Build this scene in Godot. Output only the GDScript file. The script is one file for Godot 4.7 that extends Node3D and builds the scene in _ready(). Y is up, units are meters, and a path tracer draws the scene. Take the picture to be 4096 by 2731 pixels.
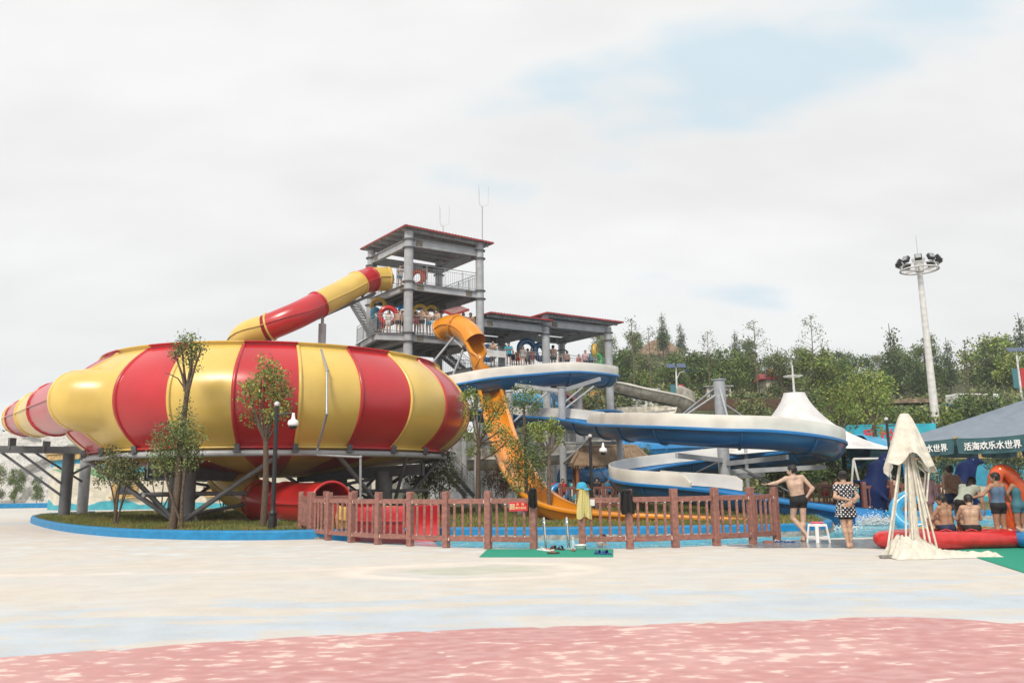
extends Node3D
# A water park: bowl slide, slide tower, flumes, pool behind a brown fence, bathers.

class MB:
	# collects triangles for one mesh; normals are given, the winding follows them
	var v := PackedVector3Array()
	var n := PackedVector3Array()
	var c := PackedColorArray()
	var u := PackedVector2Array()
	var ix := PackedInt32Array()
	var col := Color(1, 1, 1)

	func put(p: Vector3, q: Vector3, w := Vector2.ZERO) -> int:
		v.append(p); n.append(q); c.append(col); u.append(w)
		return v.size() - 1

	func face(a: int, b: int, d: int):
		if (v[b] - v[a]).cross(v[d] - v[a]).dot(n[a] + n[b] + n[d]) > 0.0:
			ix.append(a); ix.append(d); ix.append(b)
		else:
			ix.append(a); ix.append(b); ix.append(d)

	func quad(a: Vector3, b: Vector3, d: Vector3, e: Vector3, out := Vector3.ZERO):
		var q := (b - a).cross(e - a)
		if q.length() < 1e-12:
			q = (d - b).cross(e - b)
		q = q.normalized()
		if out != Vector3.ZERO and q.dot(out) < 0.0:
			q = -q
		var i := put(a, q, Vector2(0, 0)); put(b, q, Vector2(1, 0)); put(d, q, Vector2(1, 1)); put(e, q, Vector2(0, 1))
		face(i, i + 1, i + 2); face(i, i + 2, i + 3)

	func tri(a: Vector3, b: Vector3, d: Vector3, out := Vector3.ZERO):
		var q := (b - a).cross(d - a).normalized()
		if out != Vector3.ZERO and q.dot(out) < 0.0:
			q = -q
		var i := put(a, q, Vector2(0, 0)); put(b, q, Vector2(1, 0)); put(d, q, Vector2(1, 1))
		face(i, i + 1, i + 2)

	# rows of points -> smooth sheet; wrap joins each row's ends; flip turns the normals
	func grid(rows: Array, wrap := false, flip := false, us := 1.0, vs := 1.0):
		var m: int = rows.size()
		if m < 2:
			return
		var k: int = rows[0].size()
		var base := v.size()
		for i in m:
			var r: PackedVector3Array = rows[i]
			var ra: PackedVector3Array = rows[maxi(i - 1, 0)]
			var rb: PackedVector3Array = rows[mini(i + 1, m - 1)]
			for j in k:
				var p0: Vector3
				var p1: Vector3
				if wrap:
					p0 = r[(j + k - 1) % k]; p1 = r[(j + 1) % k]
				else:
					p0 = r[maxi(j - 1, 0)]; p1 = r[mini(j + 1, k - 1)]
				var q := (p1 - p0).cross(rb[j] - ra[j]).normalized()
				if flip:
					q = -q
				put(r[j], q, Vector2(us * j / float(k), vs * i / float(m - 1)))
		var kk := k if wrap else k - 1
		for i in m - 1:
			for j in kk:
				var j2 := (j + 1) % k
				var a := base + i * k + j
				var b := base + i * k + j2
				var d := base + (i + 1) * k + j2
				var e := base + (i + 1) * k + j
				face(a, b, d); face(a, d, e)

	func box(ctr: Vector3, size: Vector3, bas := Basis(), bev := 0.0):
		var h := size * 0.5
		var x := bas.x; var y := bas.y; var z := bas.z
		if bev <= 0.0:
			for s in [-1.0, 1.0]:
				quad(ctr + x * h.x * s - y * h.y - z * h.z, ctr + x * h.x * s + y * h.y - z * h.z, ctr + x * h.x * s + y * h.y + z * h.z, ctr + x * h.x * s - y * h.y + z * h.z, x * s)
				quad(ctr + y * h.y * s - x * h.x - z * h.z, ctr + y * h.y * s + x * h.x - z * h.z, ctr + y * h.y * s + x * h.x + z * h.z, ctr + y * h.y * s - x * h.x + z * h.z, y * s)
				quad(ctr + z * h.z * s - x * h.x - y * h.y, ctr + z * h.z * s + x * h.x - y * h.y, ctr + z * h.z * s + x * h.x + y * h.y, ctr + z * h.z * s - x * h.x + y * h.y, z * s)
			return
		var ax := [x, y, z]
		var hh := [h.x, h.y, h.z]
		for a in 3:
			var b := (a + 1) % 3
			var d := (a + 2) % 3
			for s in [-1.0, 1.0]:
				var o: Vector3 = ctr + ax[a] * hh[a] * s
				var p: Vector3 = ax[b] * (hh[b] - bev)
				var q: Vector3 = ax[d] * (hh[d] - bev)
				quad(o - p - q, o + p - q, o + p + q, o - p + q, ax[a] * s)
				for t in [-1.0, 1.0]:
					var e1: Vector3 = ax[a] * hh[a] * s + ax[b] * (hh[b] - bev) * t
					var e2: Vector3 = ax[a] * (hh[a] - bev) * s + ax[b] * hh[b] * t
					quad(ctr + e1 - q, ctr + e1 + q, ctr + e2 + q, ctr + e2 - q, ax[a] * s + ax[b] * t)
		for sx in [-1.0, 1.0]:
			for sy in [-1.0, 1.0]:
				for sz in [-1.0, 1.0]:
					tri(ctr + x * h.x * sx + y * (h.y - bev) * sy + z * (h.z - bev) * sz, ctr + x * (h.x - bev) * sx + y * h.y * sy + z * (h.z - bev) * sz, ctr + x * (h.x - bev) * sx + y * (h.y - bev) * sy + z * h.z * sz, x * sx + y * sy + z * sz)

	# square bar from a to b
	func bar(a: Vector3, b: Vector3, w: float, h: float, bev := 0.0):
		var z := (b - a)
		var l := z.length()
		z = z / l
		var up := Vector3.UP if absf(z.y) < 0.95 else Vector3.RIGHT
		var x := up.cross(z).normalized()
		var y := z.cross(x)
		box((a + b) * 0.5, Vector3(w, h, l), Basis(x, y, z), bev)

	# round tube along points; r is a number or one radius for each point
	func tube(pts, r, sides := 10, caps := true):
		var m: int = pts.size()
		var rows := []
		var x := Vector3.ZERO
		for i in m:
			var t: Vector3 = (pts[mini(i + 1, m - 1)] - pts[maxi(i - 1, 0)]).normalized()
			if x == Vector3.ZERO:
				x = (Vector3.UP if absf(t.y) < 0.9 else Vector3.RIGHT).cross(t).normalized()
			else:
				x = (x - t * x.dot(t)).normalized()
			var y := t.cross(x)
			var rr: float = r if (r is float or r is int) else r[i]
			var row := PackedVector3Array()
			for j in sides:
				var a := TAU * j / sides
				row.append(pts[i] + (x * cos(a) + y * sin(a)) * rr)
			rows.append(row)
		grid(rows, true, false, 1.0, 1.0)
		if caps:
			for e in [0, m - 1]:
				var t: Vector3 = (pts[0] - pts[1]).normalized() if e == 0 else (pts[m - 1] - pts[m - 2]).normalized()
				var i0 := put(pts[e], t)
				for j in sides:
					put(rows[e][j], t)
				for j in sides:
					face(i0, i0 + 1 + j, i0 + 1 + (j + 1) % sides)

	# lathe about the y axis through ctr: profile of (radius, height)
	func lathe(ctr: Vector3, prof: PackedVector2Array, sides := 24, bas := Basis(), sq := 1.0):
		var rows := []
		for p in prof:
			var row := PackedVector3Array()
			for j in sides:
				var a := TAU * j / sides
				row.append(ctr + bas * Vector3(cos(a) * p.x, p.y, sin(a) * p.x * sq))
			rows.append(row)
		grid(rows, true, true)

	func ring(ctr: Vector3, rad: float, r: float, bas := Basis(), n1 := 32, n2 := 12, fn = null):
		var rows := []
		for i in n1 + 1:
			var a := TAU * i / n1
			var e := Vector3(cos(a), 0, sin(a))
			var row := PackedVector3Array()
			var q: float = 1.0 if fn == null else fn.call(a)
			for j in n2:
				var b := TAU * j / n2
				row.append(ctr + bas * (e * (rad + cos(b) * r * q) + Vector3(0, sin(b) * r * q, 0)))
			rows.append(row)
		grid(rows, true, false)

	func ball(ctr: Vector3, r: Vector3, n1 := 10, n2 := 14, bas := Basis()):
		var rows := []
		for i in n1 + 1:
			var a := PI * i / n1 - PI / 2
			var row := PackedVector3Array()
			for j in n2:
				var b := TAU * j / n2
				row.append(ctr + bas * Vector3(cos(a) * cos(b) * r.x, sin(a) * r.y, cos(a) * sin(b) * r.z))
			rows.append(row)
		var base := v.size()
		grid(rows, true, true)
		for k in range(base, v.size()):
			var q := bas.transposed() * (v[k] - ctr)
			n[k] = (bas * Vector3(q.x / (r.x * r.x), q.y / (r.y * r.y), q.z / (r.z * r.z))).normalized()

	func join(o: MB, xf := Transform3D()):
		var b := v.size()
		var nb := xf.basis.inverse().transposed()
		for k in o.v.size():
			v.append(xf * o.v[k]); n.append((nb * o.n[k]).normalized()); c.append(o.c[k]); u.append(o.u[k])
		if xf.basis.determinant() < 0.0:
			for k in range(0, o.ix.size(), 3):
				ix.append(b + o.ix[k]); ix.append(b + o.ix[k + 2]); ix.append(b + o.ix[k + 1])
		else:
			for k in o.ix:
				ix.append(b + k)

	func mesh(colors := false) -> ArrayMesh:
		var a := []
		a.resize(Mesh.ARRAY_MAX)
		a[Mesh.ARRAY_VERTEX] = v
		a[Mesh.ARRAY_NORMAL] = n
		a[Mesh.ARRAY_TEX_UV] = u
		if colors:
			a[Mesh.ARRAY_COLOR] = c
		a[Mesh.ARRAY_INDEX] = ix
		var m := ArrayMesh.new()
		if ix.size() > 0:
			m.add_surface_from_arrays(Mesh.PRIMITIVE_TRIANGLES, a)
		return m

var M := {}
var T := {}
var used := {}
var rng := RandomNumberGenerator.new()

func rnd(a := 0.0, b := 1.0) -> float:
	return rng.randf_range(a, b)

func numbered(s: String) -> String:
	if not used.has(s):
		used[s] = 0
		return s
	used[s] += 1
	return "%s_%03d" % [s, used[s]]

func thing(called: String, label: String, category: String, at := Vector3.ZERO, turn := 0.0, group := "") -> Node3D:
	var o := Node3D.new()
	o.name = numbered(called)
	add_child(o)
	o.position = at
	o.rotation.y = turn
	tag(o, label, category, group)
	return o

func tag(o: Node, label: String, category: String, group := "", kind := ""):
	if label: o.set_meta("label", label)
	if category: o.set_meta("category", category)
	if group: o.set_meta("group", group)
	if kind: o.set_meta("kind", kind)

func part(called: String, mb, m, parent: Node = null, colors := false) -> MeshInstance3D:
	var o := MeshInstance3D.new()
	o.mesh = mb if mb is Mesh else mb.mesh(colors)
	o.material_override = m
	if parent == null:
		o.name = numbered(called)
		add_child(o)
	else:
		o.name = called
		parent.add_child(o, true)
	return o

func struct(called: String, mb, m) -> MeshInstance3D:
	var o := part(called, mb, m)
	o.set_meta("kind", "structure")
	return o

func solo(called: String, mb, m, label: String, category: String, group := "") -> MeshInstance3D:
	var o := part(called, mb, m)
	tag(o, label, category, group)
	return o

# Catmull-Rom through the points, about step metres apart
func smooth(pts: Array, step := 0.35) -> PackedVector3Array:
	var out := PackedVector3Array()
	var m := pts.size()
	for i in m - 1:
		var a: Vector3 = pts[maxi(i - 1, 0)]
		var b: Vector3 = pts[i]
		var c: Vector3 = pts[i + 1]
		var d: Vector3 = pts[mini(i + 2, m - 1)]
		var k := maxi(1, int(ceil(b.distance_to(c) / step)))
		for j in k:
			out.append(b.cubic_interpolate(c, a, d, float(j) / k))
	out.append(pts[m - 1])
	return out

func lengths(p: PackedVector3Array) -> PackedFloat32Array:
	var l := PackedFloat32Array([0.0])
	for i in range(1, p.size()):
		l.append(l[i - 1] + p[i].distance_to(p[i - 1]))
	return l

# ---------- textures and materials ----------
func noise_tex(seed_: int, freq: float, lo: float, hi: float, size := 512, octaves := 5, sharp := 1.0, type := FastNoiseLite.TYPE_SIMPLEX_SMOOTH, sx := 1.0) -> ImageTexture:
	var f := FastNoiseLite.new()
	f.seed = seed_; f.frequency = freq; f.noise_type = type
	f.fractal_octaves = octaves
	var im := f.get_seamless_image(size, size)
	im.convert(Image.FORMAT_L8)
	if sx != 1.0:
		im.resize(int(size * sx), size)
		im.resize(size, size)
	var d := im.get_data()
	for i in d.size():
		var t := pow(d[i] / 255.0, sharp)
		d[i] = int(255.0 * clampf(lo + (hi - lo) * t, 0, 1))
	var o := Image.create_from_data(size, size, false, Image.FORMAT_L8, d)
	o.convert(Image.FORMAT_RGB8)
	o.generate_mipmaps()
	return ImageTexture.create_from_image(o)

func lin(r: float, g: float, b: float) -> Color:
	return Color(r, g, b).linear_to_srgb()

func mat(key: String, r: float, g: float, b: float, rough := 0.6, tex := "", scale := 0.4, o := {}) -> StandardMaterial3D:
	var m := StandardMaterial3D.new()
	m.resource_name = key
	m.albedo_color = lin(r, g, b)
	m.roughness = rough
	m.metallic_specular = o.get("spec", 0.5)
	m.metallic = o.get("metal", 0.0)
	if tex:
		m.albedo_texture = T[tex]
		m.uv1_triplanar = true
		m.uv1_world_triplanar = o.get("world", true)
		m.uv1_scale = o.get("scale3", Vector3.ONE * scale)
	if o.has("bump"):
		m.heightmap_enabled = true
		m.heightmap_texture = T[o.bump]
		m.heightmap_scale = o.get("relief", 0.5)
	if o.has("coat"):
		m.clearcoat_enabled = true
		m.clearcoat = o.coat
		m.clearcoat_roughness = o.get("coat_rough", 0.15)
	if o.has("vc"):
		m.vertex_color_use_as_albedo = true
	if o.has("back"):
		m.backlight_enabled = true
		m.backlight = Color(o.back, o.back, o.back)
	if o.has("sss"):
		m.subsurf_scatter_enabled = true
		m.subsurf_scatter_strength = o.sss
	if o.has("alpha"):
		m.transparency = BaseMaterial3D.TRANSPARENCY_ALPHA
		m.albedo_color.a = o.alpha
	m.cull_mode = BaseMaterial3D.CULL_DISABLED
	M[key] = m
	return m

func make_materials():
	T.soft = noise_tex(1, 0.008, 0.80, 1.0)
	T.fine = noise_tex(2, 0.03, 0.78, 1.0)
	T.stain = noise_tex(3, 0.012, 0.55, 1.08, 512, 6)
	T.bumpy = noise_tex(4, 0.05, 0.0, 1.0, 512, 5)
	T.crag = noise_tex(5, 0.01, 0.0, 1.0, 512, 6)
	T.streak = noise_tex(6, 0.02, 0.68, 1.04, 512, 5, 1.0, FastNoiseLite.TYPE_SIMPLEX_SMOOTH, 0.08)
	T.chalk = noise_tex(7, 0.006, 0.84, 1.03, 512, 6)
	T.dots = dots_tex()
	# gel coat of the slides
	mat("red", 0.56, 0.022, 0.03, 0.3, "chalk", 0.12, {"coat": 0.35, "coat_rough": 0.2})
	mat("yellow", 0.80, 0.55, 0.13, 0.34, "chalk", 0.12, {"coat": 0.3, "coat_rough": 0.24})
	mat("bright_red", 0.62, 0.025, 0.025, 0.3, "chalk", 0.2, {"coat": 0.4})
	mat("orange", 0.80, 0.30, 0.012, 0.3, "chalk", 0.15, {"coat": 0.4})
	mat("flume_blue", 0.009, 0.10, 0.25, 0.3, "chalk", 0.15, {"coat": 0.4})
	mat("rim_blue", 0.010, 0.19, 0.50, 0.35, "chalk", 0.15)
	mat("sky_blue", 0.02, 0.26, 0.62, 0.3, "chalk", 0.2, {"coat": 0.4})
	mat("cream", 0.80, 0.75, 0.64, 0.4, "stain", 0.25)
	mat("cream_tube", 0.76, 0.71, 0.61, 0.45, "stain", 0.25)
	mat("guard_white", 0.86, 0.83, 0.76, 0.4, "chalk", 0.2)
	mat("steel", 0.42, 0.44, 0.465, 0.45, "chalk", 0.5)
	mat("shaded_steel", 0.22, 0.225, 0.235, 0.5, "chalk", 0.5)  # bowl frame steel, shade under the bowl darkened into the colour
	mat("dark_steel", 0.15, 0.16, 0.175, 0.5, "soft", 0.5)
	mat("rail", 0.42, 0.44, 0.46, 0.35, "fine", 0.5, {"metal": 0.3})
	mat("chrome", 0.75, 0.77, 0.8, 0.12, "", 1.0, {"metal": 1.0})
	mat("roof_red", 0.50, 0.04, 0.04, 0.5, "stain", 0.4)
	mat("roof_under", 0.45, 0.47, 0.49, 0.55, "stain", 0.5)
	mat("splice", 0.26, 0.225, 0.18, 0.8, "stain", 1.5)
	mat("rust", 0.16, 0.09, 0.05, 0.8, "stain", 1.5)
	mat("fence", 0.38, 0.17, 0.135, 0.55, "streak", 0.8)
	mat("fence2", 0.27, 0.10, 0.075, 0.6, "streak", 0.8)
	mat("scuff", 0.7, 0.68, 0.66, 0.7)
	mat("kerb", 0.006, 0.25, 0.54, 0.55, "soft", 0.7)
	mat("pool_blue", 0.05, 0.40, 0.62, 0.5, "stain", 0.5)
	mat("white", 0.8, 0.8, 0.79, 0.5, "soft", 0.4)
	mat("plastic_white", 0.82, 0.82, 0.82, 0.35)
	mat("pink", 0.75, 0.1, 0.2, 0.4)
	mat("black_pole", 0.015, 0.016, 0.018, 0.4)
	mat("camera_glass", 0.02, 0.02, 0.025, 0.1)
	mat("bark", 0.17, 0.12, 0.085, 0.9, "stain", 2.0, {"bump": "bumpy", "relief": 0.8})
	mat("bark_grey", 0.22, 0.17, 0.13, 0.9, "stain", 2.0)
	mat("leaf", 1, 1, 1, 0.55, "", 1, {"vc": true, "back": 0.45})
	mat("grass", 1, 1, 1, 0.8, "", 1, {"vc": true, "back": 0.25})
	mat("soil", 0.24, 0.19, 0.09, 0.95, "stain", 0.35, {"bump": "bumpy", "relief": 2.0})
	mat("hill", 0.10, 0.11, 0.05, 0.95, "stain", 0.05)
	mat("rock_hill", 0.33, 0.22, 0.15, 0.95, "stain", 0.1, {"bump": "crag", "relief": 8.0})
	mat("rockwall", 0.72, 0.71, 0.69, 0.8, "fine", 0.25, {"bump": "crag", "relief": 14.0})
	mat("tent", 0.84, 0.84, 0.84, 0.6, "soft", 0.2, {"back": 0.15})
	mat("thatch", 0.34, 0.235, 0.15, 0.95, "streak", 1.5)
	mat("hut_wood", 0.38, 0.14, 0.05, 0.6, "streak", 1.0)
	mat("mat_green", 0.012, 0.36, 0.23, 0.85, "fine", 2.0, {"bump": "bumpy", "relief": 0.4})
	mat("canvas", 0.84, 0.79, 0.68, 0.8, "soft", 1.5, {"back": 0.2})
	mat("umb_teal", 0.045, 0.135, 0.155, 0.5, "soft", 0.8, {"coat": 0.2, "coat_rough": 0.4})
	mat("umb_sheen", 0.17, 0.22, 0.285, 0.42, "soft", 0.8, {"coat": 0.5, "coat_rough": 0.35})  # canopy cloth with the pale sky sheen mixed into its colour
	mat("letter_white", 0.85, 0.86, 0.86, 0.6)
	mat("raft_red", 0.70, 0.03, 0.03, 0.22, "soft", 1.0, {"coat": 0.4})
	mat("raft_blue", 0.02, 0.25, 0.6, 0.22, "soft", 1.0, {"coat": 0.4})
	mat("float_blue", 0.06, 0.42, 0.72, 0.2, "soft", 1.0, {"coat": 0.4})
	mat("raft_yellow", 0.78, 0.50, 0.08, 0.25, "soft", 1.0, {"coat": 0.3})
	mat("raft_orange", 0.85, 0.13, 0.03, 0.22, "soft", 1.0, {"coat": 0.4})
	mat("raft_green", 0.05, 0.45, 0.12, 0.25)
	mat("dolphin", 0.006, 0.018, 0.085, 0.6, "soft", 1.0, {"spec": 0.25})
	mat("truck", 0.75, 0.33, 0.02, 0.35, "soft", 0.6, {"coat": 0.5})
	mat("tyre", 0.02, 0.02, 0.02, 0.8)
	mat("glass_dark", 0.03, 0.04, 0.05, 0.08)
	mat("panel_blue", 0.06, 0.09, 0.16, 0.2)
	mat("cornice", 0.70, 0.47, 0.18, 0.7, "stain", 0.3)
	mat("wall_cream", 0.74, 0.69, 0.57, 0.8, "soft", 0.3)
	mat("mural_blue", 0.05, 0.40, 0.60, 0.8, "soft", 0.3)
	mat("mural_wave", 0.08, 0.46, 0.56, 0.8, "soft", 0.3)
	mat("mural_green", 0.30, 0.58, 0.30, 0.8, "stain", 0.3)
	mat("mural_red", 0.52, 0.05, 0.06, 0.8)
	mat("banner", 0.03, 0.48, 0.66, 0.6, "soft", 0.3)
	mat("letter_red", 0.62, 0.04, 0.08, 0.6)
	mat("sign_red", 0.66, 0.02, 0.02, 0.45)
	mat("sign_cream", 0.80, 0.60, 0.34, 0.6)
	mat("skin", 0.60, 0.38, 0.265, 0.5, "soft", 3.0, {"sss": 0.1})
	mat("skin_tan", 0.46, 0.255, 0.16, 0.5, "soft", 3.0, {"sss": 0.1})
	mat("skin_pale", 0.66, 0.455, 0.345, 0.5, "soft", 3.0, {"sss": 0.1})
	mat("hair", 0.012, 0.010, 0.010, 0.5, "", 1)
	mat("eye_white", 0.7, 0.7, 0.68, 0.3)
	mat("lips", 0.42, 0.16, 0.13, 0.5)
	mat("cloth_black", 0.012, 0.012, 0.013, 0.8)
	mat("cloth_navy", 0.02, 0.03, 0.09, 0.75, "fine", 3.0)
	mat("cloth_blue", 0.03, 0.28, 0.55, 0.75, "fine", 3.0)
	mat("cloth_cyan", 0.05, 0.48, 0.68, 0.75, "fine", 3.0)
	mat("cloth_teal", 0.07, 0.24, 0.30, 0.75, "fine", 3.0)
	mat("cloth_slate", 0.12, 0.20, 0.32, 0.75, "fine", 3.0)
	mat("cloth_red", 0.60, 0.04, 0.05, 0.75, "fine", 3.0)
	mat("cloth_pink", 0.70, 0.45, 0.52, 0.8, "fine", 3.0)
	mat("cloth_white", 0.74, 0.74, 0.76, 0.8, "fine", 3.0)
	mat("cloth_mint", 0.50, 0.55, 0.46, 0.8, "fine", 3.0)
	mat("cloth_yellow", 0.76, 0.66, 0.28, 0.85, "fine", 3.0)
	mat("cloth_striped", 0.5, 0.5, 0.52, 0.8, "streak", 2.0)
	mat("polka", 1, 1, 1, 0.8, "dots", 11.0, {"world": false})
	mat("cap_blue", 0.05, 0.44, 0.70, 0.8, "fine", 3.0)
	mat("slipper_brown", 0.06, 0.035, 0.03, 0.7)
	mat("slipper_blue", 0.02, 0.07, 0.22, 0.6)
	mat("slipper_red", 0.36, 0.12, 0.08, 0.7)
	mat("concrete", 0.42, 0.40, 0.37, 0.9, "stain", 0.6)
	mat("foam", 0.85, 0.88, 0.9, 0.6, "soft", 1.0)

func dots_tex() -> ImageTexture:
	var im := Image.create(128, 128, false, Image.FORMAT_RGB8)
	im.fill(Color(0.10, 0.10, 0.16))
	for y in 128:
		for x in 128:
			var best := 999.0
			for q in [Vector2(32, 32), Vector2(96, 96)]:
				best = minf(best, Vector2(x, y).distance_to(q))
			if best < 24.0:
				im.set_pixel(x, y, Color(0.93, 0.93, 0.93))
	im.generate_mipmaps()
	return ImageTexture.create_from_image(im)

func make_sky() -> Sky:
	var w := 1280
	var h := 640
	var f := FastNoiseLite.new()
	f.seed = 11; f.frequency = 0.55; f.fractal_octaves = 5; f.noise_type = FastNoiseLite.TYPE_SIMPLEX_SMOOTH
	var f2 := FastNoiseLite.new()
	f2.seed = 23; f2.frequency = 2.1; f2.fractal_octaves = 5; f2.noise_type = FastNoiseLite.TYPE_SIMPLEX_SMOOTH
	var hole: Vector3 = (Vector3(12.48, 22.59, -40) - Vector3(0, 1.4, 0)).normalized()
	var hx := Vector3.UP.cross(hole).normalized()
	var hy := hole.cross(hx)
	var data := PackedFloat32Array()
	data.resize(w * h * 3)
	var k := 0
	for j in h:
		var th := PI * 0.5 - PI * (j + 0.5) / h
		var sy := sin(th)
		var cy := cos(th)
		for i in w:
			if sy < -0.02:
				data[k] = 0.55; data[k + 1] = 0.54; data[k + 2] = 0.52
				k += 3
				continue
			var ph := TAU * (i + 0.5) / w
			var d := Vector3(sin(ph) * cy, sy, -cos(ph) * cy)
			var q := d / (maxf(sy, 0.0) + 0.32)
			var a := f.get_noise_3d(q.x * 1.0, 0.0, q.z * 1.6)
			var b := f2.get_noise_3d(q.x * 1.1, 3.0, q.z * 2.6)
			# gaps in the cloud: some anywhere, one wide one in the upper right
			var gap := smoothstep(0.30, 0.62, a + 0.35 * b)
			var lx := d.dot(hx)
			var ly := d.dot(hy)
			if d.dot(hole) > 0.0:
				var e := 1.0 - sqrt(pow(lx / 0.36, 2) + pow((ly + lx * 0.10) / 0.10, 2))
				gap = maxf(gap, smoothstep(0.0, 0.75, 0.95 * e + 0.95 * b + 0.3 * a))
			var lum := 0.825 + 0.09 * a + 0.07 * b
			var c := Vector3(lum, lum, lum * 0.997)
			c = c.lerp(Vector3(0.52, 0.68, 0.78), gap * 0.72)
			var low := 1.0 - smoothstep(0.0, 0.35, sy)
			c = c.lerp(Vector3(0.74, 0.79, 0.81), low * 0.34)
			data[k] = c.x; data[k + 1] = c.y; data[k + 2] = c.z
			k += 3
	var im := Image.create_from_data(w, h, false, Image.FORMAT_RGBF, data.to_byte_array())
	var s := Sky.new()
	var pm := PanoramaSkyMaterial.new()
	pm.panorama = ImageTexture.create_from_image(im)
	s.sky_material = pm
	return s

func light_and_camera():
	var cam := Camera3D.new()
	cam.name = "camera"
	cam.fov = 46.2177
	cam.near = 0.05
	cam.far = 900.0
	add_child(cam)
	cam.position = Vector3(0, 1.4, 0)
	cam.rotation_degrees = Vector3(10.1866, 0, -0.8000)
	cam.current = true
	var env := Environment.new()
	env.background_mode = Environment.BG_SKY
	env.sky = make_sky()
	env.background_energy_multiplier = 1.0
	env.tonemap_mode = Environment.TONE_MAPPER_LINEAR
	env.tonemap_exposure = 1.12
	env.fog_enabled = true
	env.fog_density = 0.0006
	env.fog_light_color = Color(0.90, 0.93, 0.95)
	env.sdfgi_enabled = true
	env.ssao_enabled = true
	env.ssil_enabled = true
	var we := WorldEnvironment.new()
	we.name = "world"
	we.environment = env
	add_child(we)
	var sun := DirectionalLight3D.new()
	sun.name = "sun"
	sun.light_energy = 0.85
	sun.light_color = Color(1.0, 0.96, 0.90)
	sun.light_angular_distance = 14.0
	sun.shadow_enabled = true
	add_child(sun)
	sun.look_at_from_position(Vector3(-9, 24, 22), Vector3.ZERO)

# ---------- ground ----------
var fence_posts := [Vector2(-5.73, -23.1), Vector2(-5.06, -22.26), Vector2(-4.23, -21.23), Vector2(-3.39, -20.36), Vector2(-2.51, -19.71), Vector2(-1.59, -19.03), Vector2(-0.6, -18.52), Vector2(0.42, -18.2), Vector2(1.48, -18.02), Vector2(2.51, -17.95), Vector2(3.54, -18.14), Vector2(4.53, -18.47), Vector2(5.48, -18.91), Vector2(6.22, -19.5)]
var kerb_line := [Vector2(-24.5, -47.5), Vector2(-25.2, -44), Vector2(-22.6, -38.4), Vector2(-16.9, -30.4), Vector2(-12.7, -25.8), Vector2(-9.7, -23.7), Vector2(-7.4, -22.9), Vector2(-5.6, -22.95), Vector2(-2.9, -23.3), Vector2(0.3, -22.55), Vector2(3.7, -22.3), Vector2(6.8, -22.4), Vector2(8.3, -22.9), Vector2(9.3, -24.3), Vector2(10.0, -26.8), Vector2(10.9, -29.2), Vector2(12.8, -30.2), Vector2(18.0, -30.4), Vector2(30.0, -30.4)]

func flat(poly: PackedVector2Array, y: float) -> MB:
	var mb := MB.new()
	for p in poly:
		mb.put(Vector3(p.x, y, p.y), Vector3.UP, p)
	var t := Geometry2D.triangulate_polygon(poly)
	for i in range(0, t.size(), 3):
		mb.face(t[i], t[i + 1], t[i + 2])
	return mb

func smooth2(pts: Array, step := 0.5) -> PackedVector2Array:
	var a := []
	for p in pts:
		a.append(Vector3(p.x, 0, p.y))
	var out := PackedVector2Array()
	for p in smooth(a, step):
		out.append(Vector2(p.x, p.z))
	return out

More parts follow.
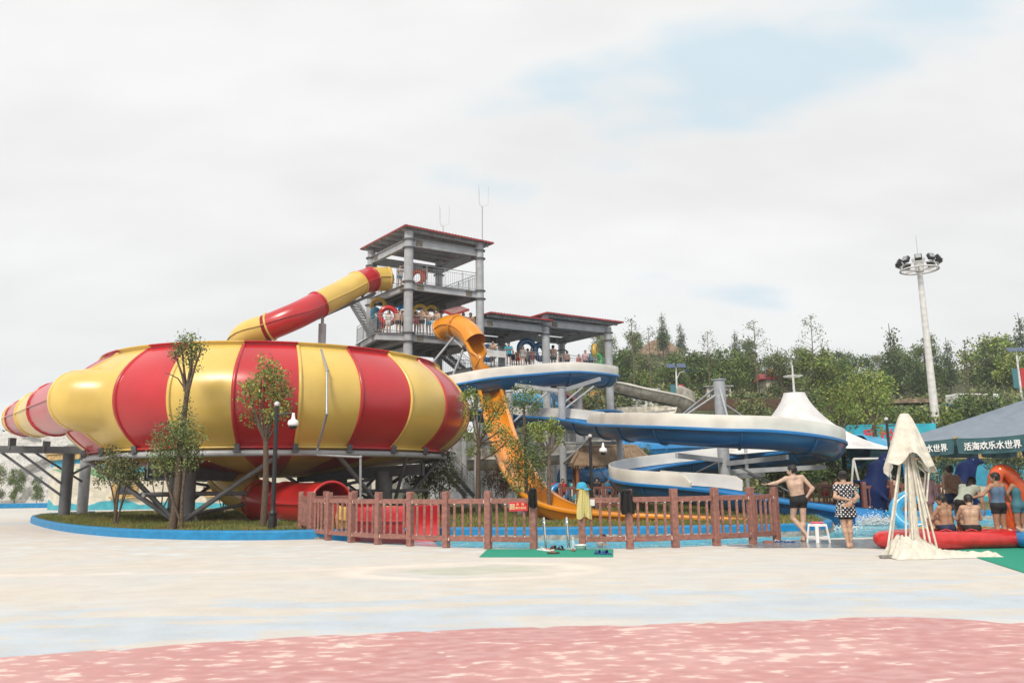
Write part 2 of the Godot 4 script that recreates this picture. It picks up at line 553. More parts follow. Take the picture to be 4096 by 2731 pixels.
func plaza_material() -> StandardMaterial3D:
	# worn pigment on pale concrete: cream, a faded blue band, an old patched ring
	var w := 1400
	var h := 1000
	var n1 := FastNoiseLite.new(); n1.seed = 5; n1.frequency = 0.25; n1.fractal_octaves = 5
	var n2 := FastNoiseLite.new(); n2.seed = 6; n2.frequency = 1.3; n2.fractal_octaves = 5
	var n3 := FastNoiseLite.new(); n3.seed = 7; n3.frequency = 0.6; n3.fractal_octaves = 4
	var im := Image.create(w, h, false, Image.FORMAT_RGB8)
	var d := PackedByteArray()
	d.resize(w * h * 3)
	var k := 0
	var ring: Vector3 = Vector3(-0.76, 0, -13.89)
	for j in h:
		var z := -4.0 - 26.0 * j / h
		for i in w:
			var x := -18.0 + 36.0 * i / w
			var a := n1.get_noise_2d(x, z * 1.5)
			var b := n2.get_noise_2d(x, z * 1.2)
			var e := n3.get_noise_2d(x * 0.5 + 40.0, z * 2.0)
			var c := Vector3(0.785, 0.768, 0.742)
			c = c.lerp(Vector3(0.79, 0.755, 0.70), smoothstep(-0.2, 0.5, a + 0.3 * b) * 0.45)
			c = c.lerp(Vector3(0.745, 0.76, 0.765), smoothstep(0.05, 0.5, -a + 0.4 * b) * 0.45)
			# faded blue band in front of the red
			var zb := -9.1 - 0.16 * x
			var t := smoothstep(0.55, 1.0, 1.0 - absf(z - zb + 0.5 * a) / 4.2 + 0.75 * e + 0.35 * b)
			c = c.lerp(Vector3(0.69, 0.745, 0.80), t * 0.7)
			var t2 := smoothstep(0.25, 0.6, e + 0.5 * b + 0.1)
			if z < -17.0:
				c = c.lerp(Vector3(0.78, 0.83, 0.86), t2 * 0.6)
			# old repair: a pale ring with a greenish middle and a pale streak running off to the left
			var rr := Vector2((x - ring.x) / 2.1, (z - ring.z) / 1.35).length() + 0.12 * b
			c = c.lerp(Vector3(0.71, 0.72, 0.66), smoothstep(0.62, 0.40, rr) * 0.75)
			c = c.lerp(Vector3(0.86, 0.82, 0.775), smoothstep(0.22, 0.0, absf(rr - 0.95)) * 0.8)
			if x < ring.x:
				var zs := ring.z - 0.9 + (x - ring.x) * -0.18 - 0.012 * (x - ring.x) * (x - ring.x)
				c = c.lerp(Vector3(0.85, 0.81, 0.775), smoothstep(0.30, 0.05, absf(z - zs + 0.25 * b)) * 0.6)
			c *= 1.0 + 0.05 * b + 0.03 * rng.randf() - (0.12 if rng.randf() < 0.0012 else 0.0)
			d[k] = int(clampf(c.x, 0, 1) * 255.0 * 0.985); d[k + 1] = int(clampf(c.y, 0, 1) * 255.0 * 0.985); d[k + 2] = int(clampf(c.z, 0, 1) * 255.0 * 0.985)
			k += 3
	im = Image.create_from_data(w, h, false, Image.FORMAT_RGB8, d)
	var m := StandardMaterial3D.new()
	m.resource_name = "worn_concrete_paint"
	m.albedo_texture = ImageTexture.create_from_image(im)
	m.uv1_scale = Vector3(1, 1, 1)
	m.roughness = 0.8
	m.heightmap_enabled = false
	return m

func red_paint_material() -> StandardMaterial3D:
	var w := 2000
	var h := 720
	var n1 := FastNoiseLite.new(); n1.seed = 15; n1.frequency = 0.5; n1.fractal_octaves = 5
	var n2 := FastNoiseLite.new(); n2.seed = 16; n2.frequency = 3.4; n2.fractal_octaves = 5
	var n3 := FastNoiseLite.new(); n3.seed = 19; n3.frequency = 0.9; n3.fractal_type = FastNoiseLite.FRACTAL_RIDGED; n3.fractal_octaves = 2
	var d := PackedByteArray()
	d.resize(w * h * 3)
	var k := 0
	for j in h:
		var z := -3.0 - 7.2 * j / h
		for i in w:
			var x := -10.0 + 20.0 * i / w
			var a := n1.get_noise_2d(x * 0.8, z)
			var b := n2.get_noise_2d(x * 0.9, z * 1.6)
			var c := Vector3(0.745, 0.545, 0.535)
			c = c.lerp(Vector3(0.775, 0.60, 0.588), smoothstep(-0.15, 0.4, a))
			c = c.lerp(Vector3(0.74, 0.60, 0.60), smoothstep(0.0, 0.4, b - a) * 0.5)
			# worn through to the cream coat: patches and scraped lines
			var worn := smoothstep(0.20, 0.42, b * 0.8 + a * 0.45 - 0.010 * x) * 0.75
			worn = maxf(worn, smoothstep(0.86, 0.96, n3.get_noise_2d(x * 0.6 + z * 0.7, z * 1.0 - x * 0.15) + 0.3 * b))
			# left end fades to cream where the coat is nearly gone
			worn = maxf(worn, smoothstep(-3.2, -7.5, x + 3.0 * a + 2.5 * b) * 0.75)
			c = c.lerp(Vector3(0.85, 0.805, 0.76), worn * 0.8)
			c *= 1.0 + 0.09 * b
			d[k] = int(clampf(c.x, 0, 1) * 255.0); d[k + 1] = int(clampf(c.y, 0, 1) * 255.0); d[k + 2] = int(clampf(c.z, 0, 1) * 255.0)
			k += 3
	var m := StandardMaterial3D.new()
	m.resource_name = "worn_red_paint"
	m.albedo_texture = ImageTexture.create_from_image(Image.create_from_data(w, h, false, Image.FORMAT_RGB8, d))
	m.roughness = 0.75
	return m

func ground():
	# one paved sheet: it stops at the pool's near edge and at the kerb of the planted island
	var near := PackedVector2Array()
	var fp := []
	for i in range(0, fence_posts.size()):
		fp.append(fence_posts[i] + Vector2(0, -0.22))
	var arc := smooth2(fp, 0.4)
	var poly := PackedVector2Array([Vector2(-110, 4), Vector2(110, 4), Vector2(110, -21.3), Vector2(24, -21.2), Vector2(16, -20.9), Vector2(11, -20.6), Vector2(8.2, -20.5), Vector2(6.9, -20.1)])
	for i in range(arc.size() - 1, -1, -1):
		poly.append(arc[i])
	var kb := smooth2(kerb_line.slice(0, 8), 0.6)
	for i in range(kb.size() - 2, -1, -1):
		poly.append(kb[i])
	poly.append(Vector2(-20, -52)); poly.append(Vector2(-8, -57)); poly.append(Vector2(32, -58)); poly.append(Vector2(110, -58)); poly.append(Vector2(110, -140)); poly.append(Vector2(-110, -140))
	var mb := flat(poly, 0.0)
	for i in mb.u.size():
		mb.u[i] = Vector2((mb.u[i].x + 18.0) / 36.0, (-4.0 - mb.u[i].y) / 26.0)
	struct("plaza_ground", mb, plaza_material())
	# red coat with a ragged edge
	var edge := [Vector3(-5.78, 0, -7.04), Vector3(-4.45, 0, -7.25), Vector3(-4, 0, -7.41), Vector3(-3.51, 0, -7.54), Vector3(-2.93, 0, -7.78), Vector3(-2.5, 0, -7.89), Vector3(-1.84, 0, -8.06), Vector3(-1.37, 0, -8.13), Vector3(-0.65, 0, -8.27), Vector3(-0.04, 0, -8.35), Vector3(0.59, 0, -8.39), Vector3(1.35, -0, -8.44), Vector3(1.86, 0, -8.48), Vector3(2.37, 0, -8.49), Vector3(3.03, 0, -8.57), Vector3(3.72, 0, -8.67), Vector3(4.21, 0, -8.61), Vector3(4.6, 0, -8.4), Vector3(4.97, 0, -8.2), Vector3(6.08, 0, -7.75)]
	var es := smooth(edge, 0.12)
	var pr := PackedVector2Array([Vector2(9.9, -3.1), Vector2(-9.9, -3.1)])
	var nz := FastNoiseLite.new(); nz.seed = 3; nz.frequency = 1.6; nz.fractal_octaves = 4
	for p in es:
		if absf(p.x) < 9.85:
			var j := nz.get_noise_2d(p.x * 1.4, 0.0)
			pr.append(Vector2(p.x, p.z + 0.05 * j + (0.06 if j > 0.3 else 0.0)))
	var rb := flat(pr, 0.004)
	for i in rb.u.size():
		rb.u[i] = Vector2((rb.u[i].x + 10.0) / 20.0, (-3.0 - rb.u[i].y) / 7.2)
	struct("red_paint_coat", rb, red_paint_material())
	# wet floor where the bathers stand
	var wet := PackedVector2Array()
	for i in 60:
		var a := TAU * i / 60.0
		var r := 1.0 + 0.13 * nz.get_noise_2d(cos(a) * 2.0, sin(a) * 2.0) + 0.06 * sin(a * 7.0)
		wet.append(Vector2(11.2 + 6.2 * cos(a) * r, -18.45 + 1.85 * sin(a) * r))
	var wm := mat("wet_floor", 0.42, 0.425, 0.43, 0.14, "stain", 0.6, {"bump": "bumpy", "relief": 0.3})
	struct("wet_ground", flat(wet, 0.004), wm)
	# pool basin and water
	var pw := PackedVector2Array()
	for p in arc:
		pw.append(p)
	for p in [Vector2(6.9, -20.1), Vector2(8.2, -20.5), Vector2(11, -20.6), Vector2(16, -20.9), Vector2(24, -21.2), Vector2(24, -30.2)]:
		pw.append(p)
	var kr := smooth2(kerb_line.slice(7, 18), 0.4)
	for i in range(kr.size() - 1, -1, -1):
		pw.append(kr[i] + Vector2(0, 0.02))
	struct("pool_floor", flat(pw, -0.85), M.pool_blue)
	var wall := MB.new()
	for i in pw.size():
		var a := pw[i]
		var b := pw[(i + 1) % pw.size()]
		wall.quad(Vector3(a.x, -0.85, a.y), Vector3(b.x, -0.85, b.y), Vector3(b.x, 0.0, b.y), Vector3(a.x, 0.0, a.y))
	struct("pool_wall", wall, M.pool_blue)
	water(pw)
	# planted island: soil sheet, grass, kerb
	var isl := PackedVector2Array()
	var kl := smooth2(kerb_line, 0.5)
	for p in kl:
		isl.append(p)
	for p in [Vector2(30, -58), Vector2(-8, -57), Vector2(-20, -52)]:
		isl.append(p)
	struct("island_ground", flat(isl, 0.2), M.soil)
	var kbm := MB.new()
	var rows := []
	var kk := PackedVector3Array()
	for p in kl:
		kk.append(Vector3(p.x, 0, p.y))
	for i in kk.size():
		var t := (kk[mini(i + 1, kk.size() - 1)] - kk[maxi(i - 1, 0)]).normalized()
		var s := t.cross(Vector3.UP)
		var row := PackedVector3Array()
		for q in [[-0.13, -0.9], [-0.13, 0.20], [-0.10, 0.245], [-0.04, 0.262], [0.06, 0.262], [0.11, 0.245], [0.13, 0.2], [0.13, 0.1]]:
			row.append(kk[i] + s * q[0] * -1.0 + Vector3.UP * q[1])
		rows.append(row)
	kbm.grid(rows, false, false)
	var ksm := struct("blue_kerb", kbm, M.kerb)
	var ew := MB.new()
	rows = []
	var ke := smooth2(kerb_line.slice(7, 18), 0.4)
	for i in ke.size():
		var t := (ke[mini(i + 1, ke.size() - 1)] - ke[maxi(i - 1, 0)]).normalized()
		var s := Vector3(-t.y, 0, t.x)
		if s.z < 0.0: s = -s
		rows.append(PackedVector3Array([Vector3(ke[i].x, -0.4, ke[i].y) + s * 0.14, Vector3(ke[i].x, 0.055, ke[i].y) + s * 0.14, Vector3(ke[i].x, 0.06, ke[i].y) + s * 0.1]))
	ew.grid(rows, false, false)
	struct("pool_edge_wall", ew, M.concrete)
	grass(isl)

func water(pw: PackedVector2Array):
	var f := FastNoiseLite.new(); f.seed = 31; f.frequency = 0.9; f.fractal_octaves = 4
	var f2 := FastNoiseLite.new(); f2.seed = 37; f2.frequency = 2.6; f2.fractal_octaves = 3
	var mb := MB.new()
	var st := 0.09
	var x0 := -6.2; var z0 := -17.4
	var nx := int(26.2 / st); var nz := int(13.6 / st)
	var idx := PackedInt32Array(); idx.resize((nx + 1) * (nz + 1)); idx.fill(-1)
	var hgt := PackedFloat32Array(); hgt.resize((nx + 1) * (nz + 1))
	for j in nz + 1:
		for i in nx + 1:
			var x := x0 + i * st
			var z := z0 - j * st
			hgt[j * (nx + 1) + i] = -0.07 + 0.030 * f.get_noise_2d(x, z) + 0.020 * f2.get_noise_2d(x, z * 1.3)
	for j in nz:
		for i in nx:
			var c := Vector2(x0 + (i + 0.5) * st, z0 - (j + 0.5) * st)
			if not Geometry2D.is_point_in_polygon(c, pw):
				continue
			var q := [0, 0, 0, 0]
			var e := 0
			for o in [[0, 0], [1, 0], [1, 1], [0, 1]]:
				var ii: int = i + o[0]
				var jj: int = j + o[1]
				var at := jj * (nx + 1) + ii
				if idx[at] < 0:
					var hl := hgt[jj * (nx + 1) + maxi(ii - 1, 0)]
					var hr := hgt[jj * (nx + 1) + mini(ii + 1, nx)]
					var hd := hgt[maxi(jj - 1, 0) * (nx + 1) + ii]
					var hu := hgt[mini(jj + 1, nz) * (nx + 1) + ii]
					idx[at] = mb.put(Vector3(x0 + ii * st, hgt[at], z0 - jj * st), Vector3(-(hr - hl) / (2 * st), 1, (hu - hd) / (2 * st)).normalized())
				q[e] = idx[at]
				e += 1
			mb.face(q[0], q[1], q[2]); mb.face(q[0], q[2], q[3])
	var m := mat("water", 0.17, 0.58, 0.70, 0.08, "", 1, {"alpha": 0.82, "spec": 0.5})
	var o := struct("pool_water", mb, m)

func grass(isl: PackedVector2Array):
	rng.seed = 77
	var mb := MB.new()
	for k in 7:
		var a := rnd(0, TAU)
		var r := Vector3(cos(a), 0, sin(a))
		var b := r * rnd(0.0, 0.05)
		var l := rnd(0.05, 0.11)
		var w := Vector3(-r.z, 0, r.x) * 0.007
		var g := rnd(0.7, 1.2)
		mb.col = Color(0.15 * g, 0.19 * g, 0.045 * g)
		mb.tri(b - w, b + w, b + r * l * rnd(0.2, 0.7) + Vector3.UP * l, Vector3.UP * 0.6 + r)
	var spots := []
	var dens := FastNoiseLite.new(); dens.seed = 9; dens.frequency = 0.28; dens.fractal_octaves = 4
	while spots.size() < 26000:
		var p := Vector2(rnd(-25, 14), rnd(-22.4, -46))
		if rnd() < (-p.y - 24.0) / 34.0:
			continue
		if dens.get_noise_2d(p.x, p.y * 1.4) + rnd(-0.25, 0.25) < -0.12:
			continue
		if Geometry2D.is_point_in_polygon(p, isl) and p.distance_to(Vector2(-9.7, -33)) > 3.0:
			spots.append(p)
	var mm := MultiMesh.new()
	mm.transform_format = MultiMesh.TRANSFORM_3D
	mm.use_colors = true
	mm.mesh = mb.mesh(true)
	mm.instance_count = spots.size()
	for i in spots.size():
		var s := rnd(0.7, 1.5)
		mm.set_instance_transform(i, Transform3D(Basis(Vector3.UP, rnd(0, TAU)).scaled(Vector3(s, s * rnd(0.7, 1.2), s)), Vector3(spots[i].x, 0.2, spots[i].y)))
		var dry := clampf(dens.get_noise_2d(spots[i].x * 2.0 + 50.0, spots[i].y * 2.0) * 2.0 + 0.2, 0, 1)
		mm.set_instance_color(i, Color(1, 1, 1).lerp(Color(1.9, 1.25, 1.5), dry))
	var o := MultiMeshInstance3D.new()
	o.name = "grass"
	o.multimesh = mm
	o.material_override = M.grass
	add_child(o)
	tag(o, "patchy short green grass on the kerbed island under the slides", "grass", "", "stuff")

# ---------- bowl slide ----------
var BC := Vector3(-9.73, 0, -33.0)
var BF := Vector3(0.283, 0, 0.959)   # from the bowl's middle towards the plaza
var BS := Vector3(0.959, 0, -0.283)
const BR := 7.9
const BK := 1.0758

func sc(x: float, y: float, z: float) -> Vector3:
	return Vector3(x * BK, 1.4 + (y - 1.4) * BK, z * BK)

func bdir(a: float) -> Vector3:
	return BF * cos(a) + BS * sin(a)

func bowl_r(y: float) -> float:
	var t := (y - 4.42) / 1.76
	if t > 0.0:
		return BR - (BR - 6.62) * pow(t, 2.1)
	return BR - (BR - 6.80) * pow(-t / 0.94, 2.3)

# outer radius with the inlet tube running in along the tangent at -66 degrees
func bowl_outer(a: float, y: float) -> float:
	var r := bowl_r(y)
	var al := a - deg_to_rad(-66.0)
	if a < deg_to_rad(-56.0) or a > deg_to_rad(-11.0):
		return r
	var into := smoothstep(deg_to_rad(11.0), deg_to_rad(31.0), al)
	var rho := 1.03 * (1.0 - 0.27 * into)
	var dy := (y - 4.42) / rho
	var w := rho * sqrt(maxf(0.0, 1.0 - dy * dy))
	var dl := 7.62 - 1.9 * into
	var rt := (dl + w) / cos(minf(al, 0.5))
	if absf(dy) >= 1.0:
		rt = dl - 2.0 * (absf(dy) - 1.0)
	# smooth union of the two radii
	var k := 0.42
	var h := maxf(k - absf(r - rt), 0.0) / k
	return maxf(r, rt) + h * h * k * 0.25

func bowl_slide():
	var t := thing("bowl_slide", "giant red and yellow striped bowl water slide on a grey steel frame", "water slide", Vector3(BC.x * BK, 1.4 * (1.0 - BK), BC.z * BK))
	t.scale = Vector3.ONE * BK
	var o := -BC
	var ncol := 10
	for s in 24:
		var a0 := deg_to_rad(-10.0 + 15.0 * s)
		if a0 > PI: a0 -= TAU
		var a1 := a0 + deg_to_rad(15.0)
		var mb := MB.new()
		var rows := []
		for i in ncol + 1:
			var a := lerpf(a0, a1, float(i) / ncol)
			if a > PI: a -= TAU
			var a_in := clampf(a, a0 + 0.001, a1)
			if a0 < deg_to_rad(-56.0) and a1 < deg_to_rad(-54.0):
				a_in = -9.0
			var e := bdir(a)
			var row := PackedVector3Array()
			row.append(e * 6.97 + Vector3.UP * 2.72)
			row.append(e * 6.97 + Vector3.UP * 2.77)
			for k in 29:
				var y := 2.80 + 3.34 * k / 28.0
				row.append(e * (bowl_outer(a_in, y) if a_in > -8.0 else bowl_r(y)) + Vector3.UP * y)
			row.append(e * 6.60 + Vector3.UP * 6.17)
			row.append(e * 6.62 + Vector3.UP * 6.24)
			row.append(e * 6.70 + Vector3.UP * 6.26)
			row.append(e * 6.70 + Vector3.UP * 6.30)
			row.append(e * 6.50 + Vector3.UP * 6.30)
			for k in 8:
				var y := 6.15 - 3.3 * k / 7.0
				row.append(e * (bowl_r(clampf(y, 2.8, 6.14)) - 0.08) + Vector3.UP * y)
			rows.append(row)
		mb.grid(rows, false, true)
		var red: bool = s % 2 == 0
		var p := part("side_panel", mb, M.red if red else M.yellow, t)
		# bolted flange standing proud at the seam
		var fb := MB.new()
		var fr := []
		for side in 5:
			var row := PackedVector3Array()
			for k in 31:
				var y := 2.78 + 3.40 * k / 30.0
				var ang: float = a0 + [-0.0075, -0.0075, 0.0, 0.0075, 0.0075][side]
				var ai := a0
				var rr := bowl_r(clampf(y, 2.8, 6.14))
				if ai > deg_to_rad(-56.0) and ai < deg_to_rad(-11.0):
					rr = bowl_outer(maxf(ai, deg_to_rad(-55.9)), clampf(y, 2.8, 6.14))
				row.append(bdir(ang) * (rr + [-0.04, 0.045, 0.055, 0.045, -0.04][side]) + Vector3.UP * y)
			fr.append(row)
		fb.grid(fr, false, false)
		part("seam_flange", fb, M.red if red else M.yellow, p)
		# underside of the bowl
		var ub := MB.new()
		var ur := []
		for i in 7:
			var e := bdir(lerpf(a0, a1, i / 6.0))
			var row := PackedVector3Array()
			for q in [[6.95, 2.74], [6.6, 2.60], [5.2, 2.34], [3.4, 2.08], [1.6, 1.90], [0.8, 1.84], [0.8, 1.90], [3.4, 2.16], [6.8, 2.74]]:
				row.append(e * q[0] + Vector3.UP * q[1])
			ur.append(row)
		ub.grid(ur, false, false)
		part("floor_panel", ub, M.red if red else M.yellow, t)
		var br := MB.new()
		var e0 := bdir(a0)
		var side_v := e0.cross(Vector3.UP)
		br.bar(e0 * 6.98 + Vector3.UP * 2.56, e0 * 7.05 + Vector3.UP * 2.84, 0.05, 0.16)
		br.box(e0 * 6.98 + Vector3.UP * 2.6, Vector3(0.3, 0.05, 0.22), Basis(e0, Vector3.UP, side_v))
		part("bracket", br, M.dark_steel, t)
	# ring pipe
	var rb := MB.new()
	rb.ring(Vector3(0, 2.55, 0), 6.88, 0.105, Basis(), 72, 10)
	part("ring_pipe", rb, M.steel, t)
	# legs, head beams, struts
	var la := [-37.0, 55.0, 144.0, 234.0]
	var feet := []
	for i in 4:
		feet.append(bdir(deg_to_rad(la[i])) * 4.95)
	for i in 4:
		var e := bdir(deg_to_rad(la[i]))
		var f: Vector3 = feet[i]
		var lb := MB.new()
		lb.tube([f + Vector3.UP * 0.15, f + Vector3.UP * 2.0], 0.33, 24)
		var leg := part("leg", lb, M.shaded_steel, t)
		for k in 8:
			var g := MB.new()
			var d := Vector3(cos(TAU * k / 8), 0, sin(TAU * k / 8))
			var w := Vector3(-d.z, 0, d.x) * 0.012
			var a := f + d * 0.32 + Vector3.UP * 0.75
			var b := f + d * 0.32 + Vector3.UP * 0.18
			var c := f + d * 0.56 + Vector3.UP * 0.18
			g.tri(a + w, b + w, c + w, w); g.tri(a - w, b - w, c - w, -w); g.quad(a - w, a + w, c + w, c - w, d + Vector3.UP)
			part("base_gusset", g, M.shaded_steel, leg)
		var hb := MB.new()
		hb.bar(f * 0.35 + Vector3.UP * 1.85, e * 6.6 + Vector3.UP * 2.05, 0.3, 0.4)
		hb.bar(e * 6.45 + Vector3.UP * 1.88, e * 6.55 + Vector3.UP * 2.48, 0.26, 0.1)
		hb.bar(e * 6.62 + Vector3.UP * 1.8, e * 6.62 + Vector3.UP * 2.3, 0.42, 0.03)
		part("head_beam", hb, M.dark_steel, t)
		for sgn in [-1.0, 1.0]:
			var sb := MB.new()
			var e2 := bdir(deg_to_rad(la[i] + sgn * 38.0))
			sb.tube([f + e2 * 0.3 + Vector3.UP * 0.35, e2 * 6.85 + Vector3.UP * 2.5], 0.085, 10)
			part("strut", sb, M.shaded_steel, t)
			var s2 := MB.new()
			var e3 := bdir(deg_to_rad(la[i] + sgn * 13.0))
			s2.tube([f + e3 * 0.4 + Vector3.UP * 0.4, e3 * 6.85 + Vector3.UP * 2.5], 0.07, 8)
			part("strut", s2, M.dark_steel, t)
		var hs := MB.new()
		var nf: Vector3 = feet[(i + 1) % 4]
		hs.tube([f + Vector3.UP * 1.25, nf + Vector3.UP * 1.25], 0.075, 10)
		hs.tube([f + Vector3.UP * 1.25, f + e * 1.9 + Vector3.UP * 1.25], 0.075, 10)
		part("cross_tube", hs, M.shaded_steel, t)
		var dg := MB.new()
		dg.tube([f + Vector3.UP * 0.5, nf + Vector3.UP * 1.8], 0.06, 8)
		part("brace", dg, M.dark_steel, t)
	# drain pipe down the outside
	var dp := MB.new()
	for q in [[Vector3(-6.55, 6.06, -27), Vector3(-6.08, 5.18, -25.95)], [Vector3(-6.08, 5.18, -25.95), Vector3(-5.92, 3.71, -25.4)], [Vector3(-5.92, 3.71, -25.4), Vector3(-6.37, 2.69, -26.2)], [Vector3(-6.37, 2.69, -26.2), Vector3(-6.4, 2.45, -26.2)], [Vector3(-6.4, 2.45, -26.2), Vector3(-5.01, 2.37, -26.4)], [Vector3(-5.01, 2.37, -26.4), Vector3(-4.98, 0.76, -26.4)]]:
		dp.tube([q[0] + o, q[1] + o], 0.042, 10)
	for q in [Vector3(-6.08, 5.18, -25.95), Vector3(-5.92, 3.71, -25.4), Vector3(-5.01, 2.37, -26.4)]:
		dp.ball(q + o, Vector3.ONE * 0.06)
	part("drain_pipe", dp, M.rail, t)
	inlet_tube()
	outlet_tube()

# a closed fibreglass tube in coloured lengths, with flanges between them and a seam along each side
func striped_tube(t: Node3D, path: PackedVector3Array, rad: Callable, cuts: Array, cols: Array, off: Vector3, from_a := 0.0, to_a := TAU):
	var L := lengths(path)
	for c in cuts.size() - 1:
		var mb := MB.new()
		var rows := []
		var seams := [MB.new(), MB.new()]
		var sp := [PackedVector3Array(), PackedVector3Array()]
		var first := -1
		var last := -1
		for i in path.size():
			if L[i] < cuts[c] - 0.001 or L[i] > cuts[c + 1] + 0.35:
				continue
			if first < 0: first = i
			last = i
			var tg := (path[mini(i + 1, path.size() - 1)] - path[maxi(i - 1, 0)]).normalized()
			var x := tg.cross(Vector3.UP).normalized()
			var y := x.cross(tg)
			var r: float = rad.call(L[i])
			var row := PackedVector3Array()
			for j in 25:
				var a := lerpf(from_a, to_a, j / 24.0)
				row.append(path[i] + off + (x * cos(a) + y * sin(a)) * r)
			if to_a - from_a < 6.0:
				for j in range(24, -1, -1):
					var a := lerpf(from_a, to_a, j / 24.0)
					row.append(path[i] + off + (x * cos(a) + y * sin(a)) * (r - 0.05))
			rows.append(row)
			sp[0].append(path[i] + off + x * (r + 0.03))
			sp[1].append(path[i] + off - x * (r + 0.03))
		if rows.size() < 2:
			continue
		mb.grid(rows, to_a - from_a < 6.0, false)
		var p := part("tube_section", mb, M[cols[c % cols.size()]], t)
		for k in 2:
			var sm := MB.new()
			sm.tube(sp[k], 0.035, 6)
			part("side_seam", sm, M[cols[c % cols.size()]] if cols[0] != "red" else M.rust, p)
		var fl := MB.new()
		var tg2 := (path[mini(first + 1, path.size() - 1)] - path[first]).normalized()
		var x2 := tg2.cross(Vector3.UP).normalized()
		var y2 := x2.cross(tg2)
		var fr := []
		var r2: float = rad.call(L[first])
		for q in [[-0.05, -0.03], [-0.05, 0.06], [0.05, 0.06], [0.05, -0.03]]:
			var row := PackedVector3Array()
			for j in 29:
				var a := lerpf(from_a, to_a, j / 28.0)
				row.append(path[first] + off + tg2 * q[0] + (x2 * cos(a) + y2 * sin(a)) * (r2 + q[1]))
			fr.append(row)
		fl.grid(fr, false, true)
		part("flange", fl, M[cols[c % cols.size()]], p)

func inlet_tube():
	var t := thing("tube_slide", "red and yellow striped enclosed tube slide from the tower top round to the bowl", "water slide", Vector3(-20, 0, -40))
	var pts := [Vector3(-7.75, 14.30, -49.0), Vector3(-8.63, 14.18, -48.5), Vector3(-9.25, 13.71, -47.5), Vector3(-10.12, 12.68, -46), Vector3(-11.1, 11.72, -44.7), Vector3(-12.02, 10.86, -43.6), Vector3(-13.38, 10.22, -43.4), Vector3(-15.01, 9.75, -44), sc(-15.6, 8.05, -43.6), sc(-18.6, 7.1, -44.6), sc(-21.3, 6.1, -43.2), sc(-22.9, 5.3, -40.3), sc(-22.75, 4.8, -37.2), sc(-21.06, 4.55, -34.5), sc(-17.8, 4.44, -30.7), sc(-14.57, 4.42, -26.93), sc(-14.34, 4.42, -26.66)]
	var path := smooth(pts, 0.3)
	var L := lengths(path)
	var total := L[L.size() - 1]
	var rad := func(s: float) -> float: return lerpf(0.75, 1.045, smoothstep(total - 14.0, total - 4.0, s)) - 0.12 * smoothstep(total - 0.6, total - 0.1, s)
	var cuts := [0.0, 1.1, 2.4, 6.0, 9.4, 12.8]
	var e := [total - 13.6, total - 11.2, total - 8.0, total - 5.0, total]
	var k := maxi(1, int(round((e[0] - 12.8) / 3.0)))
	if k % 2 == 0: k += 1
	for i in range(1, k):
		cuts.append(lerpf(12.8, e[0], float(i) / k))
	cuts.append_array(e)
	striped_tube(t, path, rad, cuts, ["yellow", "red"], -t.position)

	# carrying frame along the upper run
	var o := -t.position
	var fb := MB.new()
	fb.tube([Vector3(-8.4, 13.17, -48) + o, Vector3(-10.66, 11.32, -45.3) + o, Vector3(-13.56, 9.35, -43.2) + o], 0.09, 8)
	fb.tube([Vector3(-9.43, 12.44, -47) + o, Vector3(-10.48, 12.82, -49.5) + o], 0.08, 8)
	part("carrying_beam", fb, M.dark_steel, t)
	for q in [[Vector3(-10.88, 11.15, -45), 1400.0], [Vector3(-8.9, 12.76, -47.4), 0.0]]:
		if q[1] > 0:
			var cb := MB.new()
			cb.tube([q[0] + o + Vector3(0, 0.15, 0), q[0] + o - Vector3(0, 0.55, 0)], 0.09, 10)
			cb.tube([q[0] + o - Vector3(0, 0.5, 0), Vector3(q[0].x, 0.15, q[0].z) + o], 0.22, 16)
			part("column", cb, M.steel, t)
	for q in [Vector3(-12.92, 9.72, -43.3), Vector3(-10.88, 11.24, -45), Vector3(-9.06, 12.76, -47.4)]:
		var s := MB.new()
		s.bar(q + o + Vector3(0, -0.05, 0), q + o + Vector3(0, 0.4, 0), 0.12, 0.12)
		part("saddle", s, M.dark_steel, t)
	# legs and brackets under the left loop
	for q in [[Vector3(-22.3, 0.2, -40.4), 3.62, 0.27], [Vector3(-22.9, 0.2, -43.2), 4.2, 0.27]]:
		var lb := MB.new()
		lb.tube([q[0] + o, Vector3(q[0].x, q[1], q[0].z) + o], q[2], 18)
		part("leg", lb, M.dark_steel if q[1] < 4.0 else M.steel, t)
	var beam := MB.new()
	beam.bar(Vector3(-25.3, 3.45, -38.6) + o, Vector3(-20.2, 3.4, -40.8) + o, 0.2, 0.34)
	part("head_beam", beam, M.dark_steel, t)
	for q in [[Vector3(-24.2, 3.4, -39.2), Vector3(-22.4, 1.75, -40.2)], [Vector3(-24.9, 3.4, -38.9), Vector3(-22.4, 1.2, -40.2)], [Vector3(-23.6, 3.4, -39.4), Vector3(-22.9, 1.9, -43.0)], [Vector3(-20.4, 3.3, -40.9), Vector3(-22.2, 2.2, -40.5)]]:
		var sb := MB.new()
		sb.tube([q[0] + o, q[1] + o], 0.06, 8)
		part("strut", sb, M.dark_steel, t)
	for q in [Vector3(-24.4, 3.75, -39.1), Vector3(-23.0, 3.6, -39.6)]:
		var s := MB.new()
		s.bar(q + o - Vector3(0, 0.3, 0), q + o + Vector3(0, 0.25, 0), 0.5, 0.1)
		part("saddle", s, M.dark_steel, t)

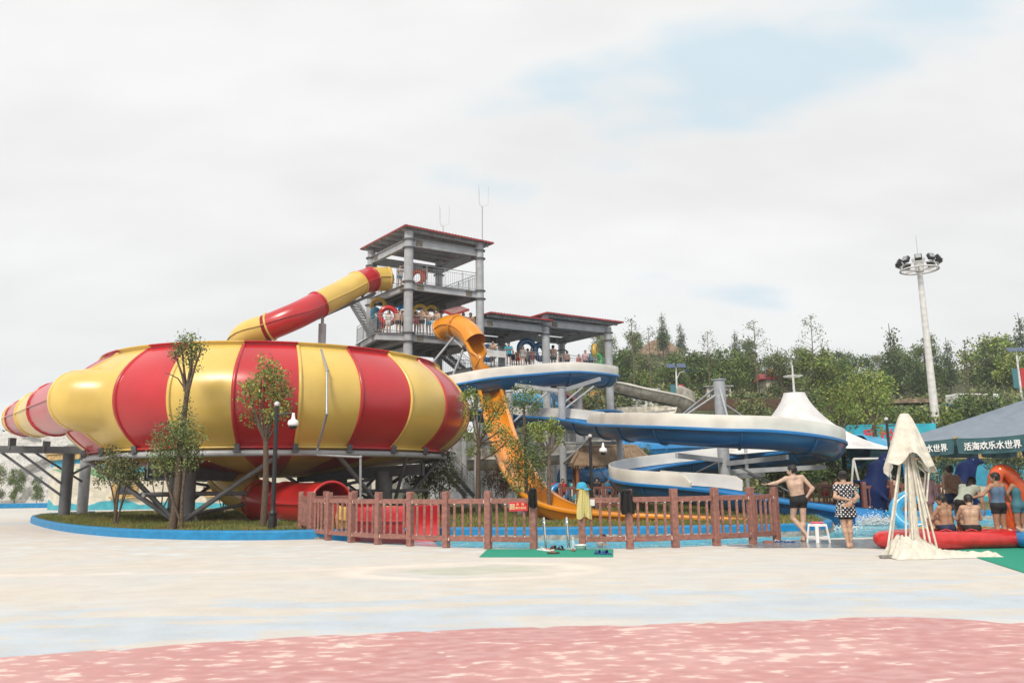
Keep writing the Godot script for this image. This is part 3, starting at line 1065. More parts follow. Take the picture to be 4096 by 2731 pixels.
func outlet_tube():
	var t := thing("outlet_slide", "yellow and red outlet tube under the bowl curving down to the pool", "water slide", Vector3(-7.2, 0, -29))
	var o := -t.position
	var path := smooth([Vector3(-12.31, 2.75, -35.2), Vector3(-12.09, 2.15, -34.8), Vector3(-11.5, 1.51, -33.8), Vector3(-10.47, 1.06, -32.6), Vector3(-9.25, 0.89, -31.2), Vector3(-7.78, 0.86, -29.6), Vector3(-6.24, 0.84, -27.8)], 0.3)
	var L := lengths(path)
	var tot := L[L.size() - 1]
	var rad := func(s: float) -> float: return lerpf(1.15, 0.74, smoothstep(0.0, 3.4, s))
	striped_tube(t, path, rad, [0.0, 4.5, 6.4, tot], ["yellow", "bright_red", "bright_red"], o)
	# open run-out into the pool
	var p2 := smooth([Vector3(-6.2, 0.75, -27.4), Vector3(-5.15, 0.63, -25.6), Vector3(-4.4, 0.51, -23.9), Vector3(-3.69, 0.5, -22.9), Vector3(-3.05, 0.51, -22.3), Vector3(-2.46, 0.52, -21.9)], 0.25)
	var L2 := lengths(p2)
	var tot2 := L2[L2.size() - 1]
	striped_tube(t, p2, func(s: float) -> float: return lerpf(0.62, 0.80, smoothstep(0.0, tot2, s)), [0.0, tot2 - 3.2, tot2 - 2.2, tot2], ["bright_red", "yellow", "red"], o, PI - 0.5, TAU + 0.5)
	var mr := MB.new()
	mr.ring(Vector3(-6.24, 0.84, -27.8) + o, 0.76, 0.05, Basis(Vector3(0.78, 0, -0.62), Vector3(0.62, 0, 0.78), Vector3(0, -1, 0)), 36, 8)
	part("mouth_ring", mr, M.bright_red, t)
	for q in [Vector3(-8.61, 0.62, -30), Vector3(-4.11, 0.27, -23.3)]:
		var s := MB.new()
		s.box(Vector3(q.x, 0.05, q.z) + o, Vector3(0.5, 0.5, 0.5), Basis(), 0.03)
		part("footing", s, M.concrete, t)

# ---------- slide tower ----------
var TN := Vector3(-6.22, 0, -47.0)
var TR := Vector3(-2.01, 0, -49.6)
var TL := Vector3(-9.2, 0, -50.95)
var TV := Vector3(-3.0, 0, -4.0)
var TC := Vector3(2.24, 0, -52.2)
var TD := Vector3(6.7, 0, -54.8)
var TU := Vector3(0.851, 0, -0.525)

func ibeam(mb: MB, a: Vector3, b: Vector3, h := 0.42, w := 0.24):
	mb.bar(a, b, 0.03, h)
	mb.bar(a + Vector3.UP * (h / 2 - 0.015), b + Vector3.UP * (h / 2 - 0.015), w, 0.03)
	mb.bar(a - Vector3.UP * (h / 2 - 0.015), b - Vector3.UP * (h / 2 - 0.015), w, 0.03)

func railing(called: String, parent: Node, pts: Array, h := 1.1, gap := 0.13):
	var fr := MB.new()
	var bl := MB.new()
	for i in pts.size() - 1:
		var a: Vector3 = pts[i]
		var b: Vector3 = pts[i + 1]
		var up := Vector3.UP
		fr.tube([a + up * h, b + up * h], 0.024, 6)
		fr.tube([a + up * (h - 0.17), b + up * (h - 0.17)], 0.016, 5)
		fr.tube([a + up * 0.1, b + up * 0.1], 0.016, 5)
		var n := maxi(1, int(round(a.distance_to(b) / 1.4)))
		for k in n + 1:
			var p := a.lerp(b, float(k) / n)
			fr.tube([p, p + up * h], 0.024, 6)
		var m := int(a.distance_to(b) / gap)
		for k in range(1, m):
			var p := a.lerp(b, float(k) / m)
			bl.tube([p + up * 0.1, p + up * (h - 0.17)], 0.010, 4, false)
	var o := part(called, fr, M.rail, parent)
	var q := part("balusters", bl, M.rail, o)
	q.set_meta("kind", "stuff")

func column(parent: Node, p: Vector3, top: float, r: float, collars: Array):
	var mb := MB.new()
	mb.tube([p + Vector3.UP * 0.15, p + Vector3.UP * top], r, 20)
	var c := part("column", mb, M.steel, parent)
	for y in collars:
		var k := MB.new()
		k.tube([p + Vector3.UP * (y - 0.03), p + Vector3.UP * (y + 0.03)], r + 0.11, 20)
		part("collar", k, M.dark_steel, c)
		var k2 := MB.new()
		k2.tube([p + Vector3.UP * (y - 0.55), p + Vector3.UP * (y - 0.5)], r + 0.12, 20)
		part("collar", k2, M.dark_steel, c)

# corrugated sheet roof on purlins; a,b,c,d go round the corners, ribs run from a-b to d-c
func sheet_roof(parent: Node, a: Vector3, b: Vector3, c: Vector3, d: Vector3):
	var up := MB.new()
	var dn := MB.new()
	var n := int(a.distance_to(b) / 0.055)
	var rows := [PackedVector3Array(), PackedVector3Array()]
	var r2 := [PackedVector3Array(), PackedVector3Array()]
	for i in n + 1:
		var t := float(i) / n
		var h: float = [0.0, 0.0, 0.05, 0.05][i % 4]
		rows[0].append(a.lerp(b, t) + Vector3.UP * (0.02 + h)); rows[1].append(d.lerp(c, t) + Vector3.UP * (0.02 + h))
		r2[0].append(a.lerp(b, t) + Vector3.UP * h); r2[1].append(d.lerp(c, t) + Vector3.UP * h)
	up.grid(rows, false, false)
	dn.grid(r2, false, true)
	for q in [[a, b], [b, c], [c, d], [d, a]]:
		up.bar(q[0] + Vector3.UP * 0.0, q[1] + Vector3.UP * 0.0, 0.02, 0.09)
	var o := part("roof_sheet", up, M.roof_red, parent)
	part("roof_lining", dn, M.roof_under, o)
	for k in 6:
		var t := 0.08 + 0.84 * k / 5.0
		var pb := MB.new()
		pb.bar(a.lerp(d, t) - Vector3.UP * 0.09 + (b - a) * 0.02, b.lerp(c, t) - Vector3.UP * 0.09 - (b - a) * 0.02, 0.07, 0.17)
		part("purlin", pb, M.roof_under if k == 0 else M.steel, parent)

func splice(parent: Node, a: Vector3, b: Vector3, t: float, h: float):
	var d := (b - a).normalized()
	var nrm := Vector3(-d.z, 0, d.x)
	if nrm.z < 0: nrm = -nrm
	var p := a.lerp(b, t) + nrm * 0.03
	var m := MB.new()
	m.box(p, Vector3(0.42, h * 0.72, 0.03), Basis(d, Vector3.UP, d.cross(Vector3.UP)))
	for i in 3:
		for j in 2:
			m.box(p + d * (-0.14 + 0.14 * i) + Vector3.UP * (-0.08 + 0.16 * j) + nrm * 0.02, Vector3(0.035, 0.035, 0.03), Basis(d, Vector3.UP, d.cross(Vector3.UP)))
	part("splice_plate", m, M.splice, parent)

func deck(parent: Node, corners: Array, y: float, h := 0.42):
	var mb := MB.new()
	var poly := PackedVector2Array()
	for c in corners:
		poly.append(Vector2(c.x, c.z))
	var t := Geometry2D.triangulate_polygon(poly)
	for lay in [[y, Vector3.UP], [y - 0.06, Vector3.DOWN]]:
		var b := mb.v.size()
		for p in poly:
			mb.put(Vector3(p.x, lay[0], p.y), lay[1])
		for i in range(0, t.size(), 3):
			mb.face(b + t[i], b + t[i + 1], b + t[i + 2])
	var o := part("deck_floor", mb, M.dark_steel, parent)
	for i in corners.size():
		var a: Vector3 = corners[i] + Vector3.UP * (y - 0.065 - h / 2)
		var b: Vector3 = corners[(i + 1) % corners.size()] + Vector3.UP * (y - 0.065 - h / 2)
		var bm := MB.new()
		ibeam(bm, a, b, h)
		var q := part("deck_beam", bm, M.steel, parent)
		if a.distance_to(b) > 3.0:
			splice(q, a, b, 0.16, h); splice(q, a, b, 0.84, h)
	var jm := MB.new()
	for k in range(1, 6):
		var s := k / 6.0
		ibeam(jm, corners[0].lerp(corners[1], s) + Vector3.UP * (y - 0.2), corners[3].lerp(corners[2], s) + Vector3.UP * (y - 0.2), 0.2, 0.12)
	part("joists", jm, M.dark_steel, o)

func stair(parent: Node, a: Vector3, b: Vector3, w: Vector3, n: int, rails := true, m := "dark_steel"):
	# a is the upper end, b the lower, w the step's width as a vector
	var st := MB.new()
	for s in [0.0, 1.0]:
		st.bar(a + w * s, b + w * s, 0.06, 0.24)
	var o := part("stair_flight", st, M[m], parent)
	for k in n:
		var p := a.lerp(b, (k + 0.5) / n)
		var tm := MB.new()
		var d := Vector3(b.x - a.x, 0, b.z - a.z).normalized()
		tm.box(p + w * 0.5, Vector3(w.length(), 0.03, 0.26), Basis(w.normalized(), Vector3.UP, w.normalized().cross(Vector3.UP)))
		part("tread", tm, M[m], o)
	if rails:
		for s in [0.0, 1.0]:
			railing("stair_railing", o, [a + w * s, b + w * s], 1.0, 0.16)

func tower():
	var t := thing("slide_tower", "three level grey steel slide tower with a red corrugated roof", "tower")
	var B := TR + TL - TN
	for q in [[TN, 0.28], [TR, 0.26], [TL, 0.26], [B, 0.26]]:
		column(t, q[0], 16.75, q[1], [16.25, 13.6, 10.45])
	# beams under the roof
	for q in [[TN, TR], [TR, B], [B, TL], [TL, TN]]:
		var bm := MB.new()
		ibeam(bm, q[0] + Vector3.UP * 16.1, q[1] + Vector3.UP * 16.1, 0.5)
		var p := part("roof_beam", bm, M.steel, t)
		splice(p, q[0] + Vector3.UP * 16.1, q[1] + Vector3.UP * 16.1, 0.14, 0.5)
	var e := (TR - TN).normalized() * 0.55
	var g := (TL - TN).normalized() * 0.55
	sheet_roof(t, TN - e - g + Vector3.UP * 16.95, TR + e * 1.3 - g + Vector3.UP * 16.75, B + e * 1.3 + g + Vector3.UP * 16.75, TL - e + g + Vector3.UP * 16.95)
	deck(t, [TN, TR, B, TL], 13.6)
	# middle deck reaches out on the left
	var A1 := TN - (TR - TN).normalized() * 1.75 + (TL - TN) * 0.1
	var A2 := TL - (TR - TN).normalized() * 0.9
	deck(t, [TN, TR, B, TL], 10.45)
	deck(t, [A1, TN - e * 0.3, TL - e * 0.3, A2], 10.45)
	var lb := MB.new()
	ibeam(lb, A2 + Vector3.UP * 9.2, TN + Vector3.UP * 9.45, 0.36)
	ibeam(lb, A2 + Vector3.UP * 8.9, TL + Vector3.UP * 9.0, 0.36)
	part("lower_beam", lb, M.steel, t)
	railing("railing", t, [TN + Vector3.UP * 13.6, TR + Vector3.UP * 13.6, B + Vector3.UP * 13.6, TL + Vector3.UP * 13.6, TL.lerp(TN, 0.3) + Vector3.UP * 13.6], 1.15)
	railing("railing", t, [TN.lerp(TL, 0.02) + Vector3.UP * 13.6, TN.lerp(TL, 0.3) + Vector3.UP * 13.6], 1.15)
	railing("railing", t, [TN + Vector3.UP * 10.45, TN.lerp(TR, 0.66) + Vector3.UP * 10.45], 1.1)
	railing("railing", t, [TN.lerp(TR, 0.86) + Vector3.UP * 10.45, TR + Vector3.UP * 10.45, B + Vector3.UP * 10.45, TL + Vector3.UP * 10.45], 1.1)
	railing("railing", t, [TN + Vector3.UP * 10.45, A1 + Vector3.UP * 10.45, A2 + Vector3.UP * 10.45], 1.1)
	stair(t, Vector3(-10.76, 13.52, -51.6), Vector3(-9.1, 10.92, -50.4), Vector3(0.5, 0, -0.8), 12)
	var ld := MB.new()
	ld.bar(Vector3(-11.31, 13.66, -51.8), Vector3(-10.31, 13.49, -51.4), 1.1, 0.08)
	part("landing", ld, M.dark_steel, t)
	stair(t, Vector3(-5.51, 10.83, -55.5), Vector3(-3.38, 9.08, -56.5), Vector3(0.7, 0, -0.8), 14)
	# sloping sign board under the upper deck
	var sb := MB.new()
	sb.quad(Vector3(-4.24, 12.11, -48.5), Vector3(-3.58, 11.71, -47.8), Vector3(-2.65, 12.22, -48.6), Vector3(-3.34, 12.66, -49.4), Vector3.UP)
	sb.quad(Vector3(-4.24, 12.11, -48.5) - Vector3.UP * 0.1, Vector3(-3.58, 11.71, -47.8) - Vector3.UP * 0.1, Vector3(-2.65, 12.22, -48.6) - Vector3.UP * 0.1, Vector3(-3.34, 12.66, -49.4) - Vector3.UP * 0.1, Vector3.DOWN)
	var aw := part("awning_board", sb, mat("faded_board", 0.36, 0.20, 0.20, 0.7, "soft", 0.5), t)
	sb = MB.new()
	sb.bar(Vector3(-3.58, 11.68, -47.8), Vector3(-2.65, 12.18, -48.6), 0.05, 0.14); sb.bar(Vector3(-4.24, 12.07, -48.5), Vector3(-3.58, 11.68, -47.8), 0.05, 0.14)
	part("edge_trim", sb, M.roof_red, aw)
	# lower platforms to the right
	var w := thing("slide_platform", "low grey platform with two red corrugated roofs beside the tower", "platform")
	for q in [[TC, 12.6], [TD, 12.15], [TC + TV, 12.6], [TD + TV, 12.15]]:
		column(w, q[0], q[1] if q[0] == TC else q[1], 0.26, [11.75, 8.75])
	var pr := [[TR, TC, 12.3, 0.0], [TC, TD, 12.65, 0.45]]
	for k in 2:
		var a: Vector3 = pr[k][0]
		var b: Vector3 = pr[k][1]
		var yy: float = 11.95 if k == 1 else 11.55
		for q in [[a, b], [b, b + TV], [b + TV, a + TV], [a + TV, a]]:
			var bm := MB.new()
			ibeam(bm, q[0] + Vector3.UP * yy, q[1] + Vector3.UP * yy, 0.45)
			var p := part("roof_beam", bm, M.steel, w)
			splice(p, q[0] + Vector3.UP * yy, q[1] + Vector3.UP * yy, 0.14, 0.45)
		var e2 := (b - a).normalized() * 0.5
		var g2 := TV.normalized() * 0.7
		var y2 := yy + 0.52
		if k == 0:
			sheet_roof(w, a + e2 * 0.6 - g2 + Vector3.UP * (y2 + 0.05), b + e2 * 0.2 - g2 + Vector3.UP * y2, b + e2 * 0.2 + TV + g2 + Vector3.UP * y2, a + e2 * 0.6 + TV + g2 + Vector3.UP * (y2 + 0.05))
		else:
			sheet_roof(w, a - e2 * 0.8 - g2 + Vector3.UP * (y2 + 0.08), b + e2 * 1.6 - g2 + Vector3.UP * y2, b + e2 * 1.6 + TV + g2 + Vector3.UP * y2, a - e2 * 0.8 + TV + g2 + Vector3.UP * (y2 + 0.08))
	deck(w, [TR, TC, TC + TV, TR + TV], 8.85)
	deck(w, [TC, TD, TD + TV, TC + TV], 8.85)
	railing("railing", w, [TR + Vector3.UP * 8.85, TR.lerp(TC, 0.4) + Vector3.UP * 8.85], 1.1)
	railing("railing", w, [TR.lerp(TC, 0.7) + Vector3.UP * 8.85, TC + Vector3.UP * 8.85, TD + Vector3.UP * 8.85, TD + TV + Vector3.UP * 8.85, TC + TV + Vector3.UP * 8.85, TR + TV + Vector3.UP * 8.85], 1.1)
	# notice board on the railing
	var nb := MB.new()
	nb.bar(TR.lerp(TC, 0.08) + Vector3(0.1, 9.62, 0.12), TR.lerp(TC, 0.36) + Vector3(0.1, 9.62, 0.12), 0.03, 0.42)
	solo("notice_board", nb, M.white, "white notice board hung on the lower platform railing", "board")
	# two lightning rods on the roof
	for q in [[Vector3(-1.83, 17.13, -49.8), Vector3(-1.82, 19.31, -49.8), 0.028, "tall thin lightning rod at the right corner of the tower roof"], [Vector3(-4.48, 17.97, -51), Vector3(-4.48, 18.41, -51), 0.02, "short lightning rod on the middle of the tower roof"]]:
		var rod := thing("lightning_rod", q[3], "lightning rod", q[0])
		var m := MB.new()
		m.tube([Vector3(0, -0.4, 0), q[1] - q[0]], q[2], 8)
		part("mast", m, M.rail, rod)
		for s in 3:
			var b := Vector3(cos(s * 2.1), 0, sin(s * 2.1)) * 0.42
			var pm := MB.new()
			pm.tube([q[1] - q[0], q[1] - q[0] + b * 0.9 + Vector3.UP * 0.12, q[1] - q[0] + b + Vector3.UP * 1.35], 0.008, 6)
			part("prong", pm, M.rail, rod)

# ---------- open flumes ----------
# path runs along the rim; gl and gr are [from, to] lengths that carry a raised white wall on the left or right
func flume(t: Node3D, path: PackedVector3Array, step: float, hull: String, rim: String, gl: Array, gr: Array, opt := {}):
	var off := -t.position
	var L := lengths(path)
	var tot := L[L.size() - 1]
	var n := maxi(1, int(round(tot / step)))
	var R: float = opt.get("r", 0.62)
	var flare: float = opt.get("flare", R)
	var gh: float = opt.get("gh", 0.5)
	var inner: String = opt.get("inner", hull)
	var frames := []
	for i in path.size():
		var tg := (path[mini(i + 1, path.size() - 1)] - path[maxi(i - 1, 0)]).normalized()
		var x := tg.cross(Vector3.UP).normalized()
		frames.append([x, x.cross(tg), tg])
	for c in n:
		var s0 := tot * c / n
		var s1 := tot * (c + 1) / n
		var rows := []
		var rin := []
		var rl := []
		var rr := []
		var wl := []
		var wr := []
		var ids := []
		for i in path.size():
			if L[i] < s0 - 0.001 or (L[i] > s1 + 0.001 and (ids.is_empty() or L[ids[-1]] > s1 - 0.001)):
				continue
			ids.append(i)
			var x: Vector3 = frames[i][0]
			var y: Vector3 = frames[i][1]
			var p := path[i] + off
			var r := lerpf(R, flare, smoothstep(tot - 2.5, tot, L[i]))
			var row := PackedVector3Array()
			var ri := PackedVector3Array()
			for j in 15:
				var a := PI + PI * j / 14.0
				row.append(p + x * cos(a) * r * 1.05 + y * (sin(a) * r * 1.15 - 0.02))
				ri.append(p + x * cos(a) * (r - 0.04) * 1.05 + y * (sin(a) * (r - 0.04) * 1.15 - 0.02))
			rows.append(row); rin.append(ri)
			for sgn in [-1.0, 1.0]:
				var q := PackedVector3Array()
				for k in [[-0.06, 0.0], [0.10, 0.0], [0.12, -0.03], [0.12, -0.11], [0.10, -0.13], [0.0, -0.13]]:
					q.append(p + x * sgn * (r * 1.05 + k[0]) + y * k[1])
				(rl if sgn < 0 else rr).append(q)
			for sgn in [-1.0, 1.0]:
				var g: Array = gl if sgn < 0 else gr
				var inside := false
				var hh := gh
				for z in range(0, g.size(), 2):
					if L[i] >= g[z] and L[i] <= g[z + 1]:
						inside = true
						hh = gh * clampf(minf((L[i] - g[z]) / 0.5, (g[z + 1] - L[i]) / 0.6) + 0.25, 0.25, 1.0)
				if inside:
					var q := PackedVector3Array()
					for k in [[0.02, 0.0], [0.05, hh * 0.5], [0.03, hh], [0.06, hh + 0.015], [0.09, hh], [0.10, hh * 0.5], [0.07, 0.0]]:
						q.append(p + x * sgn * (r * 1.05 + k[0] - 0.03) + y * (k[1] + 0.002))
					(wl if sgn < 0 else wr).append(q)
		if rows.size() < 2:
			continue
		var mb := MB.new()
		mb.grid(rows, false, false)
		var h := part("hull_section", mb, M[hull], t)
		var mi := MB.new()
		mi.grid(rin, false, true)
		part("inner_lining", mi, M[inner], h)
		for q in [rl, rr]:
			var m := MB.new()
			m.grid(q, false, false)
			part("rim", m, M[rim], h)
		for q in [wl, wr]:
			if q.size() > 1:
				var m := MB.new()
				m.grid(q, false, false)
				part("splash_guard", m, M[opt.get("guard", "guard_white")], h)
		# joint flange at the start of each length
		var i0: int = ids[0]
		var jr := []
		for k in [[-0.03, 1.03], [-0.03, 1.12], [0.03, 1.12], [0.03, 1.03]]:
			var q := PackedVector3Array()
			for j in 15:
				var a := PI + PI * j / 14.0
				q.append(path[i0] + off + frames[i0][2] * k[0] + frames[i0][0] * cos(a) * R * 1.02 * k[1] + frames[i0][1] * (sin(a) * R * 1.12 * k[1] - 0.02))
			jr.append(q)
		var jm := MB.new()
		jm.grid(jr, false, true)
		part("joint_flange", jm, M[hull], h)

func prop(t: Node3D, base: Vector3, top: float, r: float, m := "steel"):
	var mb := MB.new()
	mb.tube([Vector3(base.x, 0.15, base.z) - t.position, Vector3(base.x, top, base.z) - t.position], r, 18)
	var o := part("column", mb, M[m], t)
	var cp := MB.new()
	cp.tube([Vector3(base.x, top, base.z) - t.position, Vector3(base.x, top + 0.04, base.z) - t.position], r + 0.06, 18)
	part("cap_plate", cp, M[m], o)

func arm(t: Node3D, a: Vector3, b: Vector3, w := 0.14, h := 0.2, m := "steel"):
	var mb := MB.new()
	mb.bar(a - t.position, b - t.position, w, h)
	part("bracket_arm", mb, M[m], t)

func strut(t: Node3D, a: Vector3, b: Vector3, r := 0.055, m := "steel"):
	var mb := MB.new()
	mb.tube([a - t.position, b - t.position], r, 8)
	part("strut", mb, M[m], t)

func at_length(path: PackedVector3Array, x: float, from := 0) -> float:
	# length at which the path first crosses that x after index from
	var L := lengths(path)
	for i in range(maxi(from, 1), path.size()):
		if (path[i].x - x) * (path[i - 1].x - x) <= 0.0:
			return L[i]
	return 0.0

func flumes():
	# blue and white: platform, sweep to the left, back, one turn round the thick column, into the pool
	var t := thing("open_flume", "long blue and white open flume winding down round a thick grey column", "water slide", Vector3(4, 0, -40))
	var pts := [Vector3(4.4, 8.75, -53.0), Vector3(5.6, 8.25, -50.6), Vector3(5.75, 7.9, -48.4), Vector3(4.6, 7.78, -46.6), Vector3(2.99, 7.72, -45.5), Vector3(0.9, 7.47, -44.6), Vector3(-1.18, 7.22, -44), Vector3(-2.63, 6.95, -43.9), Vector3(-4.1, 6.7, -44.3), Vector3(-4.9, 6.4, -45.6), Vector3(-3.9, 6.1, -46.9), Vector3(-1.9, 5.75, -47.0), Vector3(0.69, 5.33, -46), Vector3(2.7, 4.95, -43.4), Vector3(4.33, 4.39, -40), Vector3(5.1, 4.05, -36.4), Vector3(6.3, 3.72, -33.2)]
	var C := Vector3(9.36, 0, -36)
	var hy := [3.46, 3.36, 3.2, 3.06, 2.97, 2.88, 2.78, 2.7, 2.62, 2.45, 2.25, 2.04, 1.82, 1.60, 1.42]
	for k in 15:
		var a := deg_to_rad(-14.0 + 22.5 * k)
		pts.append(C + Vector3(sin(a) * 4.4, hy[k], cos(a) * 4.4))
	pts.append_array([Vector3(6.9, 1.27, -32.3), Vector3(7.84, 1.14, -31), Vector3(9.08, 0.89, -29.8), Vector3(10.38, 0.65, -28.9), Vector3(11.49, 0.47, -28), Vector3(11.95, 0.38, -27.5)])
	var path := smooth(pts, 0.3)
	var L := lengths(path)
	var tot := L[L.size() - 1]
	var g0 := at_length(path, 4.3, 110)
	flume(t, path, 3.0, "flume_blue", "rim_blue", [0.0, 18.0, 21.0, g0 - 0.4, tot - 9.5, tot - 4.6], [g0, tot - 6.2], {"flare": 0.95, "inner": "sky_blue"})
	prop(t, Vector3(9.36, 0, -36), 5.95, 0.26)
	prop(t, Vector3(2.66, 3.22, -43.4), 6.6, 0.19); prop(t, Vector3(-0.19, 3.23, -42.6), 6.3, 0.19); prop(t, Vector3(5.17, 3.01, -39.2), 3.5, 0.15)
	prop(t, Vector3(-2.72, 3.36, -44.8), 6.1, 0.16); prop(t, Vector3(0.82, 3.42, -47.5), 6.2, 0.2); prop(t, Vector3(3.84, 3.34, -46.6), 6.6, 0.22)
	var cc := Vector3(2.75, 6.88, -43.4)
	arm(t, Vector3(cc.x, 6.4, cc.z), Vector3(0.13, 6.83, -43.8)); arm(t, Vector3(cc.x, 6.45, cc.z), Vector3(5.02, 7.34, -45.6))
	strut(t, Vector3(2.72, 5.38, -43.4), Vector3(4.59, 6.84, -45)); strut(t, Vector3(2.72, 5.72, -43.4), Vector3(3.9, 6.71, -44.4))
	strut(t, Vector3(-0.03, 4.69, -42.8), Vector3(2.04, 6.5, -43.6)); strut(t, Vector3(2.67, 2.55, -43.2), Vector3(4.04, 3.8, -41), 0.06)
	strut(t, Vector3(2.74, 3.59, -43.2), Vector3(5.03, 3.36, -39.4), 0.07)
	for k in 6:
		var a := TAU * k / 6.0 + 0.35
		var yy: float = [2.35, 2.0, 1.75, 1.1, 0.9, 2.5][k]
		var e := C + Vector3(sin(a) * 4.3, yy, cos(a) * 4.3)
		arm(t, C + Vector3(0, yy - 0.15, 0), e)
	for q in [[3, 5.75, 3.35], [4, 5.4, 3.3], [2, 5.6, 3.2], [1, 5.0, 2.9], [5, 5.65, 3.3]]:
		var a: float = TAU * q[0] / 6.0 + 0.9
		strut(t, C + Vector3(0, q[1], 0), C + Vector3(sin(a) * 3.7, q[2], cos(a) * 3.7), 0.045)
	for q in [[0.4, 0.4], [2.2, 0.3], [3.9, 0.3]]:
		strut(t, C + Vector3(0, 2.4, 0), C + Vector3(sin(q[0]) * 4.0, q[1] + 0.6, cos(q[0]) * 4.0), 0.04, "dark_steel")
	# orange body slide
	var r := thing("orange_slide", "bright orange slide dropping from the tower and running out beside the pool", "water slide", Vector3(0, 0, -34))
	var hood := smooth([Vector3(-4.22, 10.64, -47.4), Vector3(-3.78, 10.82, -47), Vector3(-3.14, 10.68, -46.4), Vector3(-2.51, 10.16, -45.8), Vector3(-2.13, 9.55, -45.4)], 0.2)
	striped_tube(r, hood, func(_s: float) -> float: return 0.66, [0.0, 1.2, lengths(hood)[hood.size() - 1]], ["orange", "orange"], -r.position)
	var op := smooth([Vector3(-2.19, 9.65, -45.45), Vector3(-1.87, 8.88, -45.1), Vector3(-1.55, 7.7, -44.9), Vector3(-1.21, 6.55, -43.6), Vector3(-0.87, 5.18, -40.8), Vector3(-0.53, 3.84, -37.8), Vector3(0, 2.44, -34), Vector3(0.61, 1.4, -31), Vector3(1.28, 0.87, -29.2), Vector3(2.08, 0.61, -28), Vector3(3.03, 0.5, -27.3), Vector3(4.44, 0.43, -26.8), Vector3(6.74, 0.32, -26.2), Vector3(8.56, 0.2, -25.7), Vector3(9.8, 0.1, -25.2)], 0.3)
	flume(r, op, 3.2, "orange", "orange", [], [], {"r": 0.55, "flare": 0.66})
	prop(r, Vector3(-2.07, 1.98, -44.6), 7.6, 0.12)
	strut(r, Vector3(-5.22, 7.76, -46), Vector3(-3.21, 10.32, -46.4), 0.07); strut(r, Vector3(-3.43, 7.71, -45.8), Vector3(-2.86, 9.18, -45.9), 0.07); strut(r, Vector3(-3.67, 10.13, -46.6), Vector3(-2.89, 9.33, -45.9), 0.06)
	prop(r, Vector3(0.25, 1.3, -33.5), 1.3, 0.12)
	# cream flume on the right, behind the platform
	var c := thing("cream_flume", "cream coloured flume curling behind the platform on the right", "water slide", Vector3(10, 0, -58))
	var cp := smooth([Vector3(5.11, 8.98, -58), Vector3(6.5, 8.75, -57.4), Vector3(7.73, 8.51, -57.2), Vector3(9.21, 8.17, -57.6), Vector3(10.79, 7.93, -58.4), Vector3(12.08, 7.75, -59.4), Vector3(13.24, 7.43, -61), Vector3(13.45, 7.04, -63), Vector3(12.27, 6.81, -63.6), Vector3(10.38, 6.69, -63), Vector3(8.15, 6.45, -61), Vector3(6.04, 6.26, -59)], 0.4)
	var cl := lengths(cp)[cp.size() - 1]
	flume(c, cp, 2.6, "cream_tube", "guard_white", [], [7.0, cl - 3.0], {"r": 0.58, "guard": "cream", "gh": 0.7, "inner": "guard_white"})
	for q in [[Vector3(8.17, 5.56, -58), 5.2], [Vector3(10.28, 5.61, -59), 4.6], [Vector3(4.51, 5.65, -58.5), 6.0]]:
		prop(c, q[0], q[1], 0.2)
	arm(c, Vector3(7.21, 7.89, -57.6), Vector3(12.09, 7.02, -59.6), 0.12, 0.12, "dark_steel")
	arm(c, Vector3(9.68, 6.62, -61), Vector3(12.46, 6.91, -61.5), 0.12, 0.12, "steel")
	# low cream flume behind the trees
	var d := thing("low_cream_flume", "low cream flume end sticking out behind the trees next to the bowl", "water slide", Vector3(0, 0, -46))
	flume(d, smooth([Vector3(-2.98, 2.92, -46), Vector3(-2.21, 2.96, -46.2), Vector3(-1.08, 2.96, -46.8), Vector3(0.38, 3.04, -48), Vector3(2.23, 3.26, -49.5), Vector3(4.16, 3.55, -50.5), Vector3(5.84, 3.68, -51.5)], 0.4), 2.6, "cream_tube", "guard_white", [], [0.0, 12.0], {"r": 0.6, "guard": "cream", "gh": 0.5, "inner": "cream"})
	flume(d, smooth([Vector3(1.79, 1.24, -47), Vector3(3.01, 1.44, -48), Vector3(4.18, 1.65, -49.5)], 0.4), 2.6, "cream_tube", "cream_tube", [], [], {"r": 0.6})
	for q in [[Vector3(-1.51, 1.99, -46.6), 2.2], [Vector3(1.27, 1.98, -48.6), 2.3]]:
		prop(d, q[0], q[1], 0.15)
	# blue tubes at the back
	var b := thing("blue_tube_slide", "closed blue tube slide lying behind the thatched hut", "water slide", Vector3(5, 0, -50))
	var bp := smooth([Vector3(4.15, 2.81, -47), Vector3(5.07, 3.04, -47.4), Vector3(6.33, 3.28, -48), Vector3(7.92, 3.4, -48.6), Vector3(9.58, 3.49, -49.4), Vector3(11.48, 3.58, -51), Vector3(13.14, 3.53, -54)], 0.4)
	striped_tube(b, bp, func(_s: float) -> float: return 0.62, [0.0, 2.6, 5.2, 7.8, lengths(bp)[bp.size() - 1]], ["sky_blue", "sky_blue"], -b.position)
	var bp2 := smooth([Vector3(3.14, 1.87, -47.5), Vector3(3.93, 1.63, -46.6), Vector3(4.94, 1.55, -46.6), Vector3(5.74, 1.83, -47.2), Vector3(6.35, 2.35, -48.4)], 0.4)
	striped_tube(b, bp2, func(_s: float) -> float: return 0.7, [0.0, 2.2, lengths(bp2)[bp2.size() - 1]], ["flume_blue", "flume_blue"], -b.position)
	for q in [[Vector3(5.84, 1.91, -48), 2.4], [Vector3(9.01, 1.88, -49.2), 2.6]]:
		prop(b, q[0], q[1], 0.14)
	var k := thing("distant_blue_tube", "pale blue tube slide seen between the columns under the platform", "water slide", Vector3(2, 0, -62))
	var kp := smooth([Vector3(-1.19, 7.73, -62), Vector3(0.96, 7.8, -63), Vector3(2.97, 7.64, -64), Vector3(4.84, 7.34, -65)], 0.5)
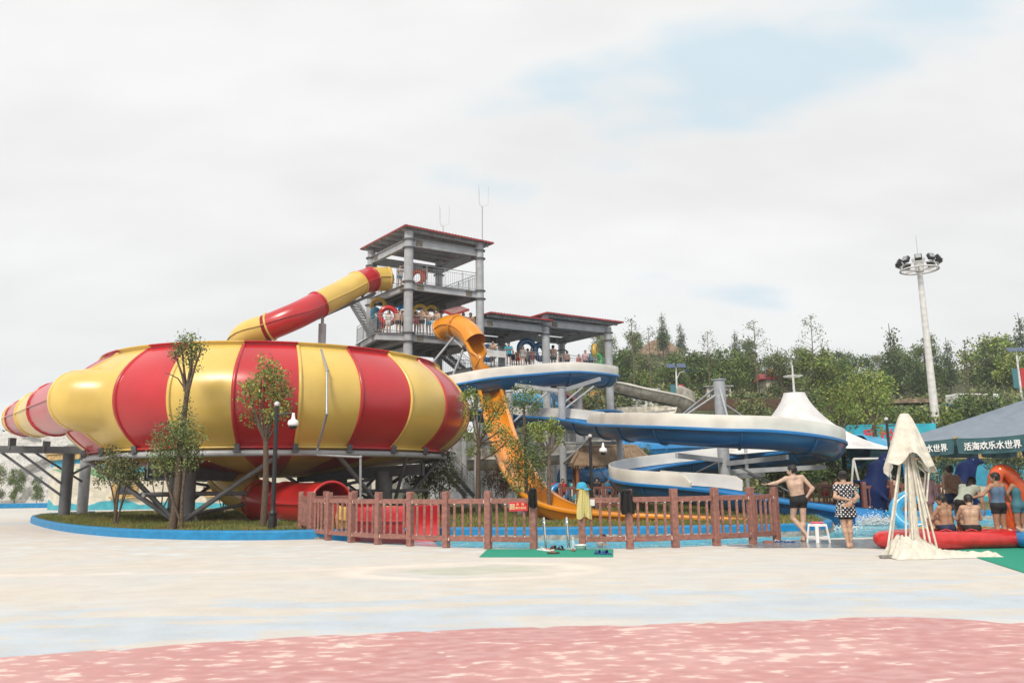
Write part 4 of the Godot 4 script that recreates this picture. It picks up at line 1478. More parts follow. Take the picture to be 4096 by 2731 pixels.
	striped_tube(k, kp, func(_s: float) -> float: return 0.75, [0.0, 3.0, 6.0, lengths(kp)[kp.size() - 1]], ["float_blue", "float_blue"], -k.position)
	for q in [[Vector3(0.14, 6.01, -62.5), 6.2], [Vector3(3.76, 6.11, -64.5), 6.1]]:
		prop(k, q[0], q[1], 0.2)
	var ro := thing("race_slide", "red and white striped multi lane slide rising behind the columns", "water slide", Vector3(4, 0, -60))
	for q in [["sky_blue", 0.0], ["guard_white", 0.55], ["roof_red", 1.1]]:
		var m := MB.new()
		var w := Vector3(0, 0, -1.0)
		var a: Vector3 = Vector3(2.9, 8.13, -60) + Vector3(0.6, 0, 0) * q[1] + Vector3.UP * q[1] * 0.25
		var e: Vector3 = Vector3(4.36, 6.75, -58.5) + Vector3(0.6, 0, 0) * q[1] + Vector3.UP * q[1] * 0.25
		m.bar(a, e, 0.5, 0.3)
		part("lane", m, M[q[0]], ro).position = -ro.position
	for q in [Vector3(3.08, 7.85, -60), Vector3(4.27, 6.67, -58.6)]:
		prop(ro, q, q.y - 0.1, 0.12)
	var bw := thing("blue_run_out", "turquoise flume wall just behind the upper white flume", "water slide", Vector3(6, 0, -52))
	flume(bw, smooth([Vector3(3.87, 5.99, -52), Vector3(5.05, 6.13, -52.4), Vector3(6.26, 6.21, -53), Vector3(6.88, 6.13, -54)], 0.4), 2.5, "sky_blue", "sky_blue", [], [], {"r": 0.5})
	prop(bw, Vector3(4.85, 5.2, -52.4), 5.0, 0.15)

# ---------- brown fence round the pool ----------
func fence_run(t: Node3D, posts: Array, hs: Array, h := 1.28, m := "fence", scuffs := true, nb := 4):
	var c := t.position
	rng.seed = int(posts.size() * 13 + absf(posts[0].x) * 7)
	var post := MB.new()
	post.box(Vector3(0, h / 2, 0), Vector3(0.15, h, 0.15), Basis(), 0.012)
	var post_mesh := post.mesh()
	for i in posts.size():
		var p: Vector2 = posts[i]
		var o := part("post", post_mesh, M[m], t)
		var d: Vector2 = (posts[mini(i + 1, posts.size() - 1)] - posts[maxi(i - 1, 0)]).normalized()
		o.position = Vector3(p.x, hs[i], p.y) - c
		o.rotation = Vector3(rnd(-0.006, 0.006), -atan2(d.y, d.x), rnd(-0.008, 0.008))
	for i in posts.size() - 1:
		var a := Vector3(posts[i].x, hs[i], posts[i].y) - c
		var b := Vector3(posts[i + 1].x, hs[i + 1], posts[i + 1].y) - c
		var d := (b - a).normalized()
		var nrm := d.cross(Vector3.UP)
		for y in [1.05 * h / 1.28, 0.21 * h / 1.28]:
			var r := MB.new()
			r.bar(a + d * 0.07 + Vector3.UP * (y + rnd(-0.006, 0.006)), b - d * 0.07 + Vector3.UP * (y + rnd(-0.006, 0.006)), 0.07, 0.115, 0.006)
			var q := part("rail", r, M[m], t)
			if scuffs:
				for s in [0.0, 1.0]:
					if rnd() < 0.65:
						var w := MB.new()
						var e: Vector3 = (a + d * 0.085) if s < 0.5 else (b - d * 0.085)
						w.box(e + Vector3.UP * (y + rnd(-0.02, 0.03)) - nrm * -0.037, Vector3(rnd(0.008, 0.02), rnd(0.04, 0.1), 0.006), Basis(d, Vector3.UP, nrm))
						part("filler_mark", w, M.scuff, q)
		for k in nb:
			var p := a.lerp(b, (k + 1.0) / (nb + 1.0))
			var s := MB.new()
			var ln := rnd(-0.008, 0.008)
			s.bar(p + Vector3.UP * 0.26 * h / 1.28, p + d * ln + Vector3.UP * 1.0 * h / 1.28, 0.055, 0.055, 0.004)
			var q := part("baluster", s, M[m], t)
			if scuffs and rnd() < 0.6:
				var w := MB.new()
				for z in 3:
					w.box(p + Vector3.UP * (0.985 if rnd() < 0.7 else 0.275) * h / 1.28 + nrm * 0.03 + d * rnd(-0.02, 0.02), Vector3(rnd(0.012, 0.04), rnd(0.01, 0.025), 0.008), Basis(d, Vector3.UP, nrm))
				part("filler_mark", w, M.scuff, q)

func pool_fence():
	var z := func(k: int) -> Array:
		var a := []
		for i in k: a.append(0.0)
		return a
	var a := thing("pool_fence", "brown railing left of the gap, bending back round the red slide end", "fence", Vector3(-3, 0, -20), 0, "brown railings round the pool")
	fence_run(a, fence_posts.slice(0, 8), z.call(8))
	var b := thing("pool_fence", "brown railing right of the gap, hung with towel and black clothes", "fence", Vector3(4, 0, -18.5), 0, "brown railings round the pool")
	fence_run(b, fence_posts.slice(8, 14), z.call(6))
	var e := thing("pool_fence", "short brown railing behind the left end of the pool railing", "fence", Vector3(-5.8, 0.2, -24.3), 0, "brown railings round the pool")
	fence_run(e, [Vector2(-5.85, -23.35), Vector2(-6.35, -24.3), Vector2(-5.75, -24.9), Vector2(-5.0, -25.5)], [0.2, 0.2, 0.2, 0.2], 1.1)
	var f := thing("far_railing", "distant brown railing in front of the thatched hut", "fence", Vector3(4, 0.2, -39), 0, "far brown railings")
	fence_run(f, [Vector2(2.3, -39.6), Vector2(3.3, -39.4), Vector2(4.3, -39.2), Vector2(5.3, -39.1), Vector2(6.3, -39.1)], [0.2, 0.2, 0.2, 0.2, 0.2], 1.25, "fence2", false)
	var g := thing("far_railing", "distant brown railing beyond the woman in polka dots", "fence", Vector3(16, 0.2, -37), 0, "far brown railings")
	fence_run(g, [Vector2(13.2, -36.6), Vector2(14.5, -36.8), Vector2(15.8, -37), Vector2(17.1, -37.0), Vector2(18.4, -36.8)], [0.2, 0.2, 0.2, 0.2, 0.2], 1.2, "fence2", false)
	var h := thing("far_railing", "short brown railing under the big umbrella behind the crowd", "fence", Vector3(17, 0.0, -31), 0, "far brown railings")
	fence_run(h, [Vector2(13.4, -31.2), Vector2(14.5, -31.3), Vector2(15.6, -31.5), Vector2(16.8, -31.7)], [0.2, 0.2, 0.2, 0.2], 1.15, "fence2", false)

# ---------- trees ----------
# leaf clumps: [centre, radius, squash]; every leaf is its own small blade
func crown_mesh(clumps: Array, n: int, size: float, pal: Array, sd: int, droop := 0.2) -> ArrayMesh:
	rng.seed = sd
	var mb := MB.new()
	var tot := 0.0
	for c in clumps:
		tot += c[1] * c[1]
	for c in clumps:
		var m := int(n * c[1] * c[1] / tot)
		# each clump is made of twigs with a handful of leaves
		var tone := rnd(0.75, 1.2)
		for k in int(m / 7.0) + 1:
			var d := Vector3(rng.randfn(), rng.randfn(), rng.randfn()).normalized()
			var q: Vector3 = c[0] + d * Vector3(c[1], c[1] * c[2], c[1]) * pow(rnd(), 0.45)
			var tw := tone * rnd(0.7, 1.25)
			var base: Color = pal[rng.randi() % pal.size()]
			for l in 7:
				var p := q + Vector3(rng.randfn(), rng.randfn(), rng.randfn()) * size * 0.9
				var t := (Vector3(rng.randfn(), rng.randfn() - droop, rng.randfn()) + d * 0.7).normalized()
				var s := t.cross(Vector3(rng.randfn(), rng.randfn(), rng.randfn())).normalized()
				var f := size * rnd(0.6, 1.25)
				var g := tw * rnd(0.8, 1.2)
				mb.col = Color(base.r * g, base.g * g, base.b * g)
				var nn := t.cross(s).normalized()
				if nn.dot(d + Vector3.UP * 0.5) < 0: nn = -nn
				mb.quad(p, p + t * f * 0.5 + s * f * 0.26, p + t * f, p + t * f * 0.5 - s * f * 0.26, nn)
	return mb.mesh(true)

func limbs(mb: MB, stems: Array):
	for s in stems:
		mb.tube(smooth(s[0], 0.4), _taper(smooth(s[0], 0.4).size(), s[1], s[2]), 7)

func _taper(n: int, a: float, b: float) -> PackedFloat32Array:
	var r := PackedFloat32Array()
	for i in n:
		r.append(lerpf(a, b, float(i) / maxf(1.0, n - 1.0)))
	return r

const GREEN := [Color(0.13, 0.20, 0.055), Color(0.105, 0.165, 0.045), Color(0.17, 0.22, 0.06)]
const BRIGHT := [Color(0.26, 0.34, 0.07), Color(0.20, 0.28, 0.06), Color(0.33, 0.36, 0.08)]
const OLIVE := [Color(0.155, 0.17, 0.07), Color(0.125, 0.145, 0.06), Color(0.195, 0.20, 0.085)]
const DARK := [Color(0.065, 0.11, 0.04), Color(0.08, 0.125, 0.045), Color(0.10, 0.145, 0.05)]
const REDDISH := [Color(0.24, 0.08, 0.055), Color(0.16, 0.11, 0.06), Color(0.12, 0.13, 0.055)]

func tree(called: String, label: String, base: Vector3, stems: Array, clumps: Array, n: int, size: float, pal: Array, sd: int, group := "", bark := "bark") -> Node3D:
	var t := thing(called, label, "tree" if called.ends_with("tree") else "shrub", base, 0, group)
	var mb := MB.new()
	limbs(mb, stems)
	part("trunk", mb, M[bark], t)
	part("crown", crown_mesh(clumps, n, size, pal, sd), M.leaf, t, true)
	return t

# twigs from a fork towards each clump
func fork(from: Vector3, clumps: Array, r: float) -> Array:
	var out := []
	for c in clumps:
		var e: Vector3 = c[0]
		out.append([[from, from.lerp(e, 0.5) + Vector3(rnd(-0.1, 0.1), rnd(0, 0.1), rnd(-0.1, 0.1)), e + Vector3.UP * c[1] * 0.3], r, r * 0.3])
	return out

func island_trees():
	var gr := "young trees planted on the grass island"
	rng.seed = 400
	# leaning tall one with a bushy skirt and a tuft on a bare leader
	var b: Vector3 = Vector3(-10.75, 0.2, -25.7)
	var cl := [[Vector3(-0.1, 3.0, 0), 0.55, 1.0], [Vector3(0.35, 2.9, 0.2), 0.5, 1.0], [Vector3(-0.45, 2.5, 0.1), 0.5, 1.0], [Vector3(0.15, 2.35, -0.1), 0.55, 1.1], [Vector3(0.5, 2.2, 0), 0.4, 1.0], [Vector3(-0.35, 1.95, 0), 0.4, 1.0], [Vector3(0.2, 3.55, 0), 0.28, 1.2], [Vector3(0.22, 4.15, 0), 0.12, 1.4]]
	var top := [[Vector3(-0.05, 5.75, 0), 0.32, 0.9], [Vector3(0.25, 5.95, 0.05), 0.36, 0.8], [Vector3(0.45, 5.6, 0), 0.24, 0.9], [Vector3(0.2, 5.4, 0), 0.22, 1.0], [Vector3(-0.22, 5.5, 0.1), 0.15, 1.0], [Vector3(0.62, 5.75, 0), 0.13, 1.0], [Vector3(0.42, 5.15, 0), 0.16, 1.2]]
	var st := [[[Vector3(0, -0.1, 0), Vector3(0.1, 1.2, 0), Vector3(0.1, 2.4, 0), Vector3(0.22, 4.3, 0)], 0.14, 0.075], [[Vector3(0.35, -0.1, 0.1), Vector3(0.3, 1.0, 0.1), Vector3(0.4, 2.6, 0.1)], 0.06, 0.03], [[Vector3(0.3, 0.2, 0.1), Vector3(-0.1, 1.2, 0.15), Vector3(-0.5, 2.4, 0.1)], 0.045, 0.02], [[Vector3(0.3, 0.3, 0.1), Vector3(0.2, 1.4, -0.1), Vector3(0.6, 2.2, 0)], 0.035, 0.02], [[Vector3(0.22, 4.25, 0), Vector3(-0.1, 4.75, 0), Vector3(-0.55, 4.95, 0)], 0.035, 0.01]]
	st.append_array(fork(Vector3(0.22, 4.2, 0), top, 0.06))
	tree("young_tree", "leaning tree with a bushy middle and a small tuft on top, before the bowl", b, st, cl + top, 5200, 0.095, GREEN + OLIVE, 401, gr)
	# straight round-headed tree in front of the middle of the bowl
	b = Vector3(-8.11, 0.2, -26.38)
	cl = [[Vector3(-0.25, 4.6, 0), 0.5, 0.9], [Vector3(0.25, 4.75, 0.1), 0.45, 0.8], [Vector3(-0.1, 5.15, 0), 0.42, 0.9], [Vector3(0.3, 4.25, 0), 0.4, 0.9], [Vector3(-0.6, 4.15, 0.1), 0.38, 0.9], [Vector3(0.55, 3.75, 0), 0.3, 0.9], [Vector3(-0.55, 3.5, 0), 0.28, 0.9], [Vector3(0.15, 3.55, 0.3), 0.25, 0.9], [Vector3(-0.7, 4.6, 0), 0.25, 0.9], [Vector3(0.65, 4.4, 0), 0.22, 0.9]]
	st = [[[Vector3(0, -0.1, 0), Vector3(0.03, 1.4, 0), Vector3(-0.02, 2.75, 0)], 0.115, 0.085]]
	st.append_array(fork(Vector3(-0.02, 2.7, 0), cl, 0.05))
	tree("young_tree", "straight trunked round headed tree beside the black lamp post", b, st, cl, 3000, 0.10, GREEN + BRIGHT, 402, gr)
	# several-stemmed one on the left
	b = Vector3(-14.22, 0.2, -29.1)
	cl = [[Vector3(0, 2.3, 0), 0.5, 0.9], [Vector3(0.4, 2.1, 0.1), 0.42, 0.9], [Vector3(-0.45, 1.95, 0), 0.4, 0.9], [Vector3(0.1, 1.75, 0.1), 0.45, 0.9], [Vector3(-0.25, 2.55, 0), 0.3, 0.8], [Vector3(-0.65, 1.6, 0), 0.25, 0.9], [Vector3(0.55, 1.7, 0), 0.3, 0.9]]
	st = [[[Vector3(0, -0.1, 0), Vector3(0.02, 0.8, 0), Vector3(0.1, 1.8, 0)], 0.06, 0.03], [[Vector3(0.05, 0, 0.05), Vector3(-0.1, 0.9, 0), Vector3(-0.4, 1.8, 0)], 0.035, 0.02], [[Vector3(0.08, 0, 0), Vector3(0.2, 0.9, 0), Vector3(0.4, 1.9, 0)], 0.035, 0.02]]
	tree("young_tree", "small several stemmed tree at the left end of the grass island", b, st, cl, 3200, 0.09, OLIVE, 403, gr)
	# behind the two grey poles
	b = Vector3(-21.3, 0.2, -43.5)
	cl = [[Vector3(0, 2.9, 0), 0.75, 0.9], [Vector3(0.8, 2.6, 0), 0.7, 0.9], [Vector3(-0.8, 2.7, 0), 0.6, 0.9], [Vector3(0.4, 1.9, 0), 0.55, 0.9], [Vector3(1.3, 2.1, 0), 0.5, 0.9]]
	st = [[[Vector3(0, -0.1, 0), Vector3(0, 1, 0), Vector3(0.2, 2.2, 0)], 0.06, 0.03], [[Vector3(0.2, -0.1, 0), Vector3(0.5, 1, 0), Vector3(0.9, 2.2, 0)], 0.04, 0.02]]
	tree("young_tree", "dark small tree behind the two grey poles at far left", b, st, cl, 1500, 0.15, OLIVE, 404, gr)
	b = Vector3(-17.77, 0.05, -41) * Vector3(1, 0, 1) + Vector3.UP * 0.2
	cl = [[Vector3(0, 2.2, 0), 0.7, 0.8], [Vector3(0.7, 2.0, 0), 0.5, 0.8], [Vector3(-0.6, 1.9, 0), 0.5, 0.8]]
	tree("young_tree", "little tree in front of the painted wall under the bowl", b, fork(Vector3(0, 0.1, 0), cl, 0.04), cl, 900, 0.15, OLIVE, 405, gr)
	for q in [[1760.0, 36.5, 1.0, 406, "olive bush by the dark metal stairs"], [1690.0, 38.5, 0.85, 407, "olive bush under the right edge of the bowl"], [905.0, 44.0, 0.9, 408, "thin bush behind the yellow outlet tube"], [1330.0, 43.0, 0.8, 409, "thin bush seen between the bowl legs"]]:
		b = Vector3((q[0] - 2048.0) / 3200.0 * q[1], 0.2, -q[1])
		cl = [[Vector3(0, 2.0, 0), 0.6, 0.9], [Vector3(0.5, 1.7, 0), 0.5, 0.9], [Vector3(-0.5, 1.7, 0.1), 0.5, 0.9], [Vector3(0.1, 1.2, 0), 0.45, 0.9], [Vector3(0.3, 2.4, 0), 0.35, 0.9]]
		for c in cl:
			c[0] *= q[2]; c[1] *= q[2]
		tree("bush", q[4], b, fork(Vector3(0, 0.0, 0), cl, 0.03), cl, 1500, 0.13, OLIVE, q[3], "bushes round the slide supports")
	# trees between the bowl and the blue flume
	b = Vector3(-1.49, 0.2, -33.38)
	cl = [[Vector3(-0.35, 4.9, 0), 0.42, 0.8], [Vector3(0.35, 4.6, 0), 0.4, 0.8], [Vector3(0.75, 4.2, 0), 0.38, 0.8], [Vector3(-0.3, 4.2, 0), 0.36, 0.8], [Vector3(0.5, 3.6, 0.1), 0.36, 0.8], [Vector3(-0.4, 3.3, 0), 0.34, 0.9], [Vector3(1.0, 3.4, 0), 0.34, 0.8], [Vector3(-0.15, 2.7, 0), 0.3, 0.9], [Vector3(1.25, 3.0, 0), 0.3, 0.9], [Vector3(0.7, 2.7, 0.1), 0.28, 0.9], [Vector3(1.1, 4.6, 0), 0.26, 0.9]]
	st = [[[Vector3(0, -0.1, 0), Vector3(0.02, 1.6, 0), Vector3(0.05, 3.0, 0)], 0.12, 0.085], [[Vector3(0.05, 2.2, 0), Vector3(0.8, 2.6, 0), Vector3(1.4, 3.2, 0)], 0.05, 0.02]]
	st.append_array(fork(Vector3(0.05, 2.9, 0), cl, 0.045))
	tree("young_tree", "airy tree right beside the bowl, in front of the orange chute", b, st, cl, 3600, 0.095, GREEN + BRIGHT, 410, gr)
	b = Vector3(0.41, 0.2, -30.2)
	cl = [[Vector3(0.0, 4.6, 0), 0.5, 0.8], [Vector3(-0.3, 4.2, 0), 0.35, 0.8], [Vector3(0.4, 4.15, 0.1), 0.38, 0.8], [Vector3(0.2, 3.2, 0), 0.28, 1.1], [Vector3(-0.1, 2.6, 0), 0.55, 0.9], [Vector3(0.35, 2.2, 0.1), 0.6, 0.9], [Vector3(-0.25, 1.8, 0), 0.6, 0.9], [Vector3(0.45, 1.5, 0), 0.5, 0.9], [Vector3(-0.2, 1.2, 0.1), 0.35, 0.9]]
	st = [[[Vector3(0, -0.1, 0), Vector3(0.05, 1.6, 0), Vector3(0.0, 4.2, 0)], 0.09, 0.04]]
	for k in 8:
		st.append([[Vector3(rnd(-0.4, 0.4), -0.1, rnd(-0.3, 0.3)), Vector3(rnd(-0.4, 0.4), 0.8, 0), Vector3(rnd(-0.5, 0.5), 1.6, 0)], 0.022, 0.012])
	tree("young_tree", "dense dark green tree with many stems, middle one behind the red sign", b, st, cl, 5200, 0.09, GREEN, 411, gr)
	b = Vector3(1.26, 0.2, -29.91)
	cl = [[Vector3(0.0, 3.3, 0), 0.28, 0.75], [Vector3(-0.4, 3.3, 0), 0.24, 0.75], [Vector3(0.38, 3.15, 0), 0.24, 0.75], [Vector3(-0.2, 2.95, 0.2), 0.2, 0.8], [Vector3(0.5, 2.8, 0), 0.18, 0.8], [Vector3(-0.52, 2.95, 0), 0.16, 0.8], [Vector3(0.2, 3.5, 0), 0.18, 0.8]]
	st = [[[Vector3(0, -0.1, 0), Vector3(0.03, 1.2, 0), Vector3(0.06, 2.4, 0)], 0.085, 0.075]]
	st.append_array(fork(Vector3(0.06, 2.35, 0), cl, 0.05))
	tree("young_tree", "yellow green round headed tree with a bare straight trunk by the orange slide", b, st, cl, 1500, 0.085, BRIGHT, 412, gr, "bark_grey")
	b = Vector3(-0.7, 0.2, -36.69)
	cl = [[Vector3(0, 1.6, 0), 0.45, 0.9], [Vector3(-0.4, 1.4, 0), 0.4, 0.9], [Vector3(0.4, 1.3, 0), 0.4, 0.9], [Vector3(0.1, 1.95, 0), 0.35, 0.8], [Vector3(0.2, 0.95, 0), 0.3, 0.9]]
	st = []
	for k in 9:
		st.append([[Vector3(rnd(-0.5, 0.5), -0.1, rnd(-0.3, 0.3)), Vector3(rnd(-0.4, 0.4), 0.7, 0), Vector3(rnd(-0.5, 0.5), 1.5, 0)], 0.02, 0.01])
	tree("bush", "reddish leaved bush of thin stems behind the pool railing", b, st, cl, 2400, 0.09, REDDISH, 413, "bushes round the slide supports")
	b = Vector3(6.2, 0.2, -42.5)
	cl = [[Vector3(0, 2.7, 0), 0.5, 0.7], [Vector3(0.6, 2.8, 0), 0.4, 0.7], [Vector3(-0.6, 2.6, 0), 0.45, 0.7], [Vector3(0.3, 2.2, 0), 0.35, 0.8]]
	tree("young_tree", "small dark tree under the long white flume wall", b, fork(Vector3(0, 0, 0), cl, 0.05), cl, 1500, 0.13, DARK + GREEN, 414, gr)
	# right hand side
	b = Vector3(13.41, 0.48, -41) * Vector3(1, 0, 1) + Vector3.UP * 0.2
	cl = [[Vector3(0, 2.0, 0), 0.7, 0.8], [Vector3(0.5, 1.6, 0), 0.55, 0.8], [Vector3(-0.5, 1.6, 0), 0.55, 0.8], [Vector3(0, 1.2, 0.2), 0.5, 0.8]]
	tree("bush", "rounded dark bush behind the leaning man's head", b, fork(Vector3(0, 0, 0), cl, 0.04), cl, 1800, 0.13, OLIVE + DARK, 415, "bushes round the slide supports")
	for q in [[3352.0, 45.0, 420, "bright green tree directly above the woman in polka dots", 0.0], [3487.0, 43.0, 421, "tall bright green tree with a thick bare trunk left of the banner", 0.4], [3420.0, 49.0, 422, "yellowish tree between two bright trees behind the tent edge", 0.2]]:
		b = Vector3((q[0] - 2048.0) / 3200.0 * q[1], 0.1, -q[1])
		var up: float = q[4]
		cl = [[Vector3(0, 6.3 + up, 0), 0.7, 0.8], [Vector3(0.7, 5.9 + up, 0), 0.65, 0.8], [Vector3(-0.7, 5.7 + up, 0.2), 0.6, 0.8], [Vector3(0.2, 5.2 + up, 0.3), 0.65, 0.8], [Vector3(-0.6, 4.7 + up, 0), 0.5, 0.8], [Vector3(0.8, 4.7 + up, 0), 0.45, 0.8], [Vector3(0.1, 4.1, 0), 0.45, 0.9], [Vector3(-0.9, 6.2 + up, 0), 0.35, 0.8], [Vector3(0.3, 2.6, 0.2), 0.45, 0.8], [Vector3(-0.4, 1.6, 0.2), 0.5, 0.8], [Vector3(0.7, 1.9, 0), 0.5, 0.8]]
		st = [[[Vector3(0.1, -0.1, 0), Vector3(0.05, 2.4, 0), Vector3(0, 4.2, 0)], 0.15, 0.1]]
		st.append_array(fork(Vector3(0, 4.1, 0), cl.slice(0, 8), 0.06))
		tree("park_tree", q[3], b, st, cl, 2800, 0.17, BRIGHT + GREEN if q[2] != 422 else BRIGHT + OLIVE, q[2], "trees on the right beyond the slide", "bark")
	for q in [[3715.0, 36.0, 423, "dark leafy tree under the big umbrella behind the crowd"], [4005.0, 38.0, 424, "staked young tree in front of the painted wall at right"], [3590.0, 40.0, 425, "small tree behind the folded cream umbrella"]]:
		b = Vector3((q[0] - 2048.0) / 3200.0 * q[1], 0.1, -q[1])
		cl = [[Vector3(0, 2.3, 0), 0.7, 0.8], [Vector3(0.6, 2.0, 0), 0.55, 0.8], [Vector3(-0.6, 2.1, 0), 0.55, 0.8], [Vector3(0.1, 1.5, 0.2), 0.5, 0.8]]
		tree("park_tree", q[3], b, fork(Vector3(0, 0, 0), cl, 0.05), cl, 1700, 0.13, DARK + OLIVE, q[2], "trees on the right beyond the slide")

func hill_y(x: float, d: float) -> float:
	var side := smoothstep(-14.0, 2.0, x)
	var y := 9.2 * smoothstep(64.0, 80.0, d) + 5.0 * smoothstep(86.0, 130.0, d)
	y += 13.0 * exp(-pow((x - 29.0) / 26.0, 2)) * smoothstep(115.0, 165.0, d)
	y += 4.0 * smoothstep(40.0, 80.0, x) * smoothstep(90.0, 120.0, d)
	return y * side

func hillside():
	var f := FastNoiseLite.new(); f.seed = 51; f.frequency = 0.05; f.fractal_octaves = 4
	var mb := MB.new()
	var rows := []
	for j in 60:
		var d := 62.0 + 2.6 * j
		var row := PackedVector3Array()
		for i in 90:
			var x := -30.0 + 2.0 * i
			row.append(Vector3(x, -0.3 + hill_y(x, d) + (f.get_noise_2d(x, d) * 1.2 if d > 66.0 else 0.0), -d))
		rows.append(row)
	mb.grid(rows, false, false)
	struct("hill_terrain", mb, M.hill)
	var rk := MB.new()
	rows = []
	for j in 26:
		var row := PackedVector3Array()
		for i in 40:
			var x := 18.0 + 24.0 * i / 39.0
			var d := 150.0 + 26.0 * j / 25.0
			var e := exp(-pow((x - 30.0) / 6.0, 2) - pow((d - 162.0) / 8.0, 2))
			row.append(Vector3(x, hill_y(x, d) - 2.0 + 5.0 * e + f.get_noise_2d(x * 3.0, d * 3.0) * 1.6 * e, -d))
		rows.append(row)
	rk.grid(rows, false, false)
	struct("rock_outcrop", rk, M.rock_hill)
	# three leafy forms, one conifer, one thin bare form: each copied with its own turn and size
	var protos := []
	for k in 4:
		rng.seed = 500 + k
		var cl := []
		for i in 15:
			var a := rnd(0, TAU)
			var y := rnd(2.0, 6.4)
			var w := 2.1 * sqrt(1.0 - pow((y - 3.8) / 3.4, 2))
			var rr := rnd(0.3, 1.0)
			cl.append([Vector3(cos(a) * w * rr, y, sin(a) * w * rr), rnd(0.6, 1.05), rnd(0.6, 0.9)])
		var mb2 := MB.new()
		var st := [[[Vector3(0, -0.8, 0), Vector3(0.05, 2, 0), Vector3(0, 4.5, 0)], 0.16, 0.06]]
		st.append_array(fork(Vector3(0, 2.0, 0), cl.slice(0, 7), 0.06))
		limbs(mb2, st)
		protos.append([mb2.mesh(), crown_mesh(cl, 3600, 0.30, [GREEN, DARK + GREEN, OLIVE + GREEN, BRIGHT + GREEN][k], 520 + k)])
	var con := []
	for i in 9:
		con.append([Vector3(rnd(-0.2, 0.2), 2.2 + 0.7 * i, rnd(-0.2, 0.2)), 1.25 - 0.115 * i, 0.45])
	var cm := MB.new()
	limbs(cm, [[[Vector3(0, -0.8, 0), Vector3(0, 4, 0), Vector3(0, 8.8, 0)], 0.14, 0.03]])
	protos.append([cm.mesh(), crown_mesh(con, 2200, 0.3, DARK, 540)])
	var thin := []
	rng.seed = 560
	var tst := [[[Vector3(0, -0.8, 0), Vector3(0.1, 4, 0), Vector3(0, 9.4, 0)], 0.11, 0.02]]
	for i in 16:
		var y := 4.6 + 0.3 * i
		var a := rnd(0, TAU)
		var e := Vector3(cos(a), 0.45, sin(a)) * (1.5 - 0.075 * i) + Vector3(0.05, y, 0)
		tst.append([[Vector3(0.05, y - 0.15, 0), e], 0.025, 0.008])
		thin.append([e, 0.3, 0.7])
	var tm := MB.new()
	limbs(tm, tst)
	protos.append([tm.mesh(), crown_mesh(thin, 330, 0.22, OLIVE + DARK, 561)])
	rng.seed = 600
	var list := []
	# near belt at the foot of the bank, then the bank, then the skyline
	for i in 26:
		list.append([19.5 + 1.75 * i + rnd(-0.8, 0.8), rnd(60.5, 64.0), rng.randi() % 4, rnd(0.75, 1.15)])
	for i in 20:
		list.append([9.0 + 3.1 * i + rnd(-1, 1), rnd(66.0, 70.5), rng.randi() % 4, rnd(0.55, 0.9)])
	for i in 26:
		list.append([12.0 + 2.9 * i + rnd(-1, 1), rnd(84.0, 94.0), rng.randi() % 5, rnd(0.7, 1.05)])
	for i in 22:
		list.append([14.0 + 4.0 * i + rnd(-1.5, 1.5), rnd(100.0, 122.0), [0, 1, 2, 4, 4][rng.randi() % 5], rnd(0.8, 1.15)])
	for i in 16:
		list.append([16.0 + 3.4 * i + rnd(-1.5, 1.5), rnd(140.0, 172.0), [1, 2, 4][rng.randi() % 3], rnd(0.8, 1.1)])
	var fixed := [[3990.0, 92.0, 3, 1.35, "tall dark rounded tree standing clear of the right skyline"], [3885.0, 70.0, 5, 1.15, "thin half bare tree right of the floodlight mast"], [3270.0, 84.0, 5, 1.05, "thin half bare tree behind the tent finial"], [3585.0, 96.0, 4, 1.2, "spiky conifer left of the floodlight mast on the skyline"], [3035.0, 84.0, 5, 1.0, "thin wispy tree on the skyline left of the tent"], [2535.0, 80.0, 5, 0.95, "thin bare tree right of the platform roof"], [2605.0, 80.0, 5, 0.85, "thin bare tree above the curl of the cream flume"], [2845.0, 78.0, 5, 0.8, "thin bare tree left of the thick column top"]]
	for q in fixed:
		list.append([(q[0] - 2048.0) / 3200.0 * q[1], q[1], q[2], q[3], q[4]])
	for q in list:
		var many: bool = q.size() < 5
		var k: int = q[2]
		var far: bool = q[1] > 82.0
		var lab: String = (("dark conifer among the trees on the far skyline" if k == 4 else "leafy tree among many on the upper hillside skyline") if far else "leafy tree among many in the belt at the foot of the hill") if many else q[4]
		var t := thing("hill_tree", lab, "tree", Vector3(q[0], hill_y(q[0], q[1]) - 0.2, -q[1]), rnd(0, TAU), ("skyline conifers" if k == 4 else "skyline trees on the hill" if far else "trees at the foot of the hill") if many else "single trees standing out on the hill")
		t.scale = Vector3.ONE * q[3] * (1.0 if many else 1.0)
		part("trunk", protos[k][0], M.bark_grey, t)
		part("crown", protos[k][1], M.leaf, t, true)
	# low scrub filling the bank
	rng.seed = 700
	var sc := crown_mesh([[Vector3(0, 0.5, 0), 0.9, 0.6], [Vector3(0.7, 0.4, 0), 0.7, 0.6], [Vector3(-0.6, 0.4, 0.3), 0.7, 0.6]], 420, 0.26, OLIVE + DARK, 701)
	var mm := MultiMesh.new()
	mm.transform_format = MultiMesh.TRANSFORM_3D
	mm.mesh = sc
	mm.instance_count = 900
	for i in 900:
		var x := rnd(3.0, 90.0)
		var d := rnd(61.0, 74.0) if i % 2 == 0 else rnd(76.0, 175.0)
		var s := rnd(0.8, 1.9)
		mm.set_instance_transform(i, Transform3D(Basis(Vector3.UP, rnd(0, TAU)).scaled(Vector3(s, s * rnd(0.6, 1.1), s)), Vector3(x, hill_y(x, d) - 0.2, -d)))
	var o := MultiMeshInstance3D.new()
	o.name = "scrub"
	o.multimesh = mm
	o.material_override = M.leaf
	add_child(o)
	tag(o, "low olive scrub covering the hillside between the trees", "scrub", "", "stuff")
